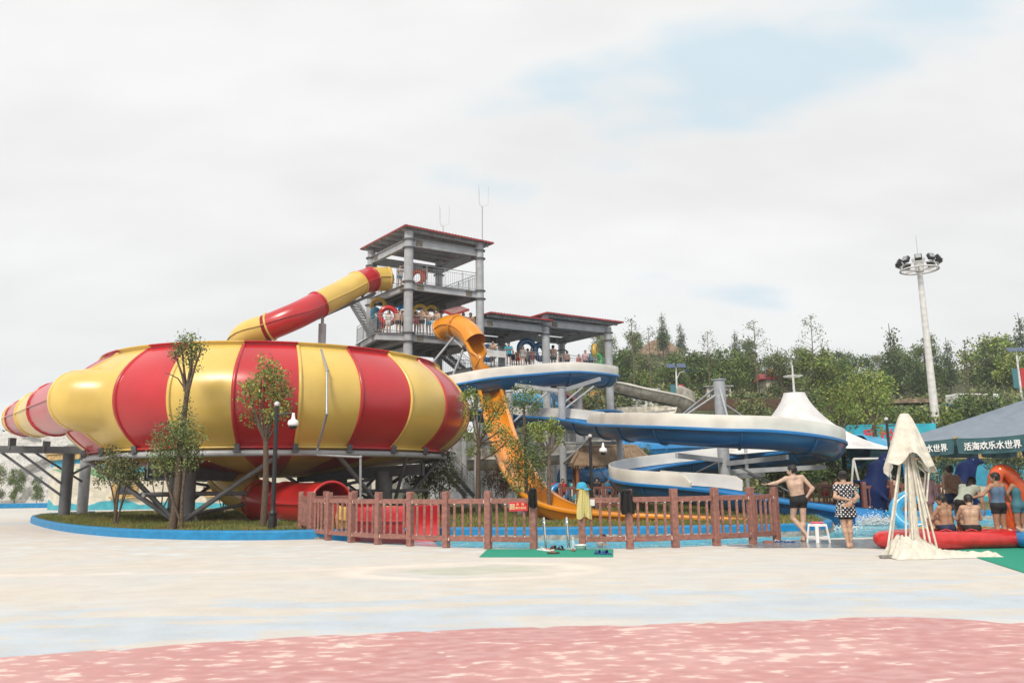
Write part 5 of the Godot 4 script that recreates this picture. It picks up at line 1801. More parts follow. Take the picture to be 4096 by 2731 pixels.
	# trees in front of and behind the pale rock wall on the left
	for q in [[82.0, 76.0, 0, 0.42, "small round tree in front of the white rock wall"], [8.0, 72.0, 2, 0.42, "small olive tree at the left picture edge by the rock wall"], [170.0, 77.0, 1, 0.33, "thin young tree beside the painted building corner"]]:
		var t := thing("wall_tree", q[4], "tree", Vector3((q[0] - 2048.0) / 3200.0 * q[1], 0.0, -q[1]), rnd(0, TAU))
		t.scale = Vector3(q[3] * 0.8, q[3] * 1.25, q[3] * 0.8)
		part("trunk", protos[q[2]][0], M.bark_grey, t)
		part("crown", protos[q[2]][1], M.leaf, t, true)
	for i in 7:
		var t := thing("wall_tree", "dark tree among several behind the white rock wall", "tree", Vector3(-64.0 + 3.5 * i, 0, -92.0), rnd(0, TAU), "trees behind the rock wall")
		t.scale = Vector3.ONE * rnd(1.1, 1.4)
		part("trunk", protos[i % 3][0], M.bark_grey, t)
		part("crown", protos[i % 3][1], M.leaf, t, true)

# ---------- buildings ----------
func poly_sheet(pts: Array, origin: Vector3, x: Vector3, out: Vector3, lift := 0.006) -> MB:
	var mb := MB.new()
	var pl := PackedVector2Array()
	for p in pts:
		pl.append(p)
	var t := Geometry2D.triangulate_polygon(pl)
	for p in pl:
		mb.put(origin + x * p.x + Vector3.UP * p.y + out * lift, out)
	for i in range(0, t.size(), 3):
		mb.face(t[i], t[i + 1], t[i + 2])
	return mb

func wavy(x0: float, x1: float, y0: float, amp: float, k: float, top: float, ph := 0.0) -> Array:
	var a := []
	for i in 41:
		var x := lerpf(x0, x1, i / 40.0)
		a.append(Vector2(x, y0 + amp * sin(x * k + ph) + 0.4 * amp * sin(x * k * 2.3 + 1.0)))
	a.append(Vector2(x1, top)); a.append(Vector2(x0, top))
	return a

func mural_wall(t: Node3D, a: Vector3, b: Vector3, h: float, depth: float, ph: float):
	var x := (b - a).normalized()
	var l := a.distance_to(b)
	var out := x.cross(Vector3.UP)
	if out.z < 0: out = -out
	var o := a - t.position
	var w := MB.new()
	w.box(o + x * l * 0.5 + Vector3.UP * h * 0.5 - out * depth * 0.5, Vector3(l, h, depth), Basis(x, Vector3.UP, x.cross(Vector3.UP)))
	part("wall", w, M.wall_cream, t)
	for q in [[0.0, 0.42, 0.28], [0.30, 0.14, 0.40], [-0.12, 0.12, 0.16]]:
		var c := MB.new()
		c.box(o + x * l * 0.5 + Vector3.UP * (h - 0.1 + q[0]) - out * (depth * 0.5), Vector3(l + q[2] * 2, q[1], depth + q[2] * 2), Basis(x, Vector3.UP, x.cross(Vector3.UP)), 0.02)
		part("cornice", c, M.cornice, t)
	part("painted_sky", poly_sheet(wavy(0.0, l, h - 1.0, 0.28, 0.8, h - 0.3, ph), o, x, out, 0.008), M.mural_blue, t)
	part("painted_hill", poly_sheet(wavy(0.4, l - 0.2, h - 1.55, 0.35, 0.55, h - 1.0, ph + 1.0), o, x, out, 0.004), M.mural_green, t)
	part("painted_wave", poly_sheet(wavy(0.0, l, 0.55, 0.2, 1.3, 0.0, ph + 2.0), o, x, out, 0.006), M.mural_wave, t)
	var k := 0
	while 1.5 + 5.0 * k < l - 1.0:
		var cx := 1.5 + 5.0 * k
		var sw := []
		for i in 15:
			var an := lerpf(-0.4, 4.2, i / 14.0)
			sw.append(Vector2(cx + cos(an) * (0.5 - 0.02 * i), 0.95 + sin(an) * (0.5 - 0.02 * i)))
		for i in 15:
			var an := lerpf(4.2, -0.4, i / 14.0)
			sw.append(Vector2(cx + cos(an) * 0.22, 0.95 + sin(an) * 0.24))
		part("painted_curl", poly_sheet(sw, o, x, out, 0.010), M.mural_wave, t)
		if k % 2 == 0:
			var ml := []
			for i in 11:
				var an := PI + PI * i / 10.0
				ml.append(Vector2(cx + 1.5 + cos(an + 0.3) * 0.32, h - 1.5 + sin(an + 0.3) * 0.3))
			part("painted_melon", poly_sheet(ml, o, x, out, 0.012), M.mural_red, t)
		k += 1

func buildings():
	var t := thing("painted_building", "low cream building with a blue sea mural and yellow cornice under the bowl", "building", Vector3(-26, 0, -63))
	mural_wall(t, Vector3(-36.4, 0, -63.5), Vector3(-33.6, 0, -61.2), 4.1, 4.0, 0.0)
	mural_wall(t, Vector3(-33.6, 0, -61.3), Vector3(-9.5, 0, -61.3), 4.1, 5.0, 1.2)
	for q in [Vector3(-29.34, 1.35, -61.3), Vector3(-22.17, 1.25, -61.3)]:
		var c := Vector3(q.x, 1.55, -61.25) - t.position
		var fr := MB.new()
		fr.box(c, Vector3(1.9, 1.15, 0.12), Basis(), 0.02)
		var w := part("window", fr, M.cornice, t)
		var gl := MB.new()
		gl.box(c + Vector3(0, 0, 0.07), Vector3(1.0, 0.85, 0.03))
		part("pane", gl, M.glass_dark, w)
		for s in [-1.0, 1.0]:
			for k in 6:
				var sl := MB.new()
				sl.box(c + Vector3(s * 0.75, -0.42 + 0.17 * k, 0.08), Vector3(0.42, 0.1, 0.03))
				part("shutter_slat", sl, M.cornice, w)
		var si := MB.new()
		si.box(c + Vector3(0, -0.65, 0.12), Vector3(2.2, 0.12, 0.3), Basis(), 0.02)
		part("sill", si, M.cornice, w)
	var m := thing("painted_wall_right", "cyan and yellow painted wall with a yellow cornice at the right edge", "building", Vector3(25, 0, -44))
	m.name = numbered("painted_building")
	mural_wall(m, Vector3(22.6, 0, -43.6), Vector3(42, 0, -43.6), 2.75, 3.0, 0.3)
	var cy := part("painted_sea", poly_sheet(wavy(0.0, 19.4, 0.9, 0.3, 0.7, 2.3, 0.5), Vector3(22.6, 0, -43.6) - m.position, Vector3.RIGHT, Vector3.BACK, 0.014), M.mural_blue, m)
	# rough white artificial rock face
	var f := FastNoiseLite.new(); f.seed = 81; f.frequency = 0.16; f.fractal_octaves = 3; f.noise_type = FastNoiseLite.TYPE_CELLULAR; f.cellular_return_type = FastNoiseLite.RETURN_CELL_VALUE; f.fractal_type = FastNoiseLite.FRACTAL_NONE
	var g := FastNoiseLite.new(); g.seed = 82; g.frequency = 0.5; g.fractal_octaves = 4
	var mb := MB.new()
	var rows := []
	for j in 34:
		var row := PackedVector3Array()
		for i in 330:
			var x := -72.0 + 76.0 * i / 329.0
			var y := 7.3 * j / 31.0
			var dz := f.get_noise_2d(x * 1.2 + 0.5 * g.get_noise_2d(x, y), y * 2.2) * 0.45 + g.get_noise_2d(x, y * 2.0) * 0.22
			var hh := 7.1 + 0.5 * sin(x * 0.35) + 0.4 * g.get_noise_2d(x * 0.6, 9.0)
			if j >= 32:
				row.append(Vector3(x, hh - 0.1, -80.0 - (j - 31) * 1.5))
			else:
				row.append(Vector3(x, minf(y, hh), -80.0 + dz - 0.12 * y))
		rows.append(row)
	mb.grid(rows, false, false)
	var rw := thing("rock_wall", "tall pale artificial rock wall behind the painted building", "wall", Vector3(-34, 0, -80))
	part("rock_face", mb, M.rockwall, rw).position = -rw.position
	var kb := MB.new()
	kb.bar(Vector3(-80, 0.2, -74.5), Vector3(-37.5, 0.2, -72.0), 0.4, 0.45, 0.05)
	struct("far_kerb", kb, M.kerb)
	var pw := thing("plain_wall", "plain white wall behind the trees right of the bowl", "wall", Vector3(1.0, 0, -60.5))
	var pm := MB.new()
	pm.box(Vector3(0, 2.5, 0), Vector3(14.5, 5.4, 0.3), Basis(), 0.03)
	part("panel", pm, M.white, pw)
	var pc := MB.new()
	pc.box(Vector3(0, 5.26, 0), Vector3(14.7, 0.14, 0.45), Basis(), 0.02)
	part("coping", pc, M.concrete, pw)
	# white tensioned tent
	var tp := thing("white_tent", "white peaked fabric tent with a metal finial at the right", "tent", Vector3(15.2, 0, -43))
	var tr := []
	for j in 14:
		var s := j / 13.0
		var row := PackedVector3Array()
		for i in 49:
			var a := TAU * i / 48.0 + PI / 4
			var sq := 1.0 / maxf(absf(cos(a)), absf(sin(a)))
			var edge := lerpf(1.0, sq, s * 0.85)
			var r := lerpf(0.55, 4.7, pow(s, 1.25)) * edge
			var dip := 1.0 - pow(absf(cos(2.0 * a + PI / 2)), 0.7)
			var y := 6.05 - 3.35 * (1.0 - pow(1.0 - s, 1.55)) + 0.35 * s * s * (1.0 - sq / 1.42) * 2.0
			row.append(Vector3(cos(a) * r, y, sin(a) * r))
		tr.append(row)
	var tb := MB.new()
	tb.grid(tr, false, true)
	tb.lathe(Vector3(0, 6.05, 0), PackedVector2Array([Vector2(0.56, -0.02), Vector2(0.56, 0.03), Vector2(0.0, 0.05)]), 24)
	part("membrane", tb, M.tent, tp)
	var fi := MB.new()
	fi.tube([Vector3(0, 6.0, 0), Vector3(0, 7.6, 0)], _taper(2, 0.07, 0.04), 10)
	var fp := part("finial", fi, M.white, tp)
	var rg := MB.new()
	rg.ring(Vector3(0, 7.0, 0), 0.5, 0.02, Basis(), 28, 6)
	for k in 4:
		rg.tube([Vector3(0, 7.0, 0), Vector3(cos(k * PI / 2), 0, sin(k * PI / 2)) * 0.5 + Vector3(0, 7.0, 0)], 0.015, 5)
	part("ring", rg, M.white, fp)
	for k in 4:
		var a := TAU * k / 4.0 + PI / 4
		var pb := MB.new()
		pb.tube([Vector3(cos(a) * 5.6, 0.0, sin(a) * 5.6), Vector3(cos(a) * 5.6, 3.0, sin(a) * 5.6)], 0.09, 12)
		part("pole", pb, M.steel, tp)
	# thatched hut
	var h := thing("thatched_hut", "small thatched hut with brown posts behind the orange slide", "hut", Vector3(5.0, 0.2, -42.5))
	var th := MB.new()
	rng.seed = 90
	var rr := []
	var prof := [[Vector2(-2.3, -1.3), 2.15], [Vector2(-2.0, -0.9), 2.45], [Vector2(-1.2, -0.12), 3.15]]
	for q in [[-2.3, 1.35, 2.1], [-1.75, 0.75, 2.6], [-1.35, 0.12, 3.1]]:
		pass
	for s in [[1.0, 0.0], [-1.0, 0.0]]:
		var rows2 := []
		for j in 8:
			var row := PackedVector3Array()
			for i in 30:
				var v := j / 7.0
				var u := lerpf(-1.0, 1.0, i / 29.0)
				row.append(Vector3(u * lerpf(1.45, 2.1, v), lerpf(3.1, 2.2, v) + rnd(-0.02, 0.02) - 0.06 * v * v, s[0] * lerpf(0.1, 1.5, v)))
			rows2.append(row)
		th.grid(rows2, false, s[0] < 0)
	for s in [-1.0, 1.0]:
		th.tri(Vector3(s * 1.45, 3.1, 0.1), Vector3(s * 2.1, 2.14, 1.5), Vector3(s * 2.1, 2.14, -1.5), Vector3(s, 0.4, 0))
		th.tri(Vector3(s * 1.45, 3.1, 0.1), Vector3(s * 1.45, 3.1, -0.1), Vector3(s * 2.1, 2.14, -1.5), Vector3(s, 0.4, 0))
	var roof := part("thatch_roof", th, M.thatch, h)
	var fr2 := MB.new()
	for k in 420:
		var u := rnd(-2.1, 2.1)
		var z := 1.5 if k % 2 == 0 else -1.5
		fr2.bar(Vector3(u, 2.22, z - signf(z) * 0.05), Vector3(u + rnd(-0.03, 0.03), 2.22 - rnd(0.08, 0.26), z + signf(z) * 0.03), 0.018, 0.012)
	for k in 260:
		var u := rnd(-1.8, 1.8)
		var v := rnd(0.05, 0.95)
		var y := lerpf(3.1, 2.2, v) - 0.06 * v * v
		fr2.bar(Vector3(u, y + 0.03, lerpf(0.1, 1.5, v)), Vector3(u + rnd(-0.04, 0.04), y - 0.13, lerpf(0.1, 1.5, v) + 0.24), 0.02, 0.012)
	part("straw_fringe", fr2, M.thatch, roof).set_meta("kind", "stuff")
	var rd := MB.new()
	rd.tube([Vector3(-1.45, 3.12, 0), Vector3(1.45, 3.12, 0)], 0.12, 8)
	for s in [-1.0, 1.0]:
		rd.tube([Vector3(s * 1.45, 3.12, 0.0), Vector3(s * 2.1, 2.2, 1.5)], 0.1, 8)
	part("ridge_roll", rd, M.thatch, roof)
	for q in [Vector3(-1.75, 0, 1.2), Vector3(1.75, 0, 1.2), Vector3(-1.75, 0, -1.2), Vector3(1.75, 0, -1.2)]:
		var pb := MB.new()
		pb.tube([q, q + Vector3.UP * 2.3], 0.1, 10)
		part("post", pb, M.hut_wood, h)
	# houses on the hill
	for q in [["hill_house", "small white house beside the bare trees on the hill", 2568.0, 1618.0, 80.0, 2.6, 1.5, "white", "roof_under"], ["hill_house", "flat roofed beige house above the thick grey column", 2865.0, 1592.0, 84.0, 2.5, 1.2, "wall_cream", "roof_under"], ["hill_house", "red roofed house among the trees left of the tent tip", 3110.0, 1565.0, 88.0, 3.0, 1.4, "wall_cream", "roof_red"]]:
		var c := Vector3((q[2] - 2048.0) / 3200.0 * q[4], 0, -q[4])
		var y0: float = 1.4 + (1940.0 - 0.014 * (q[2] - 2048.0) - q[3]) / 3200.0 * q[4] - 0.3
		var hs := thing(q[0], q[1], "house", Vector3(c.x, y0, c.z))
		var b := MB.new()
		b.box(Vector3(0, q[6] / 2 - 1.5, 0), Vector3(q[5], q[6] + 3.0, 2.5))
		part("wall", b, M[q[7]], hs)
		var rf := MB.new()
		if q[8] == "roof_red":
			for s in [-1.0, 1.0]:
				rf.quad(Vector3(-1.9, q[6] + 0.75, 0), Vector3(1.9, q[6] + 0.75, 0), Vector3(2.1, q[6], s * 1.6), Vector3(-2.1, q[6], s * 1.6), Vector3.UP)
				rf.tri(Vector3(s * 1.9, q[6] + 0.75, 0), Vector3(s * 2.1, q[6], 1.6), Vector3(s * 2.1, q[6], -1.6), Vector3(s, 0, 0))
			rf.quad(Vector3(-2.1, q[6], 1.6), Vector3(2.1, q[6], 1.6), Vector3(2.1, q[6], -1.6), Vector3(-2.1, q[6], -1.6), Vector3.DOWN)
			var dm := MB.new()
			dm.ball(Vector3(-0.5, q[6] + 0.9, 0.2), Vector3(0.5, 0.45, 0.5))
			part("dome", dm, M.cornice, hs)
		else:
			rf.box(Vector3(0, q[6] + 0.08, 0), Vector3(q[5] + 0.5, 0.16, 3.0), Basis(), 0.02)
		part("roof", rf, M[q[8]], hs)
		for s in [-0.6, 0.7]:
			var wn := MB.new()
			wn.box(Vector3(s, q[6] * 0.55, 1.26), Vector3(0.6, 0.45, 0.05))
			part("window", wn, M.glass_dark, hs)
	# retaining wall and road rail along the hillside road
	var rt := MB.new()
	rt.bar(Vector3(17, 8.5, -74), Vector3(30, 8.5, -75), 0.4, 1.0)
	solo("retaining_wall", rt, M.rust, "low brown retaining wall along the hillside road", "wall")

# ---------- people ----------
# surface nets over tapered capsules joined by a smooth minimum; clips are [normal, distance] kept where normal.p <= distance
func nets(bones: Array, cell: float, k: float, clips := []) -> MB:
	var lo := Vector3.ONE * 1e9
	var hi := -lo
	for b in bones:
		var r := maxf(b[2], b[3])
		for e in [b[0], b[1]]:
			lo = lo.min(e - Vector3.ONE * r)
			hi = hi.max(e + Vector3.ONE * r)
	lo -= Vector3.ONE * cell * 2.5
	hi += Vector3.ONE * cell * 2.5
	var nx := int(ceil((hi.x - lo.x) / cell)) + 1
	var ny := int(ceil((hi.y - lo.y) / cell)) + 1
	var nz := int(ceil((hi.z - lo.z) / cell)) + 1
	var g := PackedFloat32Array()
	g.resize(nx * ny * nz)
	g.fill(1.0)
	var sy := nx
	var sz := nx * ny
	for b in bones:
		var A: Vector3 = b[0]
		var ab: Vector3 = b[1] - b[0]
		var l2 := maxf(ab.length_squared(), 1e-9)
		var ra: float = b[2]
		var dr: float = b[3] - b[2]
		var m := maxf(b[2], b[3]) + cell * 2.0 + k
		var q0: Vector3 = (b[0].min(b[1]) - Vector3.ONE * m - lo) / cell
		var q1: Vector3 = (b[0].max(b[1]) + Vector3.ONE * m - lo) / cell
		for z in range(maxi(0, int(q0.z)), mini(nz, int(q1.z) + 2)):
			for y in range(maxi(0, int(q0.y)), mini(ny, int(q1.y) + 2)):
				var row := z * sz + y * sy
				for x in range(maxi(0, int(q0.x)), mini(nx, int(q1.x) + 2)):
					var p := Vector3(lo.x + x * cell, lo.y + y * cell, lo.z + z * cell) - A
					var t := clampf(p.dot(ab) / l2, 0.0, 1.0)
					var d := (p - ab * t).length() - ra - dr * t
					var o := g[row + x]
					var h := k - absf(o - d)
					g[row + x] = minf(o, d) - (h * h * 0.25 / k if h > 0.0 else 0.0)
	for c in clips:
		var cn: Vector3 = c[0]
		for z in nz:
			for y in ny:
				var row := z * sz + y * sy
				for x in nx:
					var e: float = cn.dot(Vector3(lo.x + x * cell, lo.y + y * cell, lo.z + z * cell)) - c[1]
					if e > g[row + x]:
						g[row + x] = e
	var mb := MB.new()
	var idx := {}
	var lim := cell * 2.0
	var offs := [0, 1, sy, sy + 1, sz, sz + 1, sz + sy, sz + sy + 1]
	var ed := [[0, 1], [2, 3], [4, 5], [6, 7], [0, 2], [1, 3], [4, 6], [5, 7], [0, 4], [1, 5], [2, 6], [3, 7]]
	for z in nz - 1:
		for y in ny - 1:
			var row := z * sz + y * sy
			for x in nx - 1:
				var c := row + x
				if absf(g[c]) > lim:
					continue
				var s := 0
				for i in 8:
					if g[c + offs[i]] < 0.0: s += 1
				if s == 0 or s == 8:
					continue
				var sum := Vector3.ZERO
				var n := 0
				for e in ed:
					var a := g[c + offs[e[0]]]
					var b := g[c + offs[e[1]]]
					if (a < 0.0) != (b < 0.0):
						var t := a / (a - b)
						var i0: int = e[0]
						var i1: int = e[1]
						sum += Vector3(lerpf(i0 & 1, i1 & 1, t), lerpf((i0 >> 1) & 1, (i1 >> 1) & 1, t), lerpf((i0 >> 2) & 1, (i1 >> 2) & 1, t))
						n += 1
				var gr := Vector3(g[c + 1] - g[c] + g[c + sy + 1] - g[c + sy] + g[c + sz + 1] - g[c + sz] + g[c + sz + sy + 1] - g[c + sz + sy], g[c + sy] - g[c] + g[c + sy + 1] - g[c + 1] + g[c + sz + sy] - g[c + sz] + g[c + sz + sy + 1] - g[c + sz + 1], g[c + sz] - g[c] + g[c + sz + 1] - g[c + 1] + g[c + sz + sy] - g[c + sy] + g[c + sz + sy + 1] - g[c + sy + 1])
				idx[c] = mb.put(lo + (Vector3(x, y, z) + sum / n) * cell, gr.normalized())
	for c in idx:
		var a := g[c]
		var x: int = c % nx
		var y: int = (c / nx) % ny
		var z: int = c / sz
		if x > 0 and y > 0 and (a < 0.0) != (g[c + sz] < 0.0):
			_nq(mb, idx, c, c - 1, c - 1 - sy, c - sy)
		if y > 0 and z > 0 and (a < 0.0) != (g[c + 1] < 0.0):
			_nq(mb, idx, c, c - sy, c - sy - sz, c - sz)
		if x > 0 and z > 0 and (a < 0.0) != (g[c + sy] < 0.0):
			_nq(mb, idx, c, c - 1, c - 1 - sz, c - sz)
	return mb

func _nq(mb: MB, idx: Dictionary, a: int, b: int, c: int, d: int):
	if idx.has(a) and idx.has(b) and idx.has(c) and idx.has(d):
		mb.face(idx[a], idx[b], idx[c]); mb.face(idx[a], idx[c], idx[d])

var kit := {}

func body_kit():
	for q in [["fine", 0.004, 0.005], ["coarse", 0.009, 0.012]]:
		var hb := []
		for f in 4:
			var z: float = [-0.030, -0.010, 0.010, 0.029][f]
			var ln: float = [0.070, 0.080, 0.074, 0.056][f]
			var kn := Vector3(0.0, -0.088 + absf(f - 1.3) * 0.004, z * 1.05)
			hb.append([Vector3(0, -0.005, z * 0.55), kn, 0.014, 0.0115])
			var m := kn + Vector3(-0.010, -ln * 0.48, z * 0.08)
			var e := m + Vector3(-0.024, -ln * 0.40, z * 0.02)
			hb.append([kn, m, 0.0098, 0.0088])
			hb.append([m, e, 0.0088, 0.0072])
		hb.append([Vector3(-0.004, -0.02, -0.022), Vector3(-0.012, -0.055, -0.048), 0.015, 0.0115])
		hb.append([Vector3(-0.012, -0.055, -0.048), Vector3(-0.020, -0.092, -0.056), 0.011, 0.0085])
		kit[q[0] + "_hand"] = nets(hb, q[1], 0.006)
		var head := [[Vector3(0, 0.035, 0.02), Vector3(0, 0.03, -0.005), 0.088, 0.084], [Vector3(0, 0.0, -0.03), Vector3(0, -0.055, -0.045), 0.068, 0.05], [Vector3(0, -0.06, -0.05), Vector3(0, -0.088, -0.062), 0.045, 0.026], [Vector3(0, 0.012, -0.098), Vector3(0, -0.028, -0.112), 0.009, 0.014], [Vector3(-0.03, 0.022, -0.085), Vector3(0.03, 0.022, -0.085), 0.016, 0.016], [Vector3(0, -0.03, 0.02), Vector3(0, -0.12, 0.025), 0.056, 0.054], [Vector3(-0.014, -0.055, -0.092), Vector3(0.014, -0.055, -0.092), 0.011, 0.011]]
		for s in [-1.0, 1.0]:
			head.append([Vector3(s * 0.086, 0.012, 0.012), Vector3(s * 0.084, -0.028, 0.004), 0.014, 0.010])
			head.append([Vector3(s * 0.038, -0.02, -0.068), Vector3(s * 0.042, -0.045, -0.055), 0.026, 0.026])
		kit[q[0] + "_head"] = nets(head, q[1] * 1.5, 0.02)
		var cap := [[Vector3(0, 0.040, 0.025), Vector3(0, 0.036, -0.005), 0.100, 0.095], [Vector3(0, 0.0, 0.03), Vector3(0, -0.035, 0.04), 0.092, 0.075]]
		var cut := [[Vector3(0, -0.62, -0.785), 0.018], [Vector3(0, -1, 0), 0.062]]
		kit[q[0] + "_short"] = nets(cap, q[1] * 1.8, 0.02, cut)
		kit[q[0] + "_bun"] = nets(cap + [[Vector3(0, 0.06, 0.11), Vector3(0, 0.05, 0.125), 0.045, 0.045]], q[1] * 1.8, 0.02, cut)
		kit[q[0] + "_long"] = nets([cap[0], [Vector3(0, 0.0, 0.04), Vector3(0, -0.2, 0.08), 0.098, 0.07], [Vector3(-0.05, -0.05, 0.05), Vector3(-0.06, -0.22, 0.07), 0.06, 0.04], [Vector3(0.05, -0.05, 0.05), Vector3(0.06, -0.22, 0.07), 0.06, 0.04]], q[1] * 1.8, 0.02, [[Vector3(0, -0.35, -0.937), 0.022]])
	var eb := MB.new()
	for s in [-1.0, 1.0]:
		eb.ball(Vector3(s * 0.034, 0.0, -0.085), Vector3(0.011, 0.007, 0.009), 6, 8)
		eb.ball(Vector3(s * 0.036, 0.018, -0.094), Vector3(0.017, 0.004, 0.006), 6, 8)
	kit.eyes = eb.mesh()
	var lb := MB.new()
	lb.ball(Vector3(0, -0.052, -0.100), Vector3(0.022, 0.007, 0.007), 6, 8)
	kit.lips = lb.mesh()

const STAND := {"pe": Vector3(0, 0.94, 0), "wa": Vector3(0, 1.08, 0), "ch": Vector3(0, 1.27, 0.01), "ne": Vector3(0, 1.43, 0.02), "he": Vector3(0, 1.575, -0.01), "sl": Vector3(-0.175, 1.40, 0.015), "sr": Vector3(0.175, 1.40, 0.015), "el": Vector3(-0.225, 1.12, 0.04), "er": Vector3(0.225, 1.12, 0.04), "wl": Vector3(-0.235, 0.88, -0.02), "wr": Vector3(0.235, 0.88, -0.02), "hl": Vector3(-0.09, 0.91, 0), "hr": Vector3(0.09, 0.91, 0), "kl": Vector3(-0.10, 0.50, -0.015), "kr": Vector3(0.10, 0.50, -0.015), "al": Vector3(-0.10, 0.085, 0.03), "ar": Vector3(0.10, 0.085, 0.03)}

func pose(o := {}) -> Dictionary:
	var p := STAND.duplicate()
	for k in o:
		p[k] = o[k]
	return p

func lean(p: Dictionary, a: float, side := 0.0, at := Vector3(0, 0.95, 0)) -> Dictionary:
	# bends everything above the hips forward by a and sideways by side
	var b := Basis(Vector3.RIGHT, -a) * Basis(Vector3.BACK, side)
	var q := p.duplicate()
	for k in ["wa", "ch", "ne", "he", "sl", "sr", "el", "er", "wl", "wr"]:
		q[k] = at + b * (p[k] - at)
	return q

func rail_pose() -> Dictionary:
	var p := lean(pose(), 0.22)
	p.el = Vector3(-0.27, 1.13, -0.30); p.er = Vector3(0.27, 1.13, -0.30)
	p.wl = Vector3(0.02, 1.14, -0.48); p.wr = Vector3(-0.04, 1.16, -0.50)
	return p

func sit_pose(y := 0.0, back := 0.25) -> Dictionary:
	# seat height y: knees up in front
	var p := pose()
	for k in p:
		p[k] -= Vector3(0, 0.94 - y - 0.10, 0)
	p = lean(p, back, 0.0, Vector3(0, y + 0.1, 0))
	p.hl = Vector3(-0.1, y + 0.09, -0.03); p.hr = Vector3(0.1, y + 0.09, -0.03)
	p.kl = Vector3(-0.14, y + 0.34, -0.36); p.kr = Vector3(0.15, y + 0.33, -0.35)
	p.al = Vector3(-0.12, maxf(y - 0.02, -0.2) * 0.2 + 0.08, -0.55); p.ar = Vector3(0.13, maxf(y - 0.02, -0.2) * 0.2 + 0.08, -0.54)
	p.el = Vector3(-0.26, y + 0.30, -0.18); p.er = Vector3(0.26, y + 0.30, -0.18)
	p.wl = Vector3(-0.12, y + 0.34, -0.38); p.wr = Vector3(0.10, y + 0.34, -0.38)
	return p

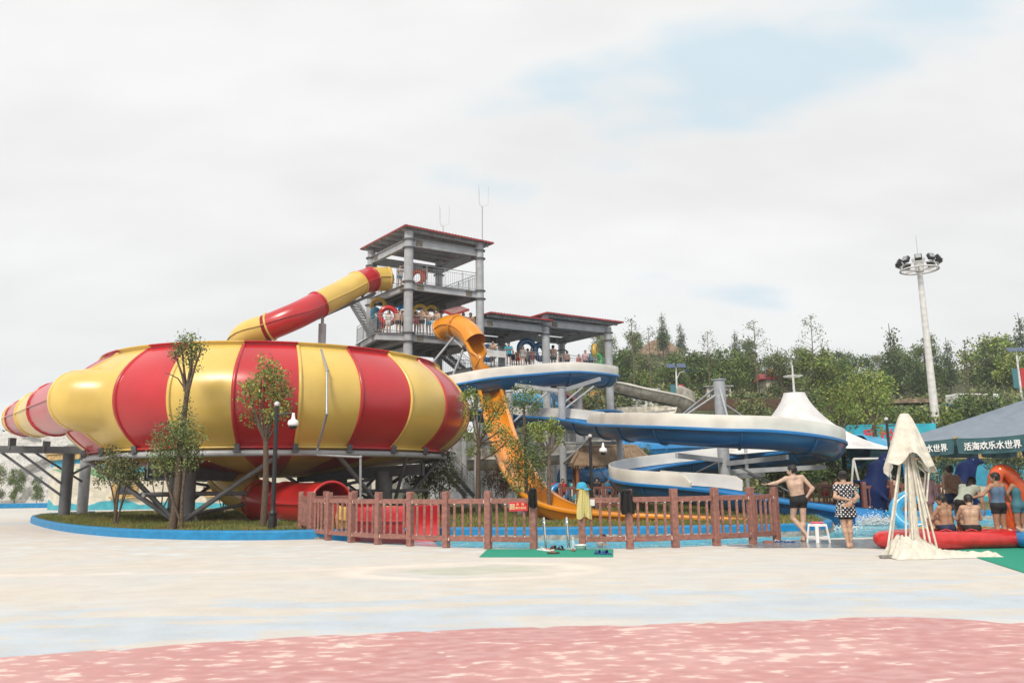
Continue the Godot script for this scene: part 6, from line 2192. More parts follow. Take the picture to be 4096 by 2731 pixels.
func person(label: String, at: Vector3, turn: float, p: Dictionary, o := {}) -> Node3D:
	var t := thing("person", label, "person", at, turn, o.get("group", ""))
	var hgt: float = o.get("h", 1.7) / 1.7
	t.scale = Vector3.ONE * hgt
	var cell: float = o.get("cell", 0.03)
	var fine: bool = cell < 0.02
	var fat: float = o.get("fat", 1.0)
	var fem: float = 1.0 if o.get("fem", false) else 0.0
	var X: Vector3 = (p.hr - p.hl).normalized()
	var XS: Vector3 = (p.sr - p.sl).normalized()
	var tor := []
	var leg := []
	var armb := []
	var up: Vector3 = (p.ch - p.pe).normalized()
	var bk := X.cross(up).normalized() * 1.0
	for s in [-1.0, 1.0]:
		tor.append([p.pe + X * s * 0.058, p.wa + X * s * 0.05, (0.112 + 0.012 * fem) * fat, (0.098 - 0.012 * fem) * fat])
		tor.append([p.wa + X * s * 0.05, p.ch + XS * s * 0.065, (0.098 - 0.012 * fem) * fat, 0.108 * fat])
		tor.append([p.ch + XS * s * 0.07, (p.sl if s < 0 else p.sr) - XS * s * 0.05 - up * 0.02, 0.10 * fat, 0.062])
		var hj: Vector3 = p.hl if s < 0 else p.hr
		var kn: Vector3 = p.kl if s < 0 else p.kr
		var an: Vector3 = p.al if s < 0 else p.ar
		leg.append([p.pe + X * s * 0.07 - up * 0.03 + bk * 0.035, hj + bk * 0.02, 0.098 * fat, 0.092 * fat])
		leg.append([hj, kn, (0.088 + 0.006 * fem) * fat, 0.055])
		var ca := kn.lerp(an, 0.32) + (kn - an).cross(X).normalized() * -0.012
		leg.append([kn, ca, 0.051, 0.055])
		leg.append([ca, an, 0.054, 0.034])
		var fwd: Vector3 = o.get("toe", Vector3(0, 0, -1))
		leg.append([an + Vector3(0, -0.035, 0.02), an + Vector3(0, -0.045, 0) + fwd * 0.10, 0.036, 0.034])
		leg.append([an + Vector3(0, -0.045, 0) + fwd * 0.10, an + Vector3(s * 0.01, -0.058, 0) + fwd * 0.165, 0.034, 0.024])
		leg.append([an + Vector3(0, 0, 0), an + Vector3(0, -0.04, 0.03), 0.033, 0.036])
		var sh: Vector3 = p.sl if s < 0 else p.sr
		var el: Vector3 = p.el if s < 0 else p.er
		var wr: Vector3 = p.wl if s < 0 else p.wr
		armb.append([sh, el, 0.052, 0.039])
		armb.append([el, el.lerp(wr, 0.3), 0.039, 0.039])
		armb.append([el.lerp(wr, 0.3), wr, 0.039, 0.026])
	tor.append([p.sl + XS * 0.03, p.sr - XS * 0.03, 0.058, 0.058])
	tor.append([p.ne - up * 0.03, p.he - up * 0.05, 0.056, 0.052])
	var mb := nets(tor + leg + armb, cell, 0.035)
	var look: float = o.get("look", 0.0)
	var hbas := Basis(Vector3.UP, look) * Basis(Vector3.RIGHT, -o.get("nod", 0.1))
	var hx := Transform3D(hbas, p.he)
	var pre := "fine" if fine else "coarse"
	mb.join(kit[pre + "_head"], hx)
	for s in [-1.0, 1.0]:
		var el: Vector3 = p.el if s < 0 else p.er
		var wr: Vector3 = p.wl if s < 0 else p.wr
		var y := (el - wr).normalized()
		var z: Vector3 = o.get("thumb_l" if s < 0 else "thumb_r", Vector3(0, 0.2, -1)) * -1.0
		z = (z - y * z.dot(y)).normalized()
		var x := y.cross(z)
		if s < 0: x = -x
		mb.join(kit[pre + "_hand"], Transform3D(Basis(x, y, z), wr))
	part("body", mb, M[o.get("skin", "skin")], t)
	var hr: String = o.get("hair", "short")
	if hr != "none":
		var hm := part("hair", kit[pre + "_" + hr].mesh(), M.hair, t)
		hm.transform = hx
	for q in [["eyes", M.hair], ["lips", M.lips]]:
		var e := part(q[0], kit[q[0]], q[1], t)
		e.transform = hx
	for w in o.get("wear", []):
		var bb := []
		var cl := []
		var g := 0.012
		var kind: String = w[0]
		match kind:
			"trunks", "shorts", "briefs":
				var f: float = {"trunks": 0.33, "shorts": 0.6, "briefs": 0.12}[kind]
				bb = [_grow(tor[0], g), _grow(tor[3], g), _grow(leg[0], g), _grow(leg[7], g)]
				for i in [1, 8]:
					var l: Array = leg[i]
					bb.append([l[0], l[0].lerp(l[1], f), l[2] + g, lerpf(l[2], l[3], f) + g + 0.004])
				cl = [[up, up.dot(p.pe + up * w[2] if w.size() > 2 else p.pe + up * 0.07)]]
				for i in [1, 8]:
					pass
				if absf(up.y) > 0.8 and p.kl.y < p.hl.y - 0.2 and p.kr.y < p.hr.y - 0.2:
					cl.append([Vector3.DOWN, -(p.hl.y - 0.43 * f - 0.02)])
			"swimsuit", "top", "shirt", "bikini":
				bb = [_grow(tor[0], g), _grow(tor[3], g), _grow(tor[1], g), _grow(tor[4], g), _grow(tor[2], g * 0.9), _grow(tor[5], g * 0.9)]
				var hi := up.dot(p.sl) - 0.03
				if kind == "shirt":
					g = 0.022
					bb = [_grow(tor[0], g + 0.01), _grow(tor[3], g + 0.01), _grow(tor[1], g), _grow(tor[4], g), _grow(tor[2], g), _grow(tor[5], g), _grow(tor[6], g)]
					for i in [0, 3]:
						var l: Array = armb[i]
						bb.append([l[0], l[0].lerp(l[1], w[2] if w.size() > 2 else 0.55), l[2] + g, l[3] + g + 0.008])
						if w.size() > 2 and w[2] >= 1.0:
							bb.append([armb[i + 1][0], armb[i + 1][1], 0.06, 0.056])
					hi = up.dot(p.ne) + 0.0
				cl = [[up, hi]]
				if kind == "bikini":
					cl = [[up, hi - 0.04], [-up, -(up.dot(p.ch) - 0.07)]]
				elif kind == "top":
					cl.append([-up, -(up.dot(p.pe) + 0.03)])
				elif kind == "shirt":
					cl.append([-up, -(up.dot(p.pe) - (w[3] if w.size() > 3 else 0.02))])
				if kind == "swimsuit":
					bb.append(_grow(leg[0], g)); bb.append(_grow(leg[7], g))
			"dress":
				g = 0.018
				bb = [_grow(tor[1], g), _grow(tor[4], g), _grow(tor[2], g), _grow(tor[5], g), _grow(tor[6], g * 0.6)]
				for s in [-1.0, 1.0]:
					bb.append([p.wa + X * s * 0.05, p.pe + X * s * 0.07 - up * 0.05, 0.108, 0.135])
					bb.append([p.pe + X * s * 0.07 - up * 0.05, p.pe + X * s * 0.095 - up * 0.27, 0.135, 0.155])
				for i in [0, 3]:
					var l: Array = armb[i]
					bb.append([l[0], l[0].lerp(l[1], 0.42), l[2] + 0.016, l[3] + 0.03])
				cl = [[up, up.dot(p.ne) - 0.02], [-up, -(up.dot(p.pe) - 0.26)]]
		var cm := nets(bb, cell * 0.8, 0.03, cl)
		part({"trunks": "swim_trunks", "shorts": "shorts", "briefs": "briefs", "swimsuit": "swimsuit", "top": "tank_top", "shirt": "shirt", "bikini": "bikini_top", "dress": "dress"}[kind], cm, M[w[1]], t)
	return t

func _grow(b: Array, g: float) -> Array:
	return [b[0], b[1], b[2] + g, b[3] + g]

func ring_float(label: String, at: Vector3, rad: float, r: float, m: String, tilt: Basis, group := "") -> Node3D:
	var t := thing("swim_ring", label, "swim ring", at, 0, group)
	var mb := MB.new()
	mb.ring(Vector3.ZERO, rad, r, tilt, 40, 14, func(a: float) -> float: return 1.0 + 0.018 * sin(a * 19.0))
	part("tube", mb, M[m], t)
	var v := MB.new()
	v.tube([tilt * Vector3(rad, r, 0), tilt * Vector3(rad, r + 0.03, 0)], 0.018, 8)
	part("valve", v, M[m], t)
	for k in 2:
		var h := MB.new()
		var a := 0.8 + PI * k
		var e := Vector3(cos(a), 0, sin(a))
		var s := Vector3(-e.z, 0, e.x)
		h.tube([tilt * (e * (rad) + s * 0.14 + Vector3.UP * r), tilt * (e * (rad) + s * 0.06 + Vector3.UP * (r + 0.05)), tilt * (e * rad - s * 0.06 + Vector3.UP * (r + 0.05)), tilt * (e * rad - s * 0.14 + Vector3.UP * r)], 0.012, 6)
		part("handle", h, M[m], t)
	return t

func flat3(v: Vector3, y: float) -> Vector3:
	return Vector3(v.x, y, v.z)

func people():
	body_kit()
	var gp := "bathers beside the pool"
	# man leaning on the end post
	var p := pose({"sl": Vector3(-0.27, 1.42, 0.0), "sr": Vector3(0.12, 1.45, 0.02), "ne": Vector3(-0.08, 1.46, 0.02), "he": Vector3(-0.10, 1.60, -0.01), "ch": Vector3(-0.055, 1.28, 0.01), "wa": Vector3(-0.02, 1.09, 0.0), "pe": Vector3(0.0, 0.95, 0), "el": Vector3(-0.48, 1.325, -0.02), "wl": Vector3(-0.665, 1.30, -0.02), "er": Vector3(0.31, 1.19, 0.10), "wr": Vector3(0.175, 1.0, 0.06), "hl": Vector3(-0.09, 0.92, 0), "hr": Vector3(0.09, 0.92, 0), "kl": Vector3(-0.13, 0.52, -0.10), "al": Vector3(0.08, 0.15, 0.16), "kr": Vector3(0.075, 0.51, 0.0), "ar": Vector3(0.04, 0.085, 0.02)})
	person("man in black swim trunks leaning one arm on the end post", Vector3(6.76, 0, -19.39), 0.0, p, {"h": 1.75, "cell": 0.013, "wear": [["trunks", "cloth_black", 0.10]], "skin": "skin_pale", "look": 0.9, "thumb_l": Vector3(0.2, 0.1, 1), "thumb_r": Vector3(-1, 0.3, 0.2), "fat": 1.06, "group": gp})
	# woman with her hands behind her back
	p = pose({"el": Vector3(-0.25, 1.13, 0.08), "wl": Vector3(0.02, 1.06, 0.17), "er": Vector3(0.26, 1.12, 0.08), "wr": Vector3(0.06, 1.02, 0.20), "sl": Vector3(-0.17, 1.40, 0.01), "sr": Vector3(0.17, 1.40, 0.01), "kl": Vector3(-0.075, 0.5, 0.0), "al": Vector3(-0.03, 0.085, 0.05), "kr": Vector3(0.06, 0.5, 0.0), "ar": Vector3(0.05, 0.085, -0.02)})
	person("woman in a black and white polka dot dress, hands behind her back", Vector3(7.04, -0, -17.36), 0.0, p, {"h": 1.6, "cell": 0.013, "fem": true, "fat": 1.05, "wear": [["dress", "polka"], ["shorts", "cloth_black", -0.12]], "hair": "bun", "look": -0.25, "thumb_l": Vector3(0, 1, 0.2), "thumb_r": Vector3(0.3, -1, 0.4), "toe": Vector3(0.45, 0, -0.9), "group": gp})
	# the group under the big umbrella
	p = pose({"er": Vector3(0.28, 1.14, 0.0), "wr": Vector3(0.24, 0.95, -0.12), "el": Vector3(-0.26, 1.14, -0.02), "wl": Vector3(-0.2, 0.98, -0.2)})
	person("woman in a sheer pink shirt and floral shorts seen from behind", Vector3(10.25, 0.23, -20.3) * Vector3(1, 0, 1), 0.1, p, {"h": 1.63, "cell": 0.016, "fem": true, "wear": [["shirt", "cloth_pink", 1.0, 0.12], ["briefs", "cloth_red"]], "hair": "bun", "look": -0.9, "group": gp})
	p = pose({"el": Vector3(-0.25, 1.14, 0.1), "wl": Vector3(0.05, 0.99, 0.16), "er": Vector3(0.26, 1.15, 0.1), "wr": Vector3(0.1, 1.0, 0.18)})
	person("tanned man in navy trunks with his hands clasped behind", Vector3(11.39, 0.23, -21.2) * Vector3(1, 0, 1), 0.15, p, {"h": 1.76, "cell": 0.016, "skin": "skin_tan", "wear": [["trunks", "cloth_navy"]], "thumb_l": Vector3(0, 1, 0), "thumb_r": Vector3(0, 1, 0), "group": gp})
	p = sit_pose(0.36, 0.12)
	person("bare backed boy sitting on the red raft, head bowed left", Vector3(9.05, 0.25, -17.15) * Vector3(1, 0, 1), 0.35, p, {"h": 1.5, "cell": 0.016, "skin": "skin_tan", "wear": [["trunks", "cloth_navy"]], "look": 0.4, "nod": 0.4, "group": gp})
	person("bare backed boy sitting on the red raft beside the orange float", Vector3(9.45, 0.26, -16.95) * Vector3(1, 0, 1), -0.2, sit_pose(0.36, 0.06), {"h": 1.5, "cell": 0.016, "skin": "skin", "wear": [["trunks", "cloth_black"]], "look": -0.2, "nod": 0.3, "group": gp})
	p = lean(pose(), 0.75, -0.1)
	p.el = p.sl + Vector3(-0.05, -0.26, -0.06); p.wl = p.el + Vector3(0.02, -0.22, -0.08); p.er = p.sr + Vector3(0.08, -0.26, 0.0); p.wr = p.er + Vector3(0.02, -0.24, -0.02)
	person("woman in a wet pale shirt bending forward over the raft", Vector3(10.24, 0.26, -18.6) * Vector3(1, 0, 1), -0.9, p, {"h": 1.6, "cell": 0.016, "fem": true, "wear": [["shirt", "cloth_mint", 0.2, 0.05], ["trunks", "cloth_black"]], "hair": "long", "nod": 0.7, "group": gp})
	p = pose({"el": Vector3(-0.36, 1.18, -0.08), "wl": Vector3(-0.5, 1.12, -0.24), "er": Vector3(0.38, 1.2, -0.1), "wr": Vector3(0.58, 1.08, -0.22)})
	person("girl in a slate top and black shorts holding the orange float", Vector3(10.31, 0.17, -17.4) * Vector3(1, 0, 1), 0.3, p, {"h": 1.52, "cell": 0.016, "fem": true, "skin": "skin_tan", "wear": [["top", "cloth_slate"], ["trunks", "cloth_black"]], "hair": "short", "look": 0.5, "group": gp})
	person("pale man standing behind the girl with the orange float", Vector3(12.29, 0.21, -20.2) * Vector3(1, 0, 1), 0.2, pose(), {"h": 1.68, "cell": 0.018, "skin": "skin_pale", "wear": [["trunks", "cloth_navy"]], "look": 0.4, "group": gp})
	person("girl in a teal swimsuit at the right picture edge", Vector3(11.05, 0.13, -17.9) * Vector3(1, 0, 1), 0.4, pose({"el": Vector3(-0.3, 1.15, -0.1), "wl": Vector3(-0.34, 1.1, -0.32)}), {"h": 1.5, "cell": 0.018, "fem": true, "skin": "skin_tan", "wear": [["swimsuit", "cloth_teal"], ["trunks", "cloth_teal"]], "group": gp})
	# lying on the blue raft
	p = sit_pose(0.3, -0.9)
	p.kl = Vector3(-0.12, 0.52, -0.40); p.kr = Vector3(0.12, 0.42, -0.44); p.al = Vector3(-0.10, 0.36, -0.82); p.ar = Vector3(0.12, 0.30, -0.86)
	p.wl = Vector3(-0.3, 0.32, 0.2); p.wr = Vector3(0.3, 0.32, 0.2)
	person("person lying back on the blue raft with legs towards the crowd", Vector3(11.0, 0.02, -16.6), 1.5, p, {"h": 1.6, "cell": 0.018, "wear": [["trunks", "cloth_black"]], "group": gp, "toe": Vector3(0, 0.8, -0.6)})
	# swimmer
	person("swimmer in the pool, only head and shoulders above water", Vector3(2.19, 0.09, -20.4) * Vector3(1, 0, 1) + Vector3(0, -1.43, 0), 2.2, pose({"el": Vector3(-0.35, 1.25, -0.1), "er": Vector3(0.35, 1.25, -0.1), "wl": Vector3(-0.3, 1.2, -0.35), "wr": Vector3(0.3, 1.2, -0.35)}), {"h": 1.6, "cell": 0.02, "skin": "skin_tan", "wear": [["trunks", "cloth_navy"]]})
	# in the distance on the right
	var gd := "distant bathers in the play pools"
	for q in [[3478.0, 32.0, 0.3, "skin", "trunks", "cloth_black", "distant bare backed man beside the navy dolphin slide"], [3545.0, 33.0, 0.6, "skin_pale", "trunks", "cloth_red", "distant bather behind the folded cream umbrella"], [3318.0, 37.5, 2.2, "skin", "swimsuit", "cloth_slate", "distant girl sitting near the teal play block"], [3270.0, 37.0, 0.2, "skin_tan", "trunks", "cloth_red", "distant tanned child between the man and the polka dot woman"], [3650.0, 31.5, 1.0, "skin", "trunks", "cloth_navy", "distant bather seen through the umbrella rods"], [3765.0, 28.5, 2.6, "skin_pale", "swimsuit", "cloth_red", "distant child in red left of the tanned man"], [3168.0, 39.0, 2.0, "skin_tan", "trunks", "cloth_black", "distant bather just right of the leaning man's head"]]:
		person(q[6], Vector3((q[0] - 2048.0) / 3200.0 * q[1], 0.1, -q[1]), q[2], pose(), {"h": 1.45, "skin": q[3], "wear": [[q[4], q[5]]], "group": gd})
	# under the thatched hut
	for q in [[2376.0, 41.5, "cloth_black", "bather at the far railing left of the hut's right post"], [2420.0, 41.0, "cloth_blue", "bather in blue standing under the thatched hut"], [2455.0, 41.8, "cloth_red", "bather in red by the hut's right post"], [2240.0, 43.0, "cloth_red", "bather in red beside the blue heaps left of the hut"]]:
		person(q[3], Vector3((q[0] - 2048.0) / 3200.0 * q[1], 0.2, -q[1]), PI + rnd(-0.5, 0.5), pose(), {"h": 1.5, "wear": [["shirt", q[2]], ["trunks", "cloth_navy"]], "group": "bathers around the hut"})
	tower_people()

func tower_people():
	var gt := "bathers waiting on the slide tower"
	rng.seed = 900
	var y1 := 10.46
	var y2 := 13.61
	var y3 := 8.86
	# [px, distance, deck, pose, skin, clothes, label, hair, height, turn]
	var L := [
		[1497.0, 50.0, y1, 1, "skin_tan", [["trunks", "cloth_navy"]], "boy on the tower stairs next to the orange ring", "short", 1.5],
		[1508.0, 49.0, y1, 0, "skin", [["swimsuit", "cloth_blue"]], "child behind the pale blue ring at the balcony corner", "long", 1.35],
		[1526.0, 48.6, y1, 0, "skin_tan", [["swimsuit", "cloth_red"]], "child in orange red at the balcony corner railing", "long", 1.3],
		[1551.0, 48.0, y1, 2, "skin_pale", [["swimsuit", "cloth_white"], ["trunks", "cloth_white"]], "woman in white standing inside the big red ring", "long", 1.6],
		[1590.0, 48.1, y1, 0, "skin", [["trunks", "cloth_black"]], "man in black trunks left of the near tower column", "short", 1.68],
		[1604.0, 48.6, y1, 0, "skin_tan", [["trunks", "cloth_navy"]], "taller man beside the blue ring by the column", "short", 1.75],
		[1663.0, 48.0, y1, 0, "skin_tan", [["swimsuit", "cloth_red"]], "girl in red just right of the near column", "long", 1.55],
		[1685.0, 48.1, y1, 1, "skin_pale", [["trunks", "cloth_black"]], "man in black trunks leaning on the middle deck railing", "short", 1.72],
		[1712.0, 48.3, y1, 1, "skin_pale", [["trunks", "cloth_cyan"]], "boy in blue shorts leaning with head down on the railing", "short", 1.62],
		[1748.0, 48.6, y1, 1, "skin_pale", [["trunks", "cloth_navy"]], "stout boy in navy trunks leaning beside the orange hood", "short", 1.74],
		[1783.0, 49.2, y1, 0, "skin_tan", [["trunks", "cloth_navy"]], "small child peeking over the orange slide hood", "short", 1.35],
		[1856.0, 49.6, y1, 1, "skin_pale", [["trunks", "cloth_navy"]], "pale man with folded arms at the railing right of the orange hood", "short", 1.72],
		[1884.0, 49.9, y1, 1, "skin_tan", [["trunks", "cloth_black"]], "tanned man at the railing beside the right tower column", "short", 1.78],
		[1594.0, 48.9, y2, 1, "skin", [["shirt", "cloth_white"], ["trunks", "cloth_blue"]], "boy in a white shirt on the top deck by the tube mouth", "short", 1.6],
		[1556.0, 50.3, y2, 0, "skin_tan", [["trunks", "cloth_red"]], "bather half hidden behind the tube mouth on the top deck", "short", 1.6],
		[1692.0, 49.3, y2, 3, "skin_pale", [["swimsuit", "cloth_red"], ["trunks", "cloth_red"]], "woman in a red swimsuit on the top deck", "bun", 1.6],
		[1970.0, 50.6, y3, 1, "skin", [["trunks", "cloth_navy"]], "man leaning left of the white notice board on the platform", "short", 1.7],
		[2034.0, 51.2, y3, 1, "skin", [["shirt", "cloth_cyan"], ["trunks", "cloth_navy"]], "lifeguard in a cyan shirt bending at the flume start", "short", 1.68],
		[2052.0, 51.7, y3, 0, "skin_pale", [["swimsuit", "cloth_navy"]], "small child right of the lifeguard in cyan", "short", 1.2],
		[2070.0, 52.2, y3, 0, "skin_tan", [["trunks", "cloth_red"]], "tanned bather below the tilted blue ring", "short", 1.4],
		[2090.0, 51.8, y3, 0, "skin", [["swimsuit", "cloth_striped"]], "woman in a striped swimsuit on the platform", "long", 1.55],
		[2128.0, 52.6, y3, 1, "skin_pale", [["swimsuit", "cloth_red"]], "bather leaning under the dark blue rings", "long", 1.55],
		[2212.0, 53.2, y3, 3, "skin", [["trunks", "cloth_black"]], "tall bare backed man right of the platform's middle column", "short", 1.8],
		[2243.0, 53.2, y3, 0, "skin_tan", [["swimsuit", "cloth_black"]], "child in black near the middle column of the platform", "short", 1.25],
		[2268.0, 53.5, y3, 3, "skin_tan", [["trunks", "cloth_black"]], "dark haired bather with back turned in the right bay", "short", 1.45],
		[2315.0, 54.0, y3, 0, "skin", [["swimsuit", "cloth_red"]], "child in red in the right bay of the platform", "short", 1.3],
		[2341.0, 54.2, y3, 2, "skin_pale", [["shirt", "cloth_pink"], ["trunks", "cloth_navy"]], "woman in a pink top in the right bay", "short", 1.6],
		[2353.0, 54.8, y3, 0, "skin_tan", [["trunks", "cloth_red"]], "bather between the pink and the teal top", "short", 1.45],
		[2366.0, 54.4, y3, 0, "skin", [["shirt", "cloth_teal"], ["trunks", "cloth_navy"]], "bather in a patterned teal shirt next to the yellow ring", "short", 1.65],
		[2110.0, 53.5, y3, 0, "skin_tan", [["trunks", "cloth_navy"]], "bather holding the tilted dark blue ring", "short", 1.65]]
	for q in L:
		var k: int = q[3]
		var p: Dictionary = rail_pose() if k == 1 else pose({"el": Vector3(-0.27, 1.15, -0.1), "wl": Vector3(-0.12, 1.05, -0.3)}) if k == 2 else pose()
		var fem: bool = q[7] != "short"
		person(q[6], Vector3((q[0] - 2048.0) / 3200.0 * q[1] * 1.012, q[2], -q[1]), (rnd(-0.5, 0.5) if k == 3 else PI + rnd(-0.4, 0.4)), p, {"h": q[8], "cell": 0.032, "skin": q[4], "wear": q[5], "hair": q[7], "fem": fem, "nod": 0.35 if k == 1 else 0.05, "look": rnd(-0.4, 0.4), "group": gt if q[2] != y3 else "bathers waiting on the low platform"})
	var gr := "swim rings carried on the tower"
	var f := Basis(Vector3.RIGHT, PI / 2)
	ring_float("big red swim ring standing round the woman in white", Vector3(-7.64, 11.84, -48.45), 0.5, 0.16, "raft_red", Basis(Vector3.UP, 0.2) * f, gr)
	ring_float("pale blue swim ring at the balcony corner", Vector3(-8.49, 12.01, -48.9), 0.36, 0.14, "float_blue", Basis(Vector3.UP, 1.1) * f, gr)
	ring_float("orange swim ring held above the balcony", Vector3(-8.46, 12.75, -49.6), 0.42, 0.13, "raft_yellow", Basis(Vector3.UP, 0.3) * Basis(Vector3.RIGHT, 0.3) * f, gr)
	ring_float("dark blue swim ring by the near tower column", Vector3(-6.83, 12.15, -49.2), 0.4, 0.13, "raft_blue", Basis(Vector3.UP, 0.6) * f, gr)
	ring_float("yellow swim ring behind the leaning man", Vector3(-5.81, 12.26, -49.3), 0.4, 0.12, "raft_yellow", Basis(Vector3.UP, -0.2) * f, gr)
	ring_float("yellow swim ring behind the boy with head down", Vector3(-5.13, 12.29, -49.8), 0.4, 0.12, "raft_yellow", Basis(Vector3.UP, 0.4) * f, gr)
	ring_float("orange red swim ring lying beside the woman on the top deck", Vector3(-5.94, 14.36, -49), 0.42, 0.14, "raft_orange", Basis(Vector3.UP, -0.4) * f, gr)
	ring_float("tilted dark blue swim ring held high on the platform", Vector3(0.99, 10.34, -52.6), 0.52, 0.2, "flume_blue", Basis(Vector3.UP, 0.3) * Basis(Vector3.BACK, -0.6) * f, gr)
	ring_float("second dark blue swim ring left of the middle platform column", Vector3(1.87, 10.16, -52.9), 0.48, 0.2, "flume_blue", Basis(Vector3.UP, 0.8) * f, gr)
	ring_float("blue swim ring behind the man at the notice board", Vector3(-1.58, 9.92, -51.6), 0.45, 0.17, "sky_blue", Basis(Vector3.UP, 0.1) * f, gr)
	ring_float("yellow swim ring standing edge on in the right bay", Vector3(5.73, 10.44, -54.6), 0.42, 0.14, "raft_yellow", Basis(Vector3.UP, 1.3) * f, gr)
	ring_float("green swim ring at the right end of the platform", Vector3(5.89, 9.84, -54.7), 0.36, 0.14, "raft_green", Basis(Vector3.UP, 0.7) * f, gr)

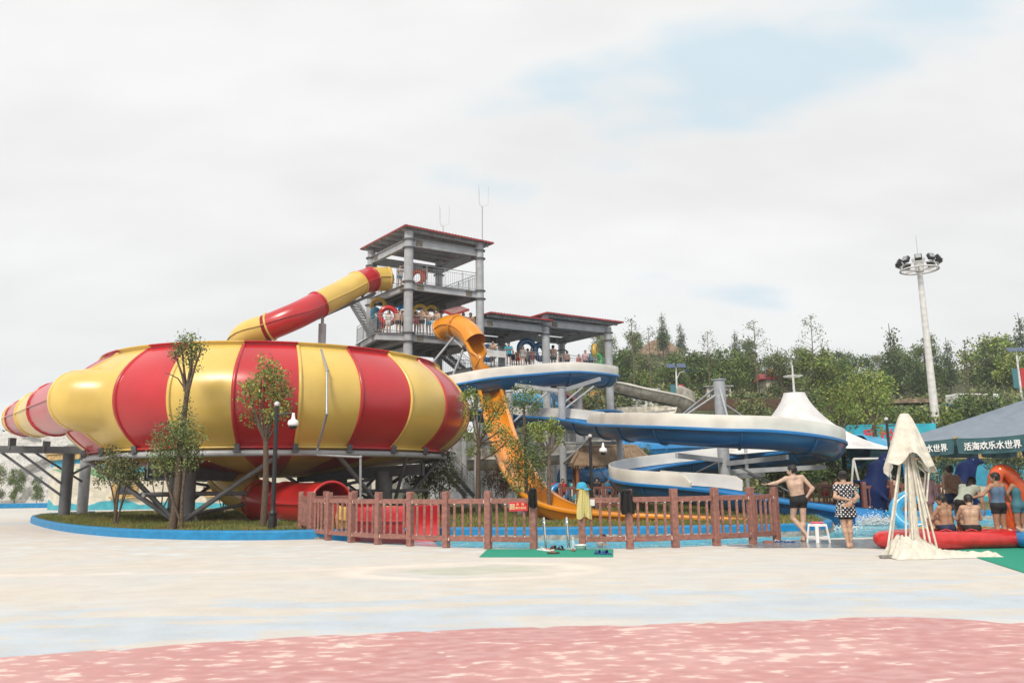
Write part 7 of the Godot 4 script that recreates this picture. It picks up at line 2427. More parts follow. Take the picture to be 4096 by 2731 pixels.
# ---------- lettering: strokes on a 10 x 10 square, y up ----------
const GLYPH := {
	"活": [[1, 9, 2, 8], [0.5, 6, 1.7, 5.3], [0.5, 0.5, 2, 3.5], [8.5, 9.3, 3.5, 8.3], [3, 6.3, 9.5, 6.3], [6.2, 8.8, 6.2, 4], [4, 4, 8.6, 4], [4, 4, 4, 0.5], [8.6, 4, 8.6, 0.5], [4, 0.8, 8.6, 0.8]],
	"海": [[1, 9, 2, 8], [0.5, 6, 1.7, 5.3], [0.5, 0.5, 2, 3.5], [4.5, 9.5, 3.2, 7.5], [3.8, 8.2, 9.3, 8.2], [4.2, 6.8, 8.6, 6.8], [4.2, 6.8, 3.6, 1.2], [8.6, 6.8, 8.2, 0.5], [3, 4, 9.6, 4], [3.6, 1.4, 8.6, 1.4], [6, 6, 6.6, 5], [5.8, 3.3, 6.4, 2.3]],
	"欢": [[0.5, 8, 4, 8], [4, 8, 0.5, 1], [0.8, 5.6, 4.4, 1], [6, 9.5, 4.8, 6.2], [5.6, 7.8, 9.4, 7.8], [9.4, 7.8, 8.7, 6], [7, 6.8, 7, 4.5], [7, 4.5, 4.6, 0.6], [7, 4.5, 9.6, 0.6]],
	"乐": [[8, 9.4, 2.2, 8.5], [2.2, 8.5, 2, 5.5], [2, 5.5, 8.8, 5.5], [5.2, 7.6, 5.2, 0.5], [5.2, 0.5, 4, 1.2], [2.8, 4, 1, 1.5], [7.2, 4, 9.2, 1.5]],
	"水": [[5, 9.5, 5, 0.5], [5, 0.5, 3.8, 1.3], [0.8, 6.6, 3.6, 6.6], [3.6, 6.6, 0.6, 1.5], [8.6, 7.8, 5.4, 5.4], [5.4, 5.6, 9.4, 1]],
	"世": [[0.5, 6.4, 9.5, 6.4], [2, 8.8, 2, 0.8], [5, 9.4, 5, 3.2], [8, 9.2, 8, 3.2], [5, 3.2, 8, 3.2], [2, 0.8, 9, 0.8]],
	"界": [[2, 9.4, 8, 9.4], [2, 9.4, 2, 5.2], [8, 9.4, 8, 5.2], [2, 7.3, 8, 7.3], [2, 5.2, 8, 5.2], [5, 9.4, 5, 5.2], [5, 5.2, 0.6, 2.4], [5, 5.2, 9.4, 2.4], [3.6, 3.4, 2.4, 0.4], [6.4, 3.4, 6.4, 0.4]],
	"危": [[4, 9.6, 1.5, 6.8], [3.6, 8.6, 6.8, 8.6], [6.8, 8.6, 5.6, 7], [1.8, 6.8, 9, 6.8], [2.2, 6.8, 0.8, 0.6], [4, 5, 7.4, 5], [7.4, 5, 7.2, 3], [4, 5, 4, 1], [4, 1, 8.8, 1], [8.8, 1, 9, 2.4]],
	"险": [[1, 9.2, 1, 0.4], [1, 9.2, 3.4, 9.2], [3.4, 9.2, 2.6, 6.6], [2.6, 6.6, 3.4, 4.4], [3.4, 4.4, 2, 3.6], [6.8, 9.6, 4, 6.4], [6.8, 9.6, 9.6, 6.4], [5.4, 6.2, 8.2, 6.2], [5, 4.6, 5.8, 2.4], [6.8, 4.8, 7.2, 2.6], [9, 4.8, 8, 1.8], [4.2, 0.8, 9.6, 0.8]],
	"请": [[1, 9, 2, 8], [0.6, 6, 2.2, 6], [2.2, 6, 2.2, 1.4], [2.2, 1.4, 3.2, 2.4], [4, 8.6, 9.4, 8.6], [4.4, 7.3, 9, 7.3], [3.8, 6, 9.6, 6], [6.7, 9.6, 6.7, 6], [4.6, 5, 8.8, 5], [4.6, 5, 4.6, 0.4], [8.8, 5, 8.8, 0.4], [4.6, 3.6, 8.8, 3.6], [4.6, 2.2, 8.8, 2.2]],
	"勿": [[3.2, 9.4, 0.8, 5.4], [2.4, 7.6, 9, 7.6], [9, 7.6, 8, 0.8], [8, 0.8, 6.6, 1.6], [5, 7.4, 1.2, 2], [7.2, 7.4, 3.2, 0.8]],
	"翻": [[1, 8.6, 4.6, 9.4], [0.6, 6.6, 5, 6.6], [2.8, 9, 2.8, 4.6], [0.8, 4.2, 4.8, 4.2], [0.8, 4.2, 0.8, 0.6], [4.8, 4.2, 4.8, 0.6], [0.8, 2.4, 4.8, 2.4], [0.8, 0.8, 4.8, 0.8], [5.6, 8.8, 7.4, 8.8], [7.4, 8.8, 7.4, 0.8], [5.8, 5.4, 7.2, 3.6], [8, 8.8, 9.8, 8.8], [9.8, 8.8, 9.8, 0.8], [8.2, 5.4, 9.6, 3.6]],
	"越": [[0.8, 8, 4.4, 8], [2.6, 9.6, 2.6, 5.8], [0.4, 5.8, 4.6, 5.8], [2.8, 5.6, 2.8, 1.8], [1.2, 4, 0.6, 0.6], [1, 2.2, 9.6, 0.6], [5, 7.6, 9.4, 7.6], [5.4, 7.6, 5.2, 2.6], [5.2, 2.6, 6.4, 3.4], [7, 9.4, 8.8, 2.6], [9, 5.8, 7, 2.8], [8.4, 9.4, 9, 8.6]],
	"爱": [[8, 9.6, 1.4, 8.8], [1.8, 8, 2.4, 7], [4.4, 8.2, 4.8, 7.2], [7.6, 8.4, 6.8, 7.2], [1, 6.6, 9, 6.6], [1, 6.6, 0.8, 5.4], [9, 6.6, 8.6, 5.4], [2, 4.8, 8, 4.8], [4.2, 5.8, 0.8, 0.8], [3.4, 3.4, 7.4, 3.4], [7.4, 3.4, 2, 0.4], [3.6, 2.8, 9.2, 0.4]],
	"悦": [[1.8, 9.4, 1.8, 0.4], [0.6, 7, 0.8, 5], [3, 7.6, 3.2, 6.4], [4.8, 9.2, 5.6, 7.8], [8.4, 9.4, 7.4, 7.8], [4.6, 7.2, 8.6, 7.2], [4.6, 7.2, 4.6, 4.4], [8.6, 7.2, 8.6, 4.4], [4.6, 4.4, 8.6, 4.4], [5.8, 4.2, 4, 0.6], [7.4, 4.2, 7.4, 1], [7.4, 1, 9.4, 1]],
	"泥": [[1, 9, 2, 8], [0.5, 6, 1.7, 5.3], [0.5, 0.5, 2, 3.5], [3.6, 9, 9, 9], [9, 9, 9, 6.4], [3.6, 6.4, 9, 6.4], [3.8, 9, 3, 0.8], [8.6, 5, 5.4, 3.4], [5.4, 5.4, 5.4, 0.8], [5.4, 0.8, 9.4, 0.8]],
	"波": [[1, 9, 2, 8], [0.5, 6, 1.7, 5.3], [0.5, 0.5, 2, 3.5], [3.8, 7.6, 9.2, 7.6], [6.4, 9.6, 6.4, 5.2], [3.8, 7.6, 3, 0.6], [4.2, 5.2, 8.6, 5.2], [8.6, 5.2, 4, 0.6], [5, 4, 9.4, 0.6]]}

func write(t: Node, words: String, at: Vector3, x: Vector3, y: Vector3, size: float, step: float, m, thick := 0.09, deep := 0.008):
	var z := x.cross(y).normalized()
	for i in words.length():
		var mb := MB.new()
		var o := at + x * step * i
		for s in GLYPH[words[i]]:
			var a: Vector3 = o + (x * s[0] + y * s[1]) * size * 0.1
			var b: Vector3 = o + (x * s[2] + y * s[3]) * size * 0.1
			var d := (b - a).normalized()
			var e := z.cross(d).normalized()
			mb.box((a + b) * 0.5 + z * 0.001 * (s[0] - s[3]) * 0.3, Vector3(a.distance_to(b) + thick * size, thick * size, deep), Basis(d, e, z))
		part("character", mb, m, t)

func lamp_with_camera(label: String, base: Vector3, h: float, side: float, k := 1.0):
	var t := thing("camera_post", label, "lamp post", base, 0, "black posts with dome cameras")
	var b := MB.new()
	b.lathe(Vector3.ZERO, PackedVector2Array([Vector2(0.13, -0.05), Vector2(0.13, 0.3), Vector2(0.11, 0.34), Vector2(0.11, 0.42), Vector2(0.125, 0.44), Vector2(0.125, 0.5), Vector2(0.08, 0.56), Vector2(0.068, 0.7), Vector2(0.06, h), Vector2(0.0, h)]), 18)
	part("pole", b, M.black_pole, t)
	var c := MB.new()
	c.ball(Vector3(0, h + 0.04, 0), Vector3(0.085, 0.085, 0.085))
	part("cap", c, M.white, t)
	var a := MB.new()
	a.tube([Vector3(0, h - 0.28, 0), Vector3(side * 0.25, h - 0.26, 0), Vector3(side * 0.52, h - 0.26, 0)], 0.028, 8)
	part("arm", a, M.black_pole, t)
	var d := MB.new()
	d.lathe(Vector3(side * 0.52, h - 0.3, 0), PackedVector2Array([Vector2(0.0, -0.34), Vector2(0.13, -0.34), Vector2(0.17, -0.28), Vector2(0.15, -0.18), Vector2(0.06, -0.12), Vector2(0.045, 0.0), Vector2(0.04, 0.06), Vector2(0.0, 0.06)]), 18)
	var cm := part("camera_housing", d, M.plastic_white, t)
	var g := MB.new()
	g.ball(Vector3(side * 0.52, h - 0.64, 0), Vector3(0.125, 0.1, 0.125), 8, 16)
	part("camera_dome", g, M.camera_glass, cm)

func solar_lamp(label: String, at: Vector3, h: float):
	var t := thing("solar_lamp", label, "street lamp", at, 0, "solar street lamps on the hill road")
	var p := MB.new()
	p.tube([Vector3(0, -1, 0), Vector3(0, h, 0)], _taper(2, 0.13, 0.08), 10)
	part("pole", p, M.white, t)
	for s in [-1.0, 1.0]:
		var q := MB.new()
		q.box(Vector3(s * 0.5, h + 0.15, 0.1), Vector3(0.85, 0.05, 0.7), Basis(Vector3.RIGHT, 0.7))
		part("solar_panel", q, M.panel_blue, t)
		var b := MB.new()
		b.box(Vector3(s * 0.38, h - 2.6, 0), Vector3(0.5, 1.9, 0.03))
		part("banner_flag", b, M.cloth_teal if s < 0 else M.cloth_red, t)
	var a := MB.new()
	a.tube([Vector3(0, h - 1.2, 0), Vector3(0.35, h - 0.5, 0), Vector3(0.9, h - 0.35, 0.1)], 0.04, 8)
	part("arm", a, M.white, t)
	var l := MB.new()
	l.box(Vector3(1.05, h - 0.36, 0.12), Vector3(0.45, 0.08, 0.2), Basis(), 0.02)
	part("lamp_head", l, M.slipper_blue, t)

func mast():
	var b: Vector3 = Vector3(31.62, 0, -60)
	var t := thing("floodlight_mast", "tall white mast carrying a ring of black floodlights", "light mast", b)
	var H := 17.6
	for q in [[0.0, 9.0, 0.36, 0.27], [9.0, H, 0.265, 0.19]]:
		var p := MB.new()
		p.tube([Vector3(0, q[0], 0), Vector3(0, q[1], 0)], _taper(2, q[2], q[3]), 20)
		part("mast_section", p, M.white, t)
	var r := MB.new()
	r.ring(Vector3(0, H - 0.25, 0), 1.35, 0.07, Basis(), 40, 8)
	r.ring(Vector3(0, H + 0.05, 0), 1.35, 0.04, Basis(), 40, 8)
	for k in 6:
		var a := TAU * k / 6.0
		r.bar(Vector3(0, H - 0.25, 0), Vector3(cos(a) * 1.35, H - 0.25, sin(a) * 1.35), 0.06, 0.09)
		r.bar(Vector3(cos(a) * 1.35, H - 0.25, sin(a) * 1.35), Vector3(cos(a) * 1.35, H + 0.05, sin(a) * 1.35), 0.05, 0.05)
	part("lamp_ring", r, M.white, t)
	var hd := MB.new()
	hd.lathe(Vector3(0, H, 0), PackedVector2Array([Vector2(0.3, -0.4), Vector2(0.34, 0.3), Vector2(0.5, 0.62), Vector2(0.3, 0.78), Vector2(0.0, 0.8)]), 18)
	part("head_cap", hd, M.white, t)
	var rod := MB.new()
	rod.tube([Vector3(0, H + 0.7, 0), Vector3(0, H + 2.5, 0)], 0.015, 6)
	part("lightning_rod", rod, M.rail, t)
	for k in 10:
		var a := TAU * k / 10.0 + 0.16
		var e := Vector3(cos(a), 0, sin(a))
		var bs := Basis(e.cross(Vector3.UP), Vector3.UP, -e) * Basis(Vector3.RIGHT, 0.5)
		var bx := MB.new()
		bx.box(e * 1.45 + Vector3(0, H + 0.42, 0), Vector3(0.5, 0.48, 0.3), bs, 0.03)
		var f := part("floodlight", bx, M.black_pole, t)
		var gl := MB.new()
		gl.box(e * 1.45 + Vector3(0, H + 0.42, 0) - bs.z * 0.155, Vector3(0.38, 0.36, 0.01), bs)
		part("lamp_glass", gl, M.rail, f)

func truck():
	var t := thing("flatbed_truck", "orange flatbed truck parked on the hill road behind the slides", "truck", Vector3(8.15, 9.55, -88), 0.0)
	t.scale = Vector3.ONE * 0.82
	var road := MB.new()
	road.bar(Vector3(-4, 9.35, -88), Vector3(44, 9.35, -84), 5.0, 0.4)
	struct("hill_road", road, mat("dirt", 0.40, 0.30, 0.21, 0.95, "stain", 0.2))
	var c := MB.new()
	var prof := [[0.75, 0.55], [2.25, 0.55], [2.3, 1.2], [2.2, 1.35], [1.95, 2.15], [1.8, 2.3], [0.85, 2.3], [0.75, 2.2]]
	for z in [-0.85, 0.85]:
		for i in range(1, prof.size() - 1):
			c.tri(Vector3(prof[0][0], prof[0][1], z), Vector3(prof[i][0], prof[i][1], z), Vector3(prof[i + 1][0], prof[i + 1][1], z), Vector3(0, 0, z))
	for i in prof.size():
		var a: Array = prof[i]
		var b: Array = prof[(i + 1) % prof.size()]
		c.quad(Vector3(a[0], a[1], -0.85), Vector3(a[0], a[1], 0.85), Vector3(b[0], b[1], 0.85), Vector3(b[0], b[1], -0.85), Vector3((a[0] + b[0]) / 2 - 1.5, (a[1] + b[1]) / 2 - 1.4, 0))
	var cab := part("cab", c, M.truck, t)
	var ws := MB.new()
	ws.quad(Vector3(2.21, 1.42, -0.75), Vector3(2.21, 1.42, 0.75), Vector3(1.985, 2.1, 0.75), Vector3(1.985, 2.1, -0.75), Vector3(1, 0.3, 0))
	part("windscreen", ws, M.glass_dark, cab)
	var sw := MB.new()
	sw.quad(Vector3(1.0, 1.4, 0.86), Vector3(1.95, 1.4, 0.86), Vector3(1.78, 2.1, 0.86), Vector3(1.0, 2.1, 0.86), Vector3.BACK)
	part("side_window", sw, M.glass_dark, cab)
	var bd := MB.new()
	bd.box(Vector3(-0.9, 0.95, 0), Vector3(3.2, 0.12, 1.8), Basis(), 0.01)
	bd.box(Vector3(-0.9, 1.15, 0.88), Vector3(3.2, 0.4, 0.05)); bd.box(Vector3(-0.9, 1.15, -0.88), Vector3(3.2, 0.4, 0.05)); bd.box(Vector3(-2.48, 1.15, 0), Vector3(0.05, 0.4, 1.75))
	part("flatbed", bd, M.truck, t)
	var fr := MB.new()
	for z in [-0.8, 0.8]:
		fr.bar(Vector3(0.65, 0.95, z), Vector3(0.65, 2.35, z), 0.07, 0.07)
	for y in [1.7, 2.0, 2.35]:
		fr.bar(Vector3(0.65, y, -0.8), Vector3(0.65, y, 0.8), 0.05, 0.05)
	part("head_rack", fr, M.truck, t)
	for q in [Vector3(1.6, 0.4, 0.8), Vector3(1.6, 0.4, -0.8), Vector3(-1.6, 0.4, 0.8), Vector3(-1.6, 0.4, -0.8)]:
		var w := MB.new()
		w.tube([q - Vector3(0, 0, 0.12), q + Vector3(0, 0, 0.12)], 0.4, 18)
		var wl := part("wheel", w, M.tyre, t)
		var hb := MB.new()
		hb.tube([q - Vector3(0, 0, 0.13), q + Vector3(0, 0, 0.13)], 0.2, 14)
		part("rim", hb, M.rail, wl)
	for z in [-0.6, 0.6]:
		var hl := MB.new()
		hl.box(Vector3(2.29, 0.85, z), Vector3(0.06, 0.18, 0.3), Basis(), 0.01)
		part("headlight", hl, M.plastic_white, cab)
	# parked van higher up on the right
	var v := thing("parked_van", "white and blue van on the road above the big umbrella", "van", Vector3(43.2, 7.35, -75), 0.15)
	var vb := MB.new()
	vb.box(Vector3(0, 1.35, 0), Vector3(4.4, 1.0, 1.8), Basis(), 0.12)
	part("body", vb, M.white, v)
	var vl := MB.new()
	vl.box(Vector3(0, 0.68, 0), Vector3(4.5, 0.5, 1.82), Basis(), 0.08)
	part("lower_body", vl, M.rim_blue, v)
	for q in [-1.4, -0.2, 1.0]:
		var wn := MB.new()
		wn.box(Vector3(q, 1.5, 0.9), Vector3(0.95, 0.42, 0.03))
		part("window", wn, M.glass_dark, v)
	for q in [Vector3(-1.4, 0.38, 0.8), Vector3(1.4, 0.38, 0.8), Vector3(-1.4, 0.38, -0.8), Vector3(1.4, 0.38, -0.8)]:
		var w := MB.new()
		w.tube([q - Vector3(0, 0, 0.1), q + Vector3(0, 0, 0.1)], 0.34, 16)
		part("wheel", w, M.tyre, v)

func big_umbrella():
	var A := Vector3(9.39, 2.32, -20.0)
	var ex := Vector3(0.447, 0, 0.894)
	var ey := Vector3(0.894, 0, -0.447)
	var S := 5.1
	var c := A + (ex + ey) * S * 0.5
	c.y = 0.0
	var t := thing("large_umbrella", "big green square umbrella, slate sky sheen in its top colour, with white lettering at the right edge", "umbrella", c)
	var cs := [A - c, A - c + ex * S, A - c + (ex + ey) * S, A - c + ey * S]
	var apex := Vector3(0, 3.45, 0)
	for i in 4:
		var a: Vector3 = cs[i]
		var b: Vector3 = cs[(i + 1) % 4]
		var rows := []
		for j in 14:
			var v := j / 13.0
			var row := PackedVector3Array()
			for k in 25:
				var u := k / 24.0
				var q := apex.lerp(a.lerp(b, u), v)
				q.y -= 0.07 * sin(PI * v) * (0.4 + 0.6 * sin(PI * u)) + 0.03 * absf(sin(PI * u * 3.0)) * v
				row.append(q)
			rows.append(row)
		var mb := MB.new()
		mb.grid(rows, false, true)
		var p := part("canopy_panel", mb, M.umb_sheen, t)
		var out := ((a + b) * 0.5 * Vector3(1, 0, 1)).normalized()
		for seg in 3:
			var a2 := a.lerp(b, seg / 3.0 + 0.003)
			var b2 := a.lerp(b, (seg + 1) / 3.0 - 0.003)
			var d := (b2 - a2).normalized()
			var vr := []
			for j in 7:
				var v := j / 6.0
				var row := PackedVector3Array()
				for k in 29:
					var u := k / 28.0
					var cut := pow(absf(2.0 * u - 1.0), 12.0)
					row.append(a2.lerp(b2, u) + out * (0.012 + 0.022 * v * sin(u * 17.0 + seg) + 0.02 * v * cut) + Vector3.UP * (-0.03 * sin(PI * u) - 0.35 * v) - d * signf(u - 0.5) * cut * 0.06 * v)
				vr.append(row)
			var vb := MB.new()
			vb.grid(vr, false, false)
			var vp := part("valance", vb, M.umb_teal, t)
			var l := a2.distance_to(b2)
			write(vp, "活海欢乐水世界", a2 + d * l * 0.125 + Vector3.UP * -0.285 + out * 0.045, d, Vector3.UP, l * 0.104, l * 0.111, M.letter_white, 0.115, 0.012)
			var yt := MB.new()
			yt.bar(b2 + Vector3(-0.05, 0.0, 0.02), b2 + Vector3(0.05, 0.03, 0.02), 0.05, 0.02)
			part("corner_tag", yt, M.raft_yellow, vp)
	var pole := MB.new()
	pole.tube([Vector3.ZERO, apex], 0.045, 10)
	part("pole", pole, M.rail, t)
	for a in cs:
		var r := MB.new()
		r.tube([apex - Vector3.UP * 0.1, a - Vector3.UP * 0.04], 0.018, 6)
		part("rib", r, M.rail, t)
	var bs := MB.new()
	bs.box(Vector3(0, 0.12, 0), Vector3(0.8, 0.24, 0.8), Basis(), 0.03)
	part("base", bs, M.concrete, t)

func cloth_drape(top: Vector3, w: float, l: float, folds: float, sd: int, bas := Basis()) -> MB:
	rng.seed = sd
	var ph := rnd(0, TAU)
	var rows := []
	for j in 16:
		var v := j / 15.0
		var row := PackedVector3Array()
		for i in 25:
			var u := i / 24.0 * 2.0 - 1.0
			var z := 0.028 * sin(u * folds + ph) * (0.3 + v) + 0.012 * sin(u * folds * 2.3 + v * 3.0)
			row.append(top + bas * Vector3(u * w * 0.5 * (0.75 + 0.35 * v + 0.06 * sin(v * 5.0 + ph)), -l * v - 0.05 * l * v * sin(u * 4.0 + ph), z))
		rows.append(row)
	var mb := MB.new()
	mb.grid(rows, false, false)
	var back := []
	for r in rows:
		var q := PackedVector3Array()
		for e in r:
			q.append(e - bas * Vector3(0, 0, 0.012))
		back.append(q)
	mb.grid(back, false, true)
	return mb

func folded_umbrella():
	var b: Vector3 = Vector3(7.41, 0, -15.16)
	var t := thing("folded_umbrella", "collapsed cream umbrella with bare rods and its cloth heaped round the foot", "umbrella", b)
	var top := 2.62
	# draped hood over the top
	rng.seed = 55
	var rows := []
	for j in 16:
		var v := j / 15.0
		var row := PackedVector3Array()
		for i in 48:
			var a := TAU * i / 48.0
			var fold := 1.0 + 0.22 * v * sin(a * 5.0 + 0.4) + 0.10 * v * sin(a * 11.0 + 1.0)
			var r := (0.09 + 0.30 * pow(v, 0.8)) * fold
			var hem := 0.13 * sin(a * 2.0 + 0.6) + 0.10 * sin(a * 5.0 + 2.0)
			row.append(Vector3(cos(a) * r, top - 0.02 - v * (0.92 + hem * v), sin(a) * r))
		rows.append(row)
	var mb := MB.new()
	mb.grid(rows, true, false)
	mb.lathe(Vector3(0, top, 0), PackedVector2Array([Vector2(0.10, -0.03), Vector2(0.07, 0.01), Vector2(0.0, 0.02)]), 16)
	part("hood_cloth", mb, M.canvas, t)
	var pl := MB.new()
	pl.tube([Vector3(0, 0, 0), Vector3(0.02, top - 0.05, 0)], 0.045, 12)
	part("pole", pl, M.canvas, t)
	var fr := [[-0.62, 0.12, 0.12], [-0.45, 0.14, -0.1], [-0.3, 0.02, 0.15], [-0.08, 0.22, 0.1], [0.1, 0.2, -0.12], [0.14, 0.26, 0.2], [0.32, 0.05, 0.1], [0.2, 0.7, 0.05], [-0.18, 0.18, 0.2], [0.05, 0.12, 0.22], [-0.02, 0.24, -0.2], [0.25, 0.5, -0.15]]
	for q in fr:
		var r := MB.new()
		r.bar(Vector3(q[0] * 0.22, 1.95, q[2] * 0.3), Vector3(q[0], q[1], q[2]), 0.028, 0.03, 0.004)
		part("rod", r, M.canvas, t)
	for q in [[Vector3(0.12, 1.75, 0.1), Vector3(0.30, 1.6, 0.12), Vector3(0.20, 1.0, 0.1)], [Vector3(0.1, 1.7, 0.0), Vector3(0.26, 1.52, 0.05), Vector3(0.16, 0.9, 0.0)]]:
		var r := MB.new()
		r.bar(q[0], q[1], 0.025, 0.025); r.bar(q[1], q[2], 0.025, 0.025)
		part("bent_rod", r, M.canvas, t)
	# heap of cloth
	var f := FastNoiseLite.new(); f.seed = 8; f.frequency = 1.9; f.fractal_octaves = 3; f.fractal_type = FastNoiseLite.FRACTAL_RIDGED
	rows = []
	for j in 26:
		var v := j / 25.0
		var row := PackedVector3Array()
		for i in 72:
			var u := i / 71.0
			var x := -0.62 + 2.0 * u
			var z := -0.38 + 0.85 * v
			var env := pow(maxf(0.0, sin(PI * v)), 0.65)
			var hgt := lerpf(0.40, 0.10, smoothstep(0.22, 0.6, u)) * smoothstep(0.0, 0.12, u) * (1.0 - smoothstep(0.93, 1.0, u))
			var wd := lerpf(1.0, 0.34, smoothstep(0.3, 0.75, u))
			z = 0.06 + (z - 0.06) * wd + 0.16 * smoothstep(0.3, 1.0, u)
			var n := f.get_noise_2d(x * 1.1 + z * 0.8, z * 2.2)
			row.append(Vector3(x, 0.006 + env * hgt * (0.62 + 0.5 * n) + 0.012 * env, z + 0.03 * n))
		rows.append(row)
	var hb := MB.new()
	hb.grid(rows, false, false)
	part("heaped_cloth", hb, M.canvas, t)
	var up := []
	for j in 12:
		var v := j / 11.0
		var row := PackedVector3Array()
		for i in 30:
			var a := TAU * i / 30.0
			var r := lerpf(0.34, 0.06, pow(v, 0.5)) * (1.0 + 0.18 * sin(a * 4.0 + v * 2.0) + 0.08 * sin(a * 9.0))
			row.append(Vector3(cos(a) * r - 0.05, 0.08 + 0.34 * v * (1.0 + 0.1 * sin(a * 3.0)), sin(a) * r * 0.8))
		up.append(row)
	var ub := MB.new()
	ub.grid(up, true, true)
	part("gathered_cloth", ub, M.canvas, t)
	var ft := MB.new()
	ft.box(Vector3(-0.6, 0.03, 0.15), Vector3(0.35, 0.06, 0.12), Basis(Vector3.UP, 0.2), 0.01)
	part("foot_bar", ft, M.concrete, t)

func raft(label: String, c: Vector3, rx: float, rz: float, r: float, m: String, turn: float):
	var t := thing("inflatable_raft", label, "raft", c, turn, "inflatable rafts on the wet floor")
	var rows := []
	for i in 73:
		var a := TAU * i / 72.0
		var ce := Vector3(cos(a) * rx, r * 0.96, sin(a) * rz)
		var n := Vector3(cos(a) * rz, 0, sin(a) * rx).normalized()
		var rr := r * (1.0 + 0.02 * sin(a * 36.0) + 0.03 * sin(a * 3.0 + 1.0))
		var row := PackedVector3Array()
		for j in 16:
			var b := TAU * j / 16.0
			row.append(ce + n * cos(b) * rr + Vector3.UP * sin(b) * rr * 0.94)
		rows.append(row)
	var mb := MB.new()
	mb.grid(rows, true, false)
	part("ring_tube", mb, M[m], t)
	var fl := MB.new()
	fl.lathe(Vector3(0, r * 0.5, 0), PackedVector2Array([Vector2(0.0, 0.04), Vector2(rx * 0.98, 0.04), Vector2(rx * 0.98, -0.04), Vector2(0, -0.04)]), 36, Basis(), rz / rx)
	part("floor_sheet", fl, M[m], t)
	for s in [-1.0, 1.0]:
		var h := MB.new()
		h.tube([Vector3(s * 0.25 - 0.12, r * 1.9, rz), Vector3(s * 0.25, r * 2.08, rz), Vector3(s * 0.25 + 0.12, r * 1.9, rz)], 0.014, 6)
		part("handle", h, M[m], t)

func stool():
	var t := thing("plastic_stool", "white plastic stool with a pink top beside the leaning man", "stool", Vector3(7.02, -0, -19.01), 0.35)
	var top := MB.new()
	top.lathe(Vector3(0, 0.455, 0), PackedVector2Array([Vector2(0.0, 0.012), Vector2(0.135, 0.012), Vector2(0.148, 0.0), Vector2(0.148, -0.022), Vector2(0.0, -0.022)]), 28)
	part("seat_pad", top, M.pink, t)
	var sk := MB.new()
	var rows := []
	for q in [[0.142, 0.433], [0.150, 0.40], [0.155, 0.37]]:
		var row := PackedVector3Array()
		for i in 32:
			var a := TAU * i / 32.0
			var sq := 1.0 / pow(pow(absf(cos(a)), 5.0) + pow(absf(sin(a)), 5.0), 0.2)
			row.append(Vector3(cos(a) * q[0] * sq, q[1], sin(a) * q[0] * sq))
		rows.append(row)
	sk.grid(rows, true, true)
	part("apron", sk, M.plastic_white, t)
	for k in 4:
		var a := PI / 4 + PI / 2 * k
		var e := Vector3(cos(a), 0, sin(a))
		var lg := MB.new()
		var s := e.cross(Vector3.UP)
		for w in [-1.0, 1.0]:
			lg.bar(e * 0.185 + Vector3.UP * 0.42 + s * 0.018 * w, e * 0.245 + s * 0.016 * w, 0.045, 0.03, 0.006)
		part("leg", lg, M.plastic_white, t)
	for k in 4:
		var a := PI / 4 + PI / 2 * k
		var e := Vector3(cos(a), 0, sin(a)) * 0.232
		var f := Vector3(cos(a + PI / 2), 0, sin(a + PI / 2)) * 0.232
		var br := MB.new()
		br.bar(e * 0.97 + Vector3.UP * 0.12, f * 0.97 + Vector3.UP * 0.12, 0.015, 0.055, 0.004)
		part("brace", br, M.plastic_white, t)

func sandal(label: String, at: Vector3, turn: float, m: String, kind: int, strap := ""):
	var t := thing("sandal", label, "sandal", at, turn, "footwear left at the pool edge")
	var rows := []
	for j in 4:
		var y: float = [0.0, 0.004, 0.024, 0.028][j]
		var g: float = [0.97, 1.0, 1.0, 0.96][j]
		var row := PackedVector3Array()
		for i in 28:
			var a := TAU * i / 28.0
			var l := 0.13 * cos(a)
			row.append(Vector3(sin(a) * (0.044 + 0.006 * cos(a)) * g, y + (0.008 * absf(cos(a)) if kind == 1 else 0.0), l * g))
		rows.append(row)
	var mb := MB.new()
	mb.grid(rows, true, false)
	var c := mb.put(Vector3(0, 0.028, 0), Vector3.UP)
	for i in 28:
		mb.face(c, mb.v.size() - 29 + i, mb.v.size() - 29 + (i + 1) % 28)
	part("sole", mb, M[m], t)
	var s := MB.new()
	if kind == 0:
		var r2 := []
		for j in 7:
			var z := -0.10 + 0.10 * j / 6.0
			var row := PackedVector3Array()
			for i in 13:
				var a := PI * i / 12.0
				row.append(Vector3(cos(a) * 0.047, 0.025 + sin(a) * (0.045 + 0.02 * j / 6.0), z))
			r2.append(row)
		s.grid(r2, false, false)
	else:
		for e in [-1.0, 1.0]:
			s.tube([Vector3(0, 0.03, -0.075), Vector3(e * 0.025, 0.06, -0.03), Vector3(e * 0.043, 0.03, 0.03)], 0.008, 6)
	part("strap", s, M[strap if strap else m], t)

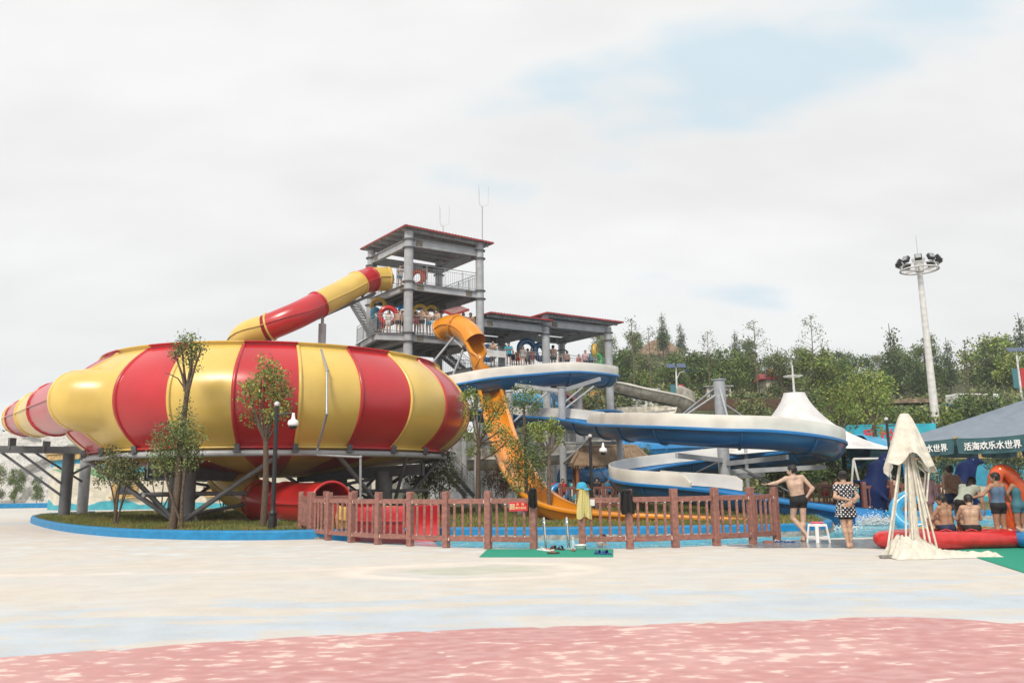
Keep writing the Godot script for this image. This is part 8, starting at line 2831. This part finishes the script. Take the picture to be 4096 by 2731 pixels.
func pool_side():
	# green mat, footwear, ladder rails
	var m := MB.new()
	var mp := [Vector3(-0.71, 0, -16.39), Vector3(1.9, 0, -15.98), Vector3(2.13, 0, -17.83), Vector3(-0.61, 0, -18.31)]
	var ys := [0.012, 0.004]
	m.quad(mp[0] + Vector3.UP * 0.014, mp[1] + Vector3.UP * 0.014, mp[2] + Vector3.UP * 0.014, mp[3] + Vector3.UP * 0.014, Vector3.UP)
	for i in 4:
		m.quad(mp[i] + Vector3.UP * 0.001, mp[(i + 1) % 4] + Vector3.UP * 0.001, mp[(i + 1) % 4] + Vector3.UP * 0.014, mp[i] + Vector3.UP * 0.014)
	solo("floor_mat", m, M.mat_green, "flat green mat lying before the gap in the railing", "mat")
	var m2 := MB.new()
	var q2 := [Vector3(8.72, 0, -16.36), Vector3(10.63, 0, -17.19), Vector3(9.04, 0, -12.31), Vector3(7.62, 0, -12.42)]
	m2.quad(q2[0] + Vector3.UP * 0.016, q2[1] + Vector3.UP * 0.016, q2[2] + Vector3.UP * 0.016, q2[3] + Vector3.UP * 0.016, Vector3.UP)
	for i in 4:
		m2.quad(q2[i] + Vector3.UP * 0.001, q2[(i + 1) % 4] + Vector3.UP * 0.001, q2[(i + 1) % 4] + Vector3.UP * 0.016, q2[i] + Vector3.UP * 0.016)
	solo("floor_mat", m2, M.mat_green, "green mat under the right end of the red raft", "mat")
	var ld := thing("pool_ladder", "chrome pool ladder rails standing in the gap of the railing", "ladder", Vector3(0.95, 0, -18.6))
	for x in [Vector3(0.7, 0.18, -18.4).x, Vector3(1.21, 0.17, -18.4).x]:
		var r := MB.new()
		var o := Vector3(x, 0, -18.25) - ld.position
		r.tube(smooth([o + Vector3(0, 0.0, 0), o + Vector3(-0.03, 0.45, 0.0), o + Vector3(-0.04, 0.62, -0.06), o + Vector3(-0.04, 0.66, -0.2), o + Vector3(-0.04, 0.5, -0.34), o + Vector3(0, 0.0, -0.38), o + Vector3(0, -0.7, -0.38)], 0.06), 0.024, 12)
		part("handrail", r, M.chrome, ld)
	for k in 3:
		var s := MB.new()
		s.box(Vector3(0.0, -0.15 - 0.25 * k, -0.03), Vector3(0.5, 0.03, 0.09), Basis(), 0.005)
		part("step", s, M.chrome, ld)
	for q in [[Vector3(0.6, -0, -17.69), 1.4, "white", 1, "", "white slipper at the left of the green mat"], [Vector3(0.72, 0, -17.48), 1.9, "plastic_white", 1, "raft_orange", "white slipper with an orange strap on the mat"], [Vector3(0.78, 0, -16.78), 1.57, "slipper_brown", 1, "raft_orange", "flat brown sandal lying sideways on the mat"], [Vector3(0.88, 0, -17.91), 1.0, "slipper_brown", 0, "", "dark brown slide sandal, left one of the pair"], [Vector3(1.01, 0, -17.76), 0.4, "slipper_brown", 0, "", "dark brown slide sandal, right one of the pair"], [Vector3(1.23, 0, -17.45), 0.1, "slipper_red", 1, "cloth_white", "reddish sandal beside the water bottle"], [Vector3(1.7, -0, -16.52), 0.9, "slipper_blue", 0, "", "blue slide sandal, left one at the mat's right end"], [Vector3(1.84, 0, -16.49), 0.7, "slipper_blue", 0, "", "blue slide sandal, right one at the mat's right end"], [Vector3(5.93, 0, -19.22), 1.2, "slipper_red", 1, "", "red brown flip flop by the end post"], [Vector3(6.15, 0, -19.26), 1.6, "slipper_blue", 1, "white", "blue flip flop touching the foot of the end post"], [Vector3(6.38, 0, -19.13), 1.5, "slipper_blue", 1, "cloth_white", "blue and white flip flop right of the end post"]]:
		sandal(q[5], q[0] + Vector3.UP * (0.015 if q[0].x < 3.0 else 0.0), q[1], q[2], q[3], q[4])
	var bt := thing("water_bottle", "clear water bottle standing at the foot of the ladder rail", "bottle", Vector3(1.27, 0, -17.91) + Vector3.UP * 0.015)
	var bm := MB.new()
	bm.lathe(Vector3.ZERO, PackedVector2Array([Vector2(0.0, 0.0), Vector2(0.033, 0.0), Vector2(0.035, 0.02), Vector2(0.035, 0.15), Vector2(0.03, 0.18), Vector2(0.013, 0.21), Vector2(0.013, 0.23)]), 18)
	part("body", bm, mat("clear_plastic", 0.7, 0.8, 0.85, 0.08, "", 1, {"alpha": 0.45}), bt)
	var bc := MB.new()
	bc.tube([Vector3(0, 0.225, 0), Vector3(0, 0.25, 0)], 0.016, 12)
	part("cap", bc, M.plastic_white, bt)
	for q in [[Vector3(1.42, 0, -17.82), "pale plastic basin beside the gate post", 0.12, 0.1, "plastic_white"], [Vector3(1.9, 0, -18.29), "small white tub by the railing right of the gap", 0.085, 0.11, "white"]]:
		var bs := thing("plastic_basin", q[1], "basin", q[0] + Vector3.UP * 0.015)
		var b := MB.new()
		b.lathe(Vector3.ZERO, PackedVector2Array([Vector2(0.0, 0.0), Vector2(q[2] * 0.75, 0.0), Vector2(q[2], q[3]), Vector2(q[2] + 0.012, q[3]), Vector2(q[2] + 0.012, q[3] - 0.01)]), 24)
		part("bowl", b, M[q[4]], bs)
	# towel, cap and clothes on the posts; warning sign
	var tw := thing("yellow_towel", "pale yellow towel hanging over the gate post", "towel", Vector3(1.48, 1.29, -17.93))
	part("cloth", cloth_drape(Vector3(0.05, 0.0, 0.02), 0.30, 0.62, 7.0, 61), M.cloth_yellow, tw)
	part("back_cloth", cloth_drape(Vector3(0.05, 0.0, -0.19), 0.28, 0.35, 6.0, 62), M.cloth_yellow, tw)
	var tp := MB.new()
	tp.box(Vector3(0.03, 0.008, -0.09), Vector3(0.26, 0.02, 0.23), Basis(), 0.008)
	part("fold", tp, M.cloth_yellow, tw)
	var cp := thing("baseball_hat", "light blue baseball cap resting on top of the yellow towel", "cap", Vector3(1.5, 1.31, -18.0), -0.4)
	var cm := MB.new()
	cm.lathe(Vector3(0, 0, 0), PackedVector2Array([Vector2(0.118, 0.0), Vector2(0.118, 0.05), Vector2(0.10, 0.10), Vector2(0.06, 0.135), Vector2(0.0, 0.145)]), 24)
	part("crown", cm, M.cap_blue, cp)
	var br := []
	for j in 5:
		var row := PackedVector3Array()
		for i in 15:
			var a := lerpf(-0.95, 0.95, i / 14.0)
			var r := lerpf(0.112, 0.21, j / 4.0)
			row.append(Vector3(cos(a) * r, 0.012 - 0.035 * j / 4.0 - 0.02 * a * a * j / 4.0, sin(a) * r * 0.92))
		br.append(row)
	var bm2 := MB.new()
	bm2.grid(br, false, true)
	part("brim", bm2, M.cap_blue, cp)
	for q in [[Vector3(0.44, 1.3, -18.08), 0.2, 0.42, 71, "black trunks hung on the post left of the gap"], [Vector3(2.5, 1.24, -17.84), 0.27, 0.5, 72, "black garment hung on the post with long tails right of the gap"]]:
		var c := thing("hung_clothes", q[4], "clothes", q[0], 0.1)
		part("front_cloth", cloth_drape(Vector3(-0.03, 0.02, 0.04), q[1], q[2], 8.0, q[3]), M.cloth_black, c)
		part("side_cloth", cloth_drape(Vector3(-q[1] * 0.42, -0.02, 0.0), q[1] * 0.7, q[2] * 0.75, 6.0, q[3] + 5, Basis(Vector3.UP, 0.5)), M.cloth_black, c)
		var f := MB.new()
		f.ball(Vector3(-0.02, 0.0, -0.06), Vector3(q[1] * 0.42, 0.045, 0.13), 8, 14)
		part("fold", f, M.cloth_black, c)
	var sg := thing("warning_sign", "small red warning sign with cream lettering on the railing", "sign", Vector3(0.09, 0.93, -18.21), 0.1)
	var a1 := MB.new()
	a1.box(Vector3(0, 0, 0), Vector3(0.42, 0.195, 0.012), Basis(), 0.004)
	part("plate", a1, M.sign_red, sg)
	for e in [[Vector3(0, 0.092, 0.007), Vector3(0.41, 0.006, 0.002)], [Vector3(0, -0.092, 0.007), Vector3(0.41, 0.006, 0.002)], [Vector3(-0.205, 0, 0.007), Vector3(0.006, 0.185, 0.002)], [Vector3(0.205, 0, 0.007), Vector3(0.006, 0.185, 0.002)]]:
		var b := MB.new()
		b.box(e[0], e[1])
		part("border", b, M.pink, sg)
	var pc := MB.new()
	pc.box(Vector3(-0.138, 0.0, 0.0075), Vector3(0.108, 0.115, 0.003))
	var pic := part("pictogram", pc, M.sign_cream, sg)
	var pr := MB.new()
	pr.ring(Vector3(-0.138, 0, 0.0105), 0.042, 0.0035, Basis(Vector3.RIGHT, PI / 2), 28, 6)
	pr.bar(Vector3(-0.17, 0.03, 0.0105), Vector3(-0.108, -0.03, 0.0105), 0.007, 0.002)
	pr.bar(Vector3(-0.125, 0.02, 0.0105), Vector3(-0.15, -0.025, 0.0105), 0.012, 0.002)
	pr.ball(Vector3(-0.122, 0.026, 0.0105), Vector3(0.008, 0.008, 0.002), 6, 8)
	part("symbol", pr, M.rust, pic)
	write(sg, "危险", Vector3(-0.045, 0.022, 0.008), Vector3.RIGHT, Vector3.UP, 0.056, 0.118, M.sign_cream, 0.11, 0.003)
	write(sg, "请勿翻越", Vector3(-0.072, -0.058, 0.008), Vector3.RIGHT, Vector3.UP, 0.058, 0.064, M.sign_cream, 0.10, 0.003)
	var cd := MB.new()
	cd.box(Vector3(1.72, 1.0, -17.96), Vector3(0.1, 0.14, 0.008))
	solo("paper_notice", cd, M.white, "small pale notice taped to the railing beside the towel", "notice")

func dolphin(label: String, at: Vector3, turn: float, s: float):
	var t := thing("dolphin_figure", label, "statue", at, turn, "navy dolphin figures in the play pool")
	t.scale = Vector3.ONE * s
	var b := nets([[Vector3(0, 0.0, 0), Vector3(0.05, 0.7, 0), 0.42, 0.40], [Vector3(0.05, 0.7, 0), Vector3(0.25, 1.35, 0), 0.40, 0.26], [Vector3(0.25, 1.35, 0), Vector3(0.55, 1.62, 0), 0.26, 0.15], [Vector3(0.55, 1.62, 0), Vector3(0.86, 1.60, 0), 0.10, 0.05], [Vector3(0.5, 1.72, 0), Vector3(0.66, 1.86, 0), 0.12, 0.07], [Vector3(-0.2, 0.9, 0), Vector3(-0.62, 1.05, 0), 0.12, 0.03], [Vector3(0, 0.7, 0.3), Vector3(0.1, 0.35, 0.7), 0.1, 0.04], [Vector3(0, 0.7, -0.3), Vector3(0.1, 0.35, -0.7), 0.1, 0.04], [Vector3(-0.3, 0.2, 0), Vector3(-0.7, 0.35, 0), 0.16, 0.06]], 0.05, 0.12)
	part("body", b, M.dolphin, t)
	var be := MB.new()
	be.ball(Vector3(0.38, 1.0, 0), Vector3(0.09, 0.3, 0.16), 8, 12, Basis(Vector3.BACK, -0.35))
	part("belly", be, M.white, t)
	for z in [-0.2, 0.2]:
		var e := MB.new()
		e.ball(Vector3(0.46, 1.66, z * 0.6), Vector3(0.05, 0.05, 0.03), 6, 10)
		part("eye", e, M.white, t)

func play_area():
	dolphin("navy dolphin figure behind the blue slide mouth", Vector3(13.9, 0.1, -31.6), 0.2, 1.25)
	dolphin("navy dolphin figure behind the crowd under the umbrella", Vector3(16.9, 0.1, -30.8), 0.1, 1.2)
	# light blue ring leaning by the fence, rafts, orange float
	ring_float("light blue swim ring standing behind the folded umbrella", Vector3(12.5, 0.42, -25.6), 0.52, 0.2, "float_blue", Basis(Vector3.UP, -0.5) * Basis(Vector3.RIGHT, 1.1), "rings and floats by the pool")
	raft("long red inflatable raft the boys sit on", Vector3(9.05, 0.0, -17.1), 1.36, 0.42, 0.19, "raft_red", -0.07)
	raft("blue inflatable raft at the right picture edge", Vector3(11.15, 0.0, -16.7), 0.85, 0.6, 0.2, "raft_blue", 0.1)
	raft("yellow inflatable raft behind the sitting boys", Vector3(10.0, 0.0, -18.7), 0.95, 0.5, 0.17, "raft_yellow", 0.1)
	var t := thing("orange_float", "tall orange inflatable lounger held upright by the girl", "float", Vector3(10.95, 0.1, -18.0), -0.2)
	var mb := MB.new()
	var rows := []
	for i in 49:
		var a := TAU * i / 48.0
		var c := Vector3(sin(a) * 0.26 - 0.14 * cos(a), 0.80 + cos(a) * 0.66, 0.1 * cos(a))
		var n := Vector3(sin(a), cos(a) * 0.55, 0).normalized()
		var row := PackedVector3Array()
		var rr := 0.16 * (1.0 + 0.05 * sin(a * 22.0))
		for j in 14:
			var b := TAU * j / 14.0
			row.append(c + n * cos(b) * rr + Vector3(0, 0, 1) * sin(b) * rr)
		rows.append(row)
	mb.grid(rows, true, false)
	part("outer_tube", mb, M.raft_orange, t)
	var md := MB.new()
	md.ball(Vector3(0, 0.8, 0), Vector3(0.25, 0.62, 0.09), 12, 16)
	part("mattress", md, M.raft_orange, t)
	# banner with red lettering on the far side
	var b := thing("blue_banner", "turquoise banner with red lettering beyond the dark post", "banner", Vector3(21.5, 0, -47.5), -0.06)
	var bb := MB.new()
	bb.box(Vector3(0.6, 3.35, 0), Vector3(5.6, 2.6, 0.08))
	part("sheet", bb, M.banner, b)
	write(b, "爱悦", Vector3(-0.85, 3.55, 0.05), Vector3.RIGHT, Vector3.UP, 0.82, 1.0, M.letter_red, 0.12, 0.03)
	write(b, "泥波", Vector3(-0.05, 2.2, 0.05), Vector3.RIGHT, Vector3.UP, 0.82, 1.0, M.letter_red, 0.12, 0.03)
	for x in [-2.1, 3.3]:
		var p := MB.new()
		p.tube([Vector3(x, 0, -0.1), Vector3(x, 4.7, -0.1)], 0.07, 8)
		part("post", p, M.steel, b)
	var tb := thing("turquoise_tube_slide", "wide turquoise tube slide under the banner", "water slide", Vector3(20, 0, -43))
	var tp := smooth([Vector3(18.02, 2.95, -42), Vector3(19.27, 2.8, -42.5), Vector3(21.02, 2.31, -43.5), Vector3(22.53, 1.64, -44.5)], 0.4)
	striped_tube(tb, tp, func(_s: float) -> float: return 0.8, [0.0, 2.0, 4.0, lengths(tp)[tp.size() - 1]], ["float_blue", "float_blue"], -tb.position)
	prop(tb, Vector3(18.55, 1.66, -42.3), 2.3, 0.12); prop(tb, Vector3(21.37, 1.64, -43.8), 1.8, 0.12)
	var pb := thing("play_block", "teal play block with round holes beyond the slides", "play block", Vector3(15.4, 0.2, -36.2))
	var pm := MB.new()
	pm.box(Vector3(0, 0.4, 0), Vector3(1.6, 0.8, 0.6), Basis(), 0.08)
	part("block", pm, M.mural_wave, pb)
	for x in [-0.45, 0.45]:
		var h := MB.new()
		h.tube([Vector3(x, 0.45, 0.29), Vector3(x, 0.45, 0.31)], 0.16, 16)
		part("hole", h, M.slipper_blue, pb)
	var sw := thing("swing_frame", "white A shaped play frame by the dolphin figure", "play frame", Vector3(15.0, 0.1, -34.5))
	for q in [[-0.5, 0.25], [0.9, 0.25]]:
		for s in [-1.0, 1.0]:
			var m := MB.new()
			m.tube([Vector3(q[0] + s * 0.35, 0, 0), Vector3(q[0], 2.2, 0)], 0.05, 8)
			part("leg", m, M.white, sw)
	var m3 := MB.new()
	m3.tube([Vector3(-0.5, 2.2, 0), Vector3(0.9, 2.2, 0)], 0.05, 8)
	part("top_bar", m3, M.white, sw)
	var ks := thing("red_slide_roof", "small orange red play roof behind the bright trees", "play roof", Vector3(18.4, 0, -38))
	var kr := MB.new()
	for k in 6:
		var a := TAU * k / 6.0
		var c := TAU * (k + 1) / 6.0
		kr.tri(Vector3(0, 3.0, 0), Vector3(cos(a) * 1.2, 2.3, sin(a) * 1.2), Vector3(cos(c) * 1.2, 2.3, sin(c) * 1.2), Vector3.UP)
	part("roof", kr, M.raft_orange, ks)
	for k in 3:
		var a := TAU * k / 3.0
		var m := MB.new()
		m.tube([Vector3(cos(a), 0, sin(a)), Vector3(cos(a), 2.4, sin(a))], 0.06, 8)
		part("post", m, M.sky_blue, ks)
	# tripod stakes round young trees at the right
	for q in [[3945.0, 40.0, "wooden tree stakes left of the staked tree"], [4085.0, 40.0, "wooden tree stakes at the right picture edge"]]:
		var c := Vector3((q[0] - 2048.0) / 3200.0 * q[1], 0, -q[1])
		var st := thing("tree_stakes", q[2], "stakes", c)
		for k in 3:
			var a := TAU * k / 3.0 + 0.4
			var m := MB.new()
			m.tube([Vector3(cos(a) * 0.7, 0, sin(a) * 0.7), Vector3(0, 2.0, 0)], 0.03, 6)
			part("stake", m, M.dark_steel, st)
		var m2 := MB.new()
		m2.tube([Vector3(0, 0, 0), Vector3(0, 2.9, 0)], 0.06, 8)
		part("stem", m2, M.bark, st)
	# blue heaps and table left of the hut
	for q in [[2205.0, 43.5, "raft_red", "red rolled float left of the hut"], [2225.0, 43.2, "sky_blue", "blue rolled float left of the hut"], [2270.0, 43.8, "mural_wave", "teal rolled float left of the hut"]]:
		var c := Vector3((q[0] - 2048.0) / 3200.0 * q[1], 0.2, -q[1])
		var f := thing("rolled_float", q[3], "float", c, 0, "rolled floats left of the hut")
		var m := MB.new()
		m.ring(Vector3(0, 0.75, 0), 0.38, 0.2, Basis(Vector3.RIGHT, 1.2), 28, 10)
		part("tube", m, M[q[2]], f)
		var ft := MB.new()
		ft.box(Vector3(0, 0.2, 0), Vector3(0.5, 0.5, 0.4), Basis(), 0.03)
		part("stand", ft, M.concrete, f)
	for q in [[2297.0, 43.6, "white folded chair left of the hut"], [2333.0, 43.0, "white folded chair under the hut roof edge"]]:
		var c := Vector3((q[0] - 2048.0) / 3200.0 * q[1], 0.2, -q[1])
		var f := thing("beach_chair", q[2], "chair", c, 0.3, "white chairs at the hut")
		for e in [[Vector3(0, 0.4, 0), Vector3(0.5, 0.05, 0.5), "seat"], [Vector3(0, 0.85, -0.25), Vector3(0.5, 0.75, 0.05), "backrest"]]:
			var m := MB.new()
			m.box(e[0], e[1], Basis(), 0.015)
			part(e[2], m, M.plastic_white, f)
		for k in 4:
			var m := MB.new()
			m.bar(Vector3(0.2 * (1 - 2 * (k % 2)), 0, 0.2 * (1 - 2 * (k / 2))), Vector3(0.2 * (1 - 2 * (k % 2)), 0.4, 0.2 * (1 - 2 * (k / 2))), 0.04, 0.04)
			part("leg", m, M.plastic_white, f)
	# dark stairs at the right of the bowl
	var sr := thing("metal_stairs", "dark metal stairs with railings right of the bowl", "stairs", Vector3(-3.4, 0, -42))
	stair(sr, Vector3(-3.35, 2.24, -43) - sr.position, Vector3(-2.03, 0.88, -41) - sr.position, Vector3(-0.5, 0, -0.9), 10)
	# splashes at the slide mouths
	rng.seed = 321
	for q in [[Vector3(11.95, -0.05, -27.2), Vector3(0.8, 0.4, 0.45), 1500, "white splash below the blue slide mouth"], [Vector3(10.13, -0.07, -25), Vector3(0.5, 0.15, 0.4), 250, "small splash at the end of the orange slide"]]:
		var f := MB.new()
		for k in q[2]:
			var u := pow(rnd(), 0.6)
			var e: Vector3 = Vector3(rng.randfn() * 0.45, absf(rng.randfn()) * 0.5 * (1.0 - u * 0.6), rng.randfn() * 0.4) * q[1]
			f.ball(Vector3(q[0].x, -0.05, q[0].z) + e, Vector3.ONE * rnd(0.006, 0.026), 3, 5)
		var o := part("splash", f, M.foam)
		tag(o, q[3], "splash", "", "stuff")
	# worker by the van
	var w := Vector3(45.9, 7.2, -74.0)
	person("man in a dark shirt standing by the van on the hill road", w, PI, pose(), {"h": 1.72, "wear": [["shirt", "cloth_navy"], ["shorts", "cloth_black"]]})
	solar_lamp("solar street lamp behind the curl of the cream flume", Vector3(15.7, 7.6, -76), 4.7)
	solar_lamp("solar street lamp at the right picture edge", Vector3(48.5, 8.2, -76), 5.2)
	lamp_with_camera("black camera post in front of the bowl", Vector3(-7.28, 0.25, -24.6) * Vector3(1, 0, 1) + Vector3(0, 0.2, 0), 3.72, 1.0)
	lamp_with_camera("black camera post behind the pool by the hut", Vector3(3.15, 0.17, -33) * Vector3(1, 0, 1) + Vector3(0, 0.2, 0), 3.1, 1.0)
	lamp_with_camera("black camera post in front of the turquoise banner", Vector3(17.7, 1.62, -38) * Vector3(1, 0, 1), 4.2, 1.0)

func _ready():
	make_materials()
	light_and_camera()
	ground()
	bowl_slide()
	tower()
	flumes()
	pool_fence()
	buildings()
	hillside()
	island_trees()
	mast()
	truck()
	big_umbrella()
	folded_umbrella()
	stool()
	pool_side()
	people()
	play_area()
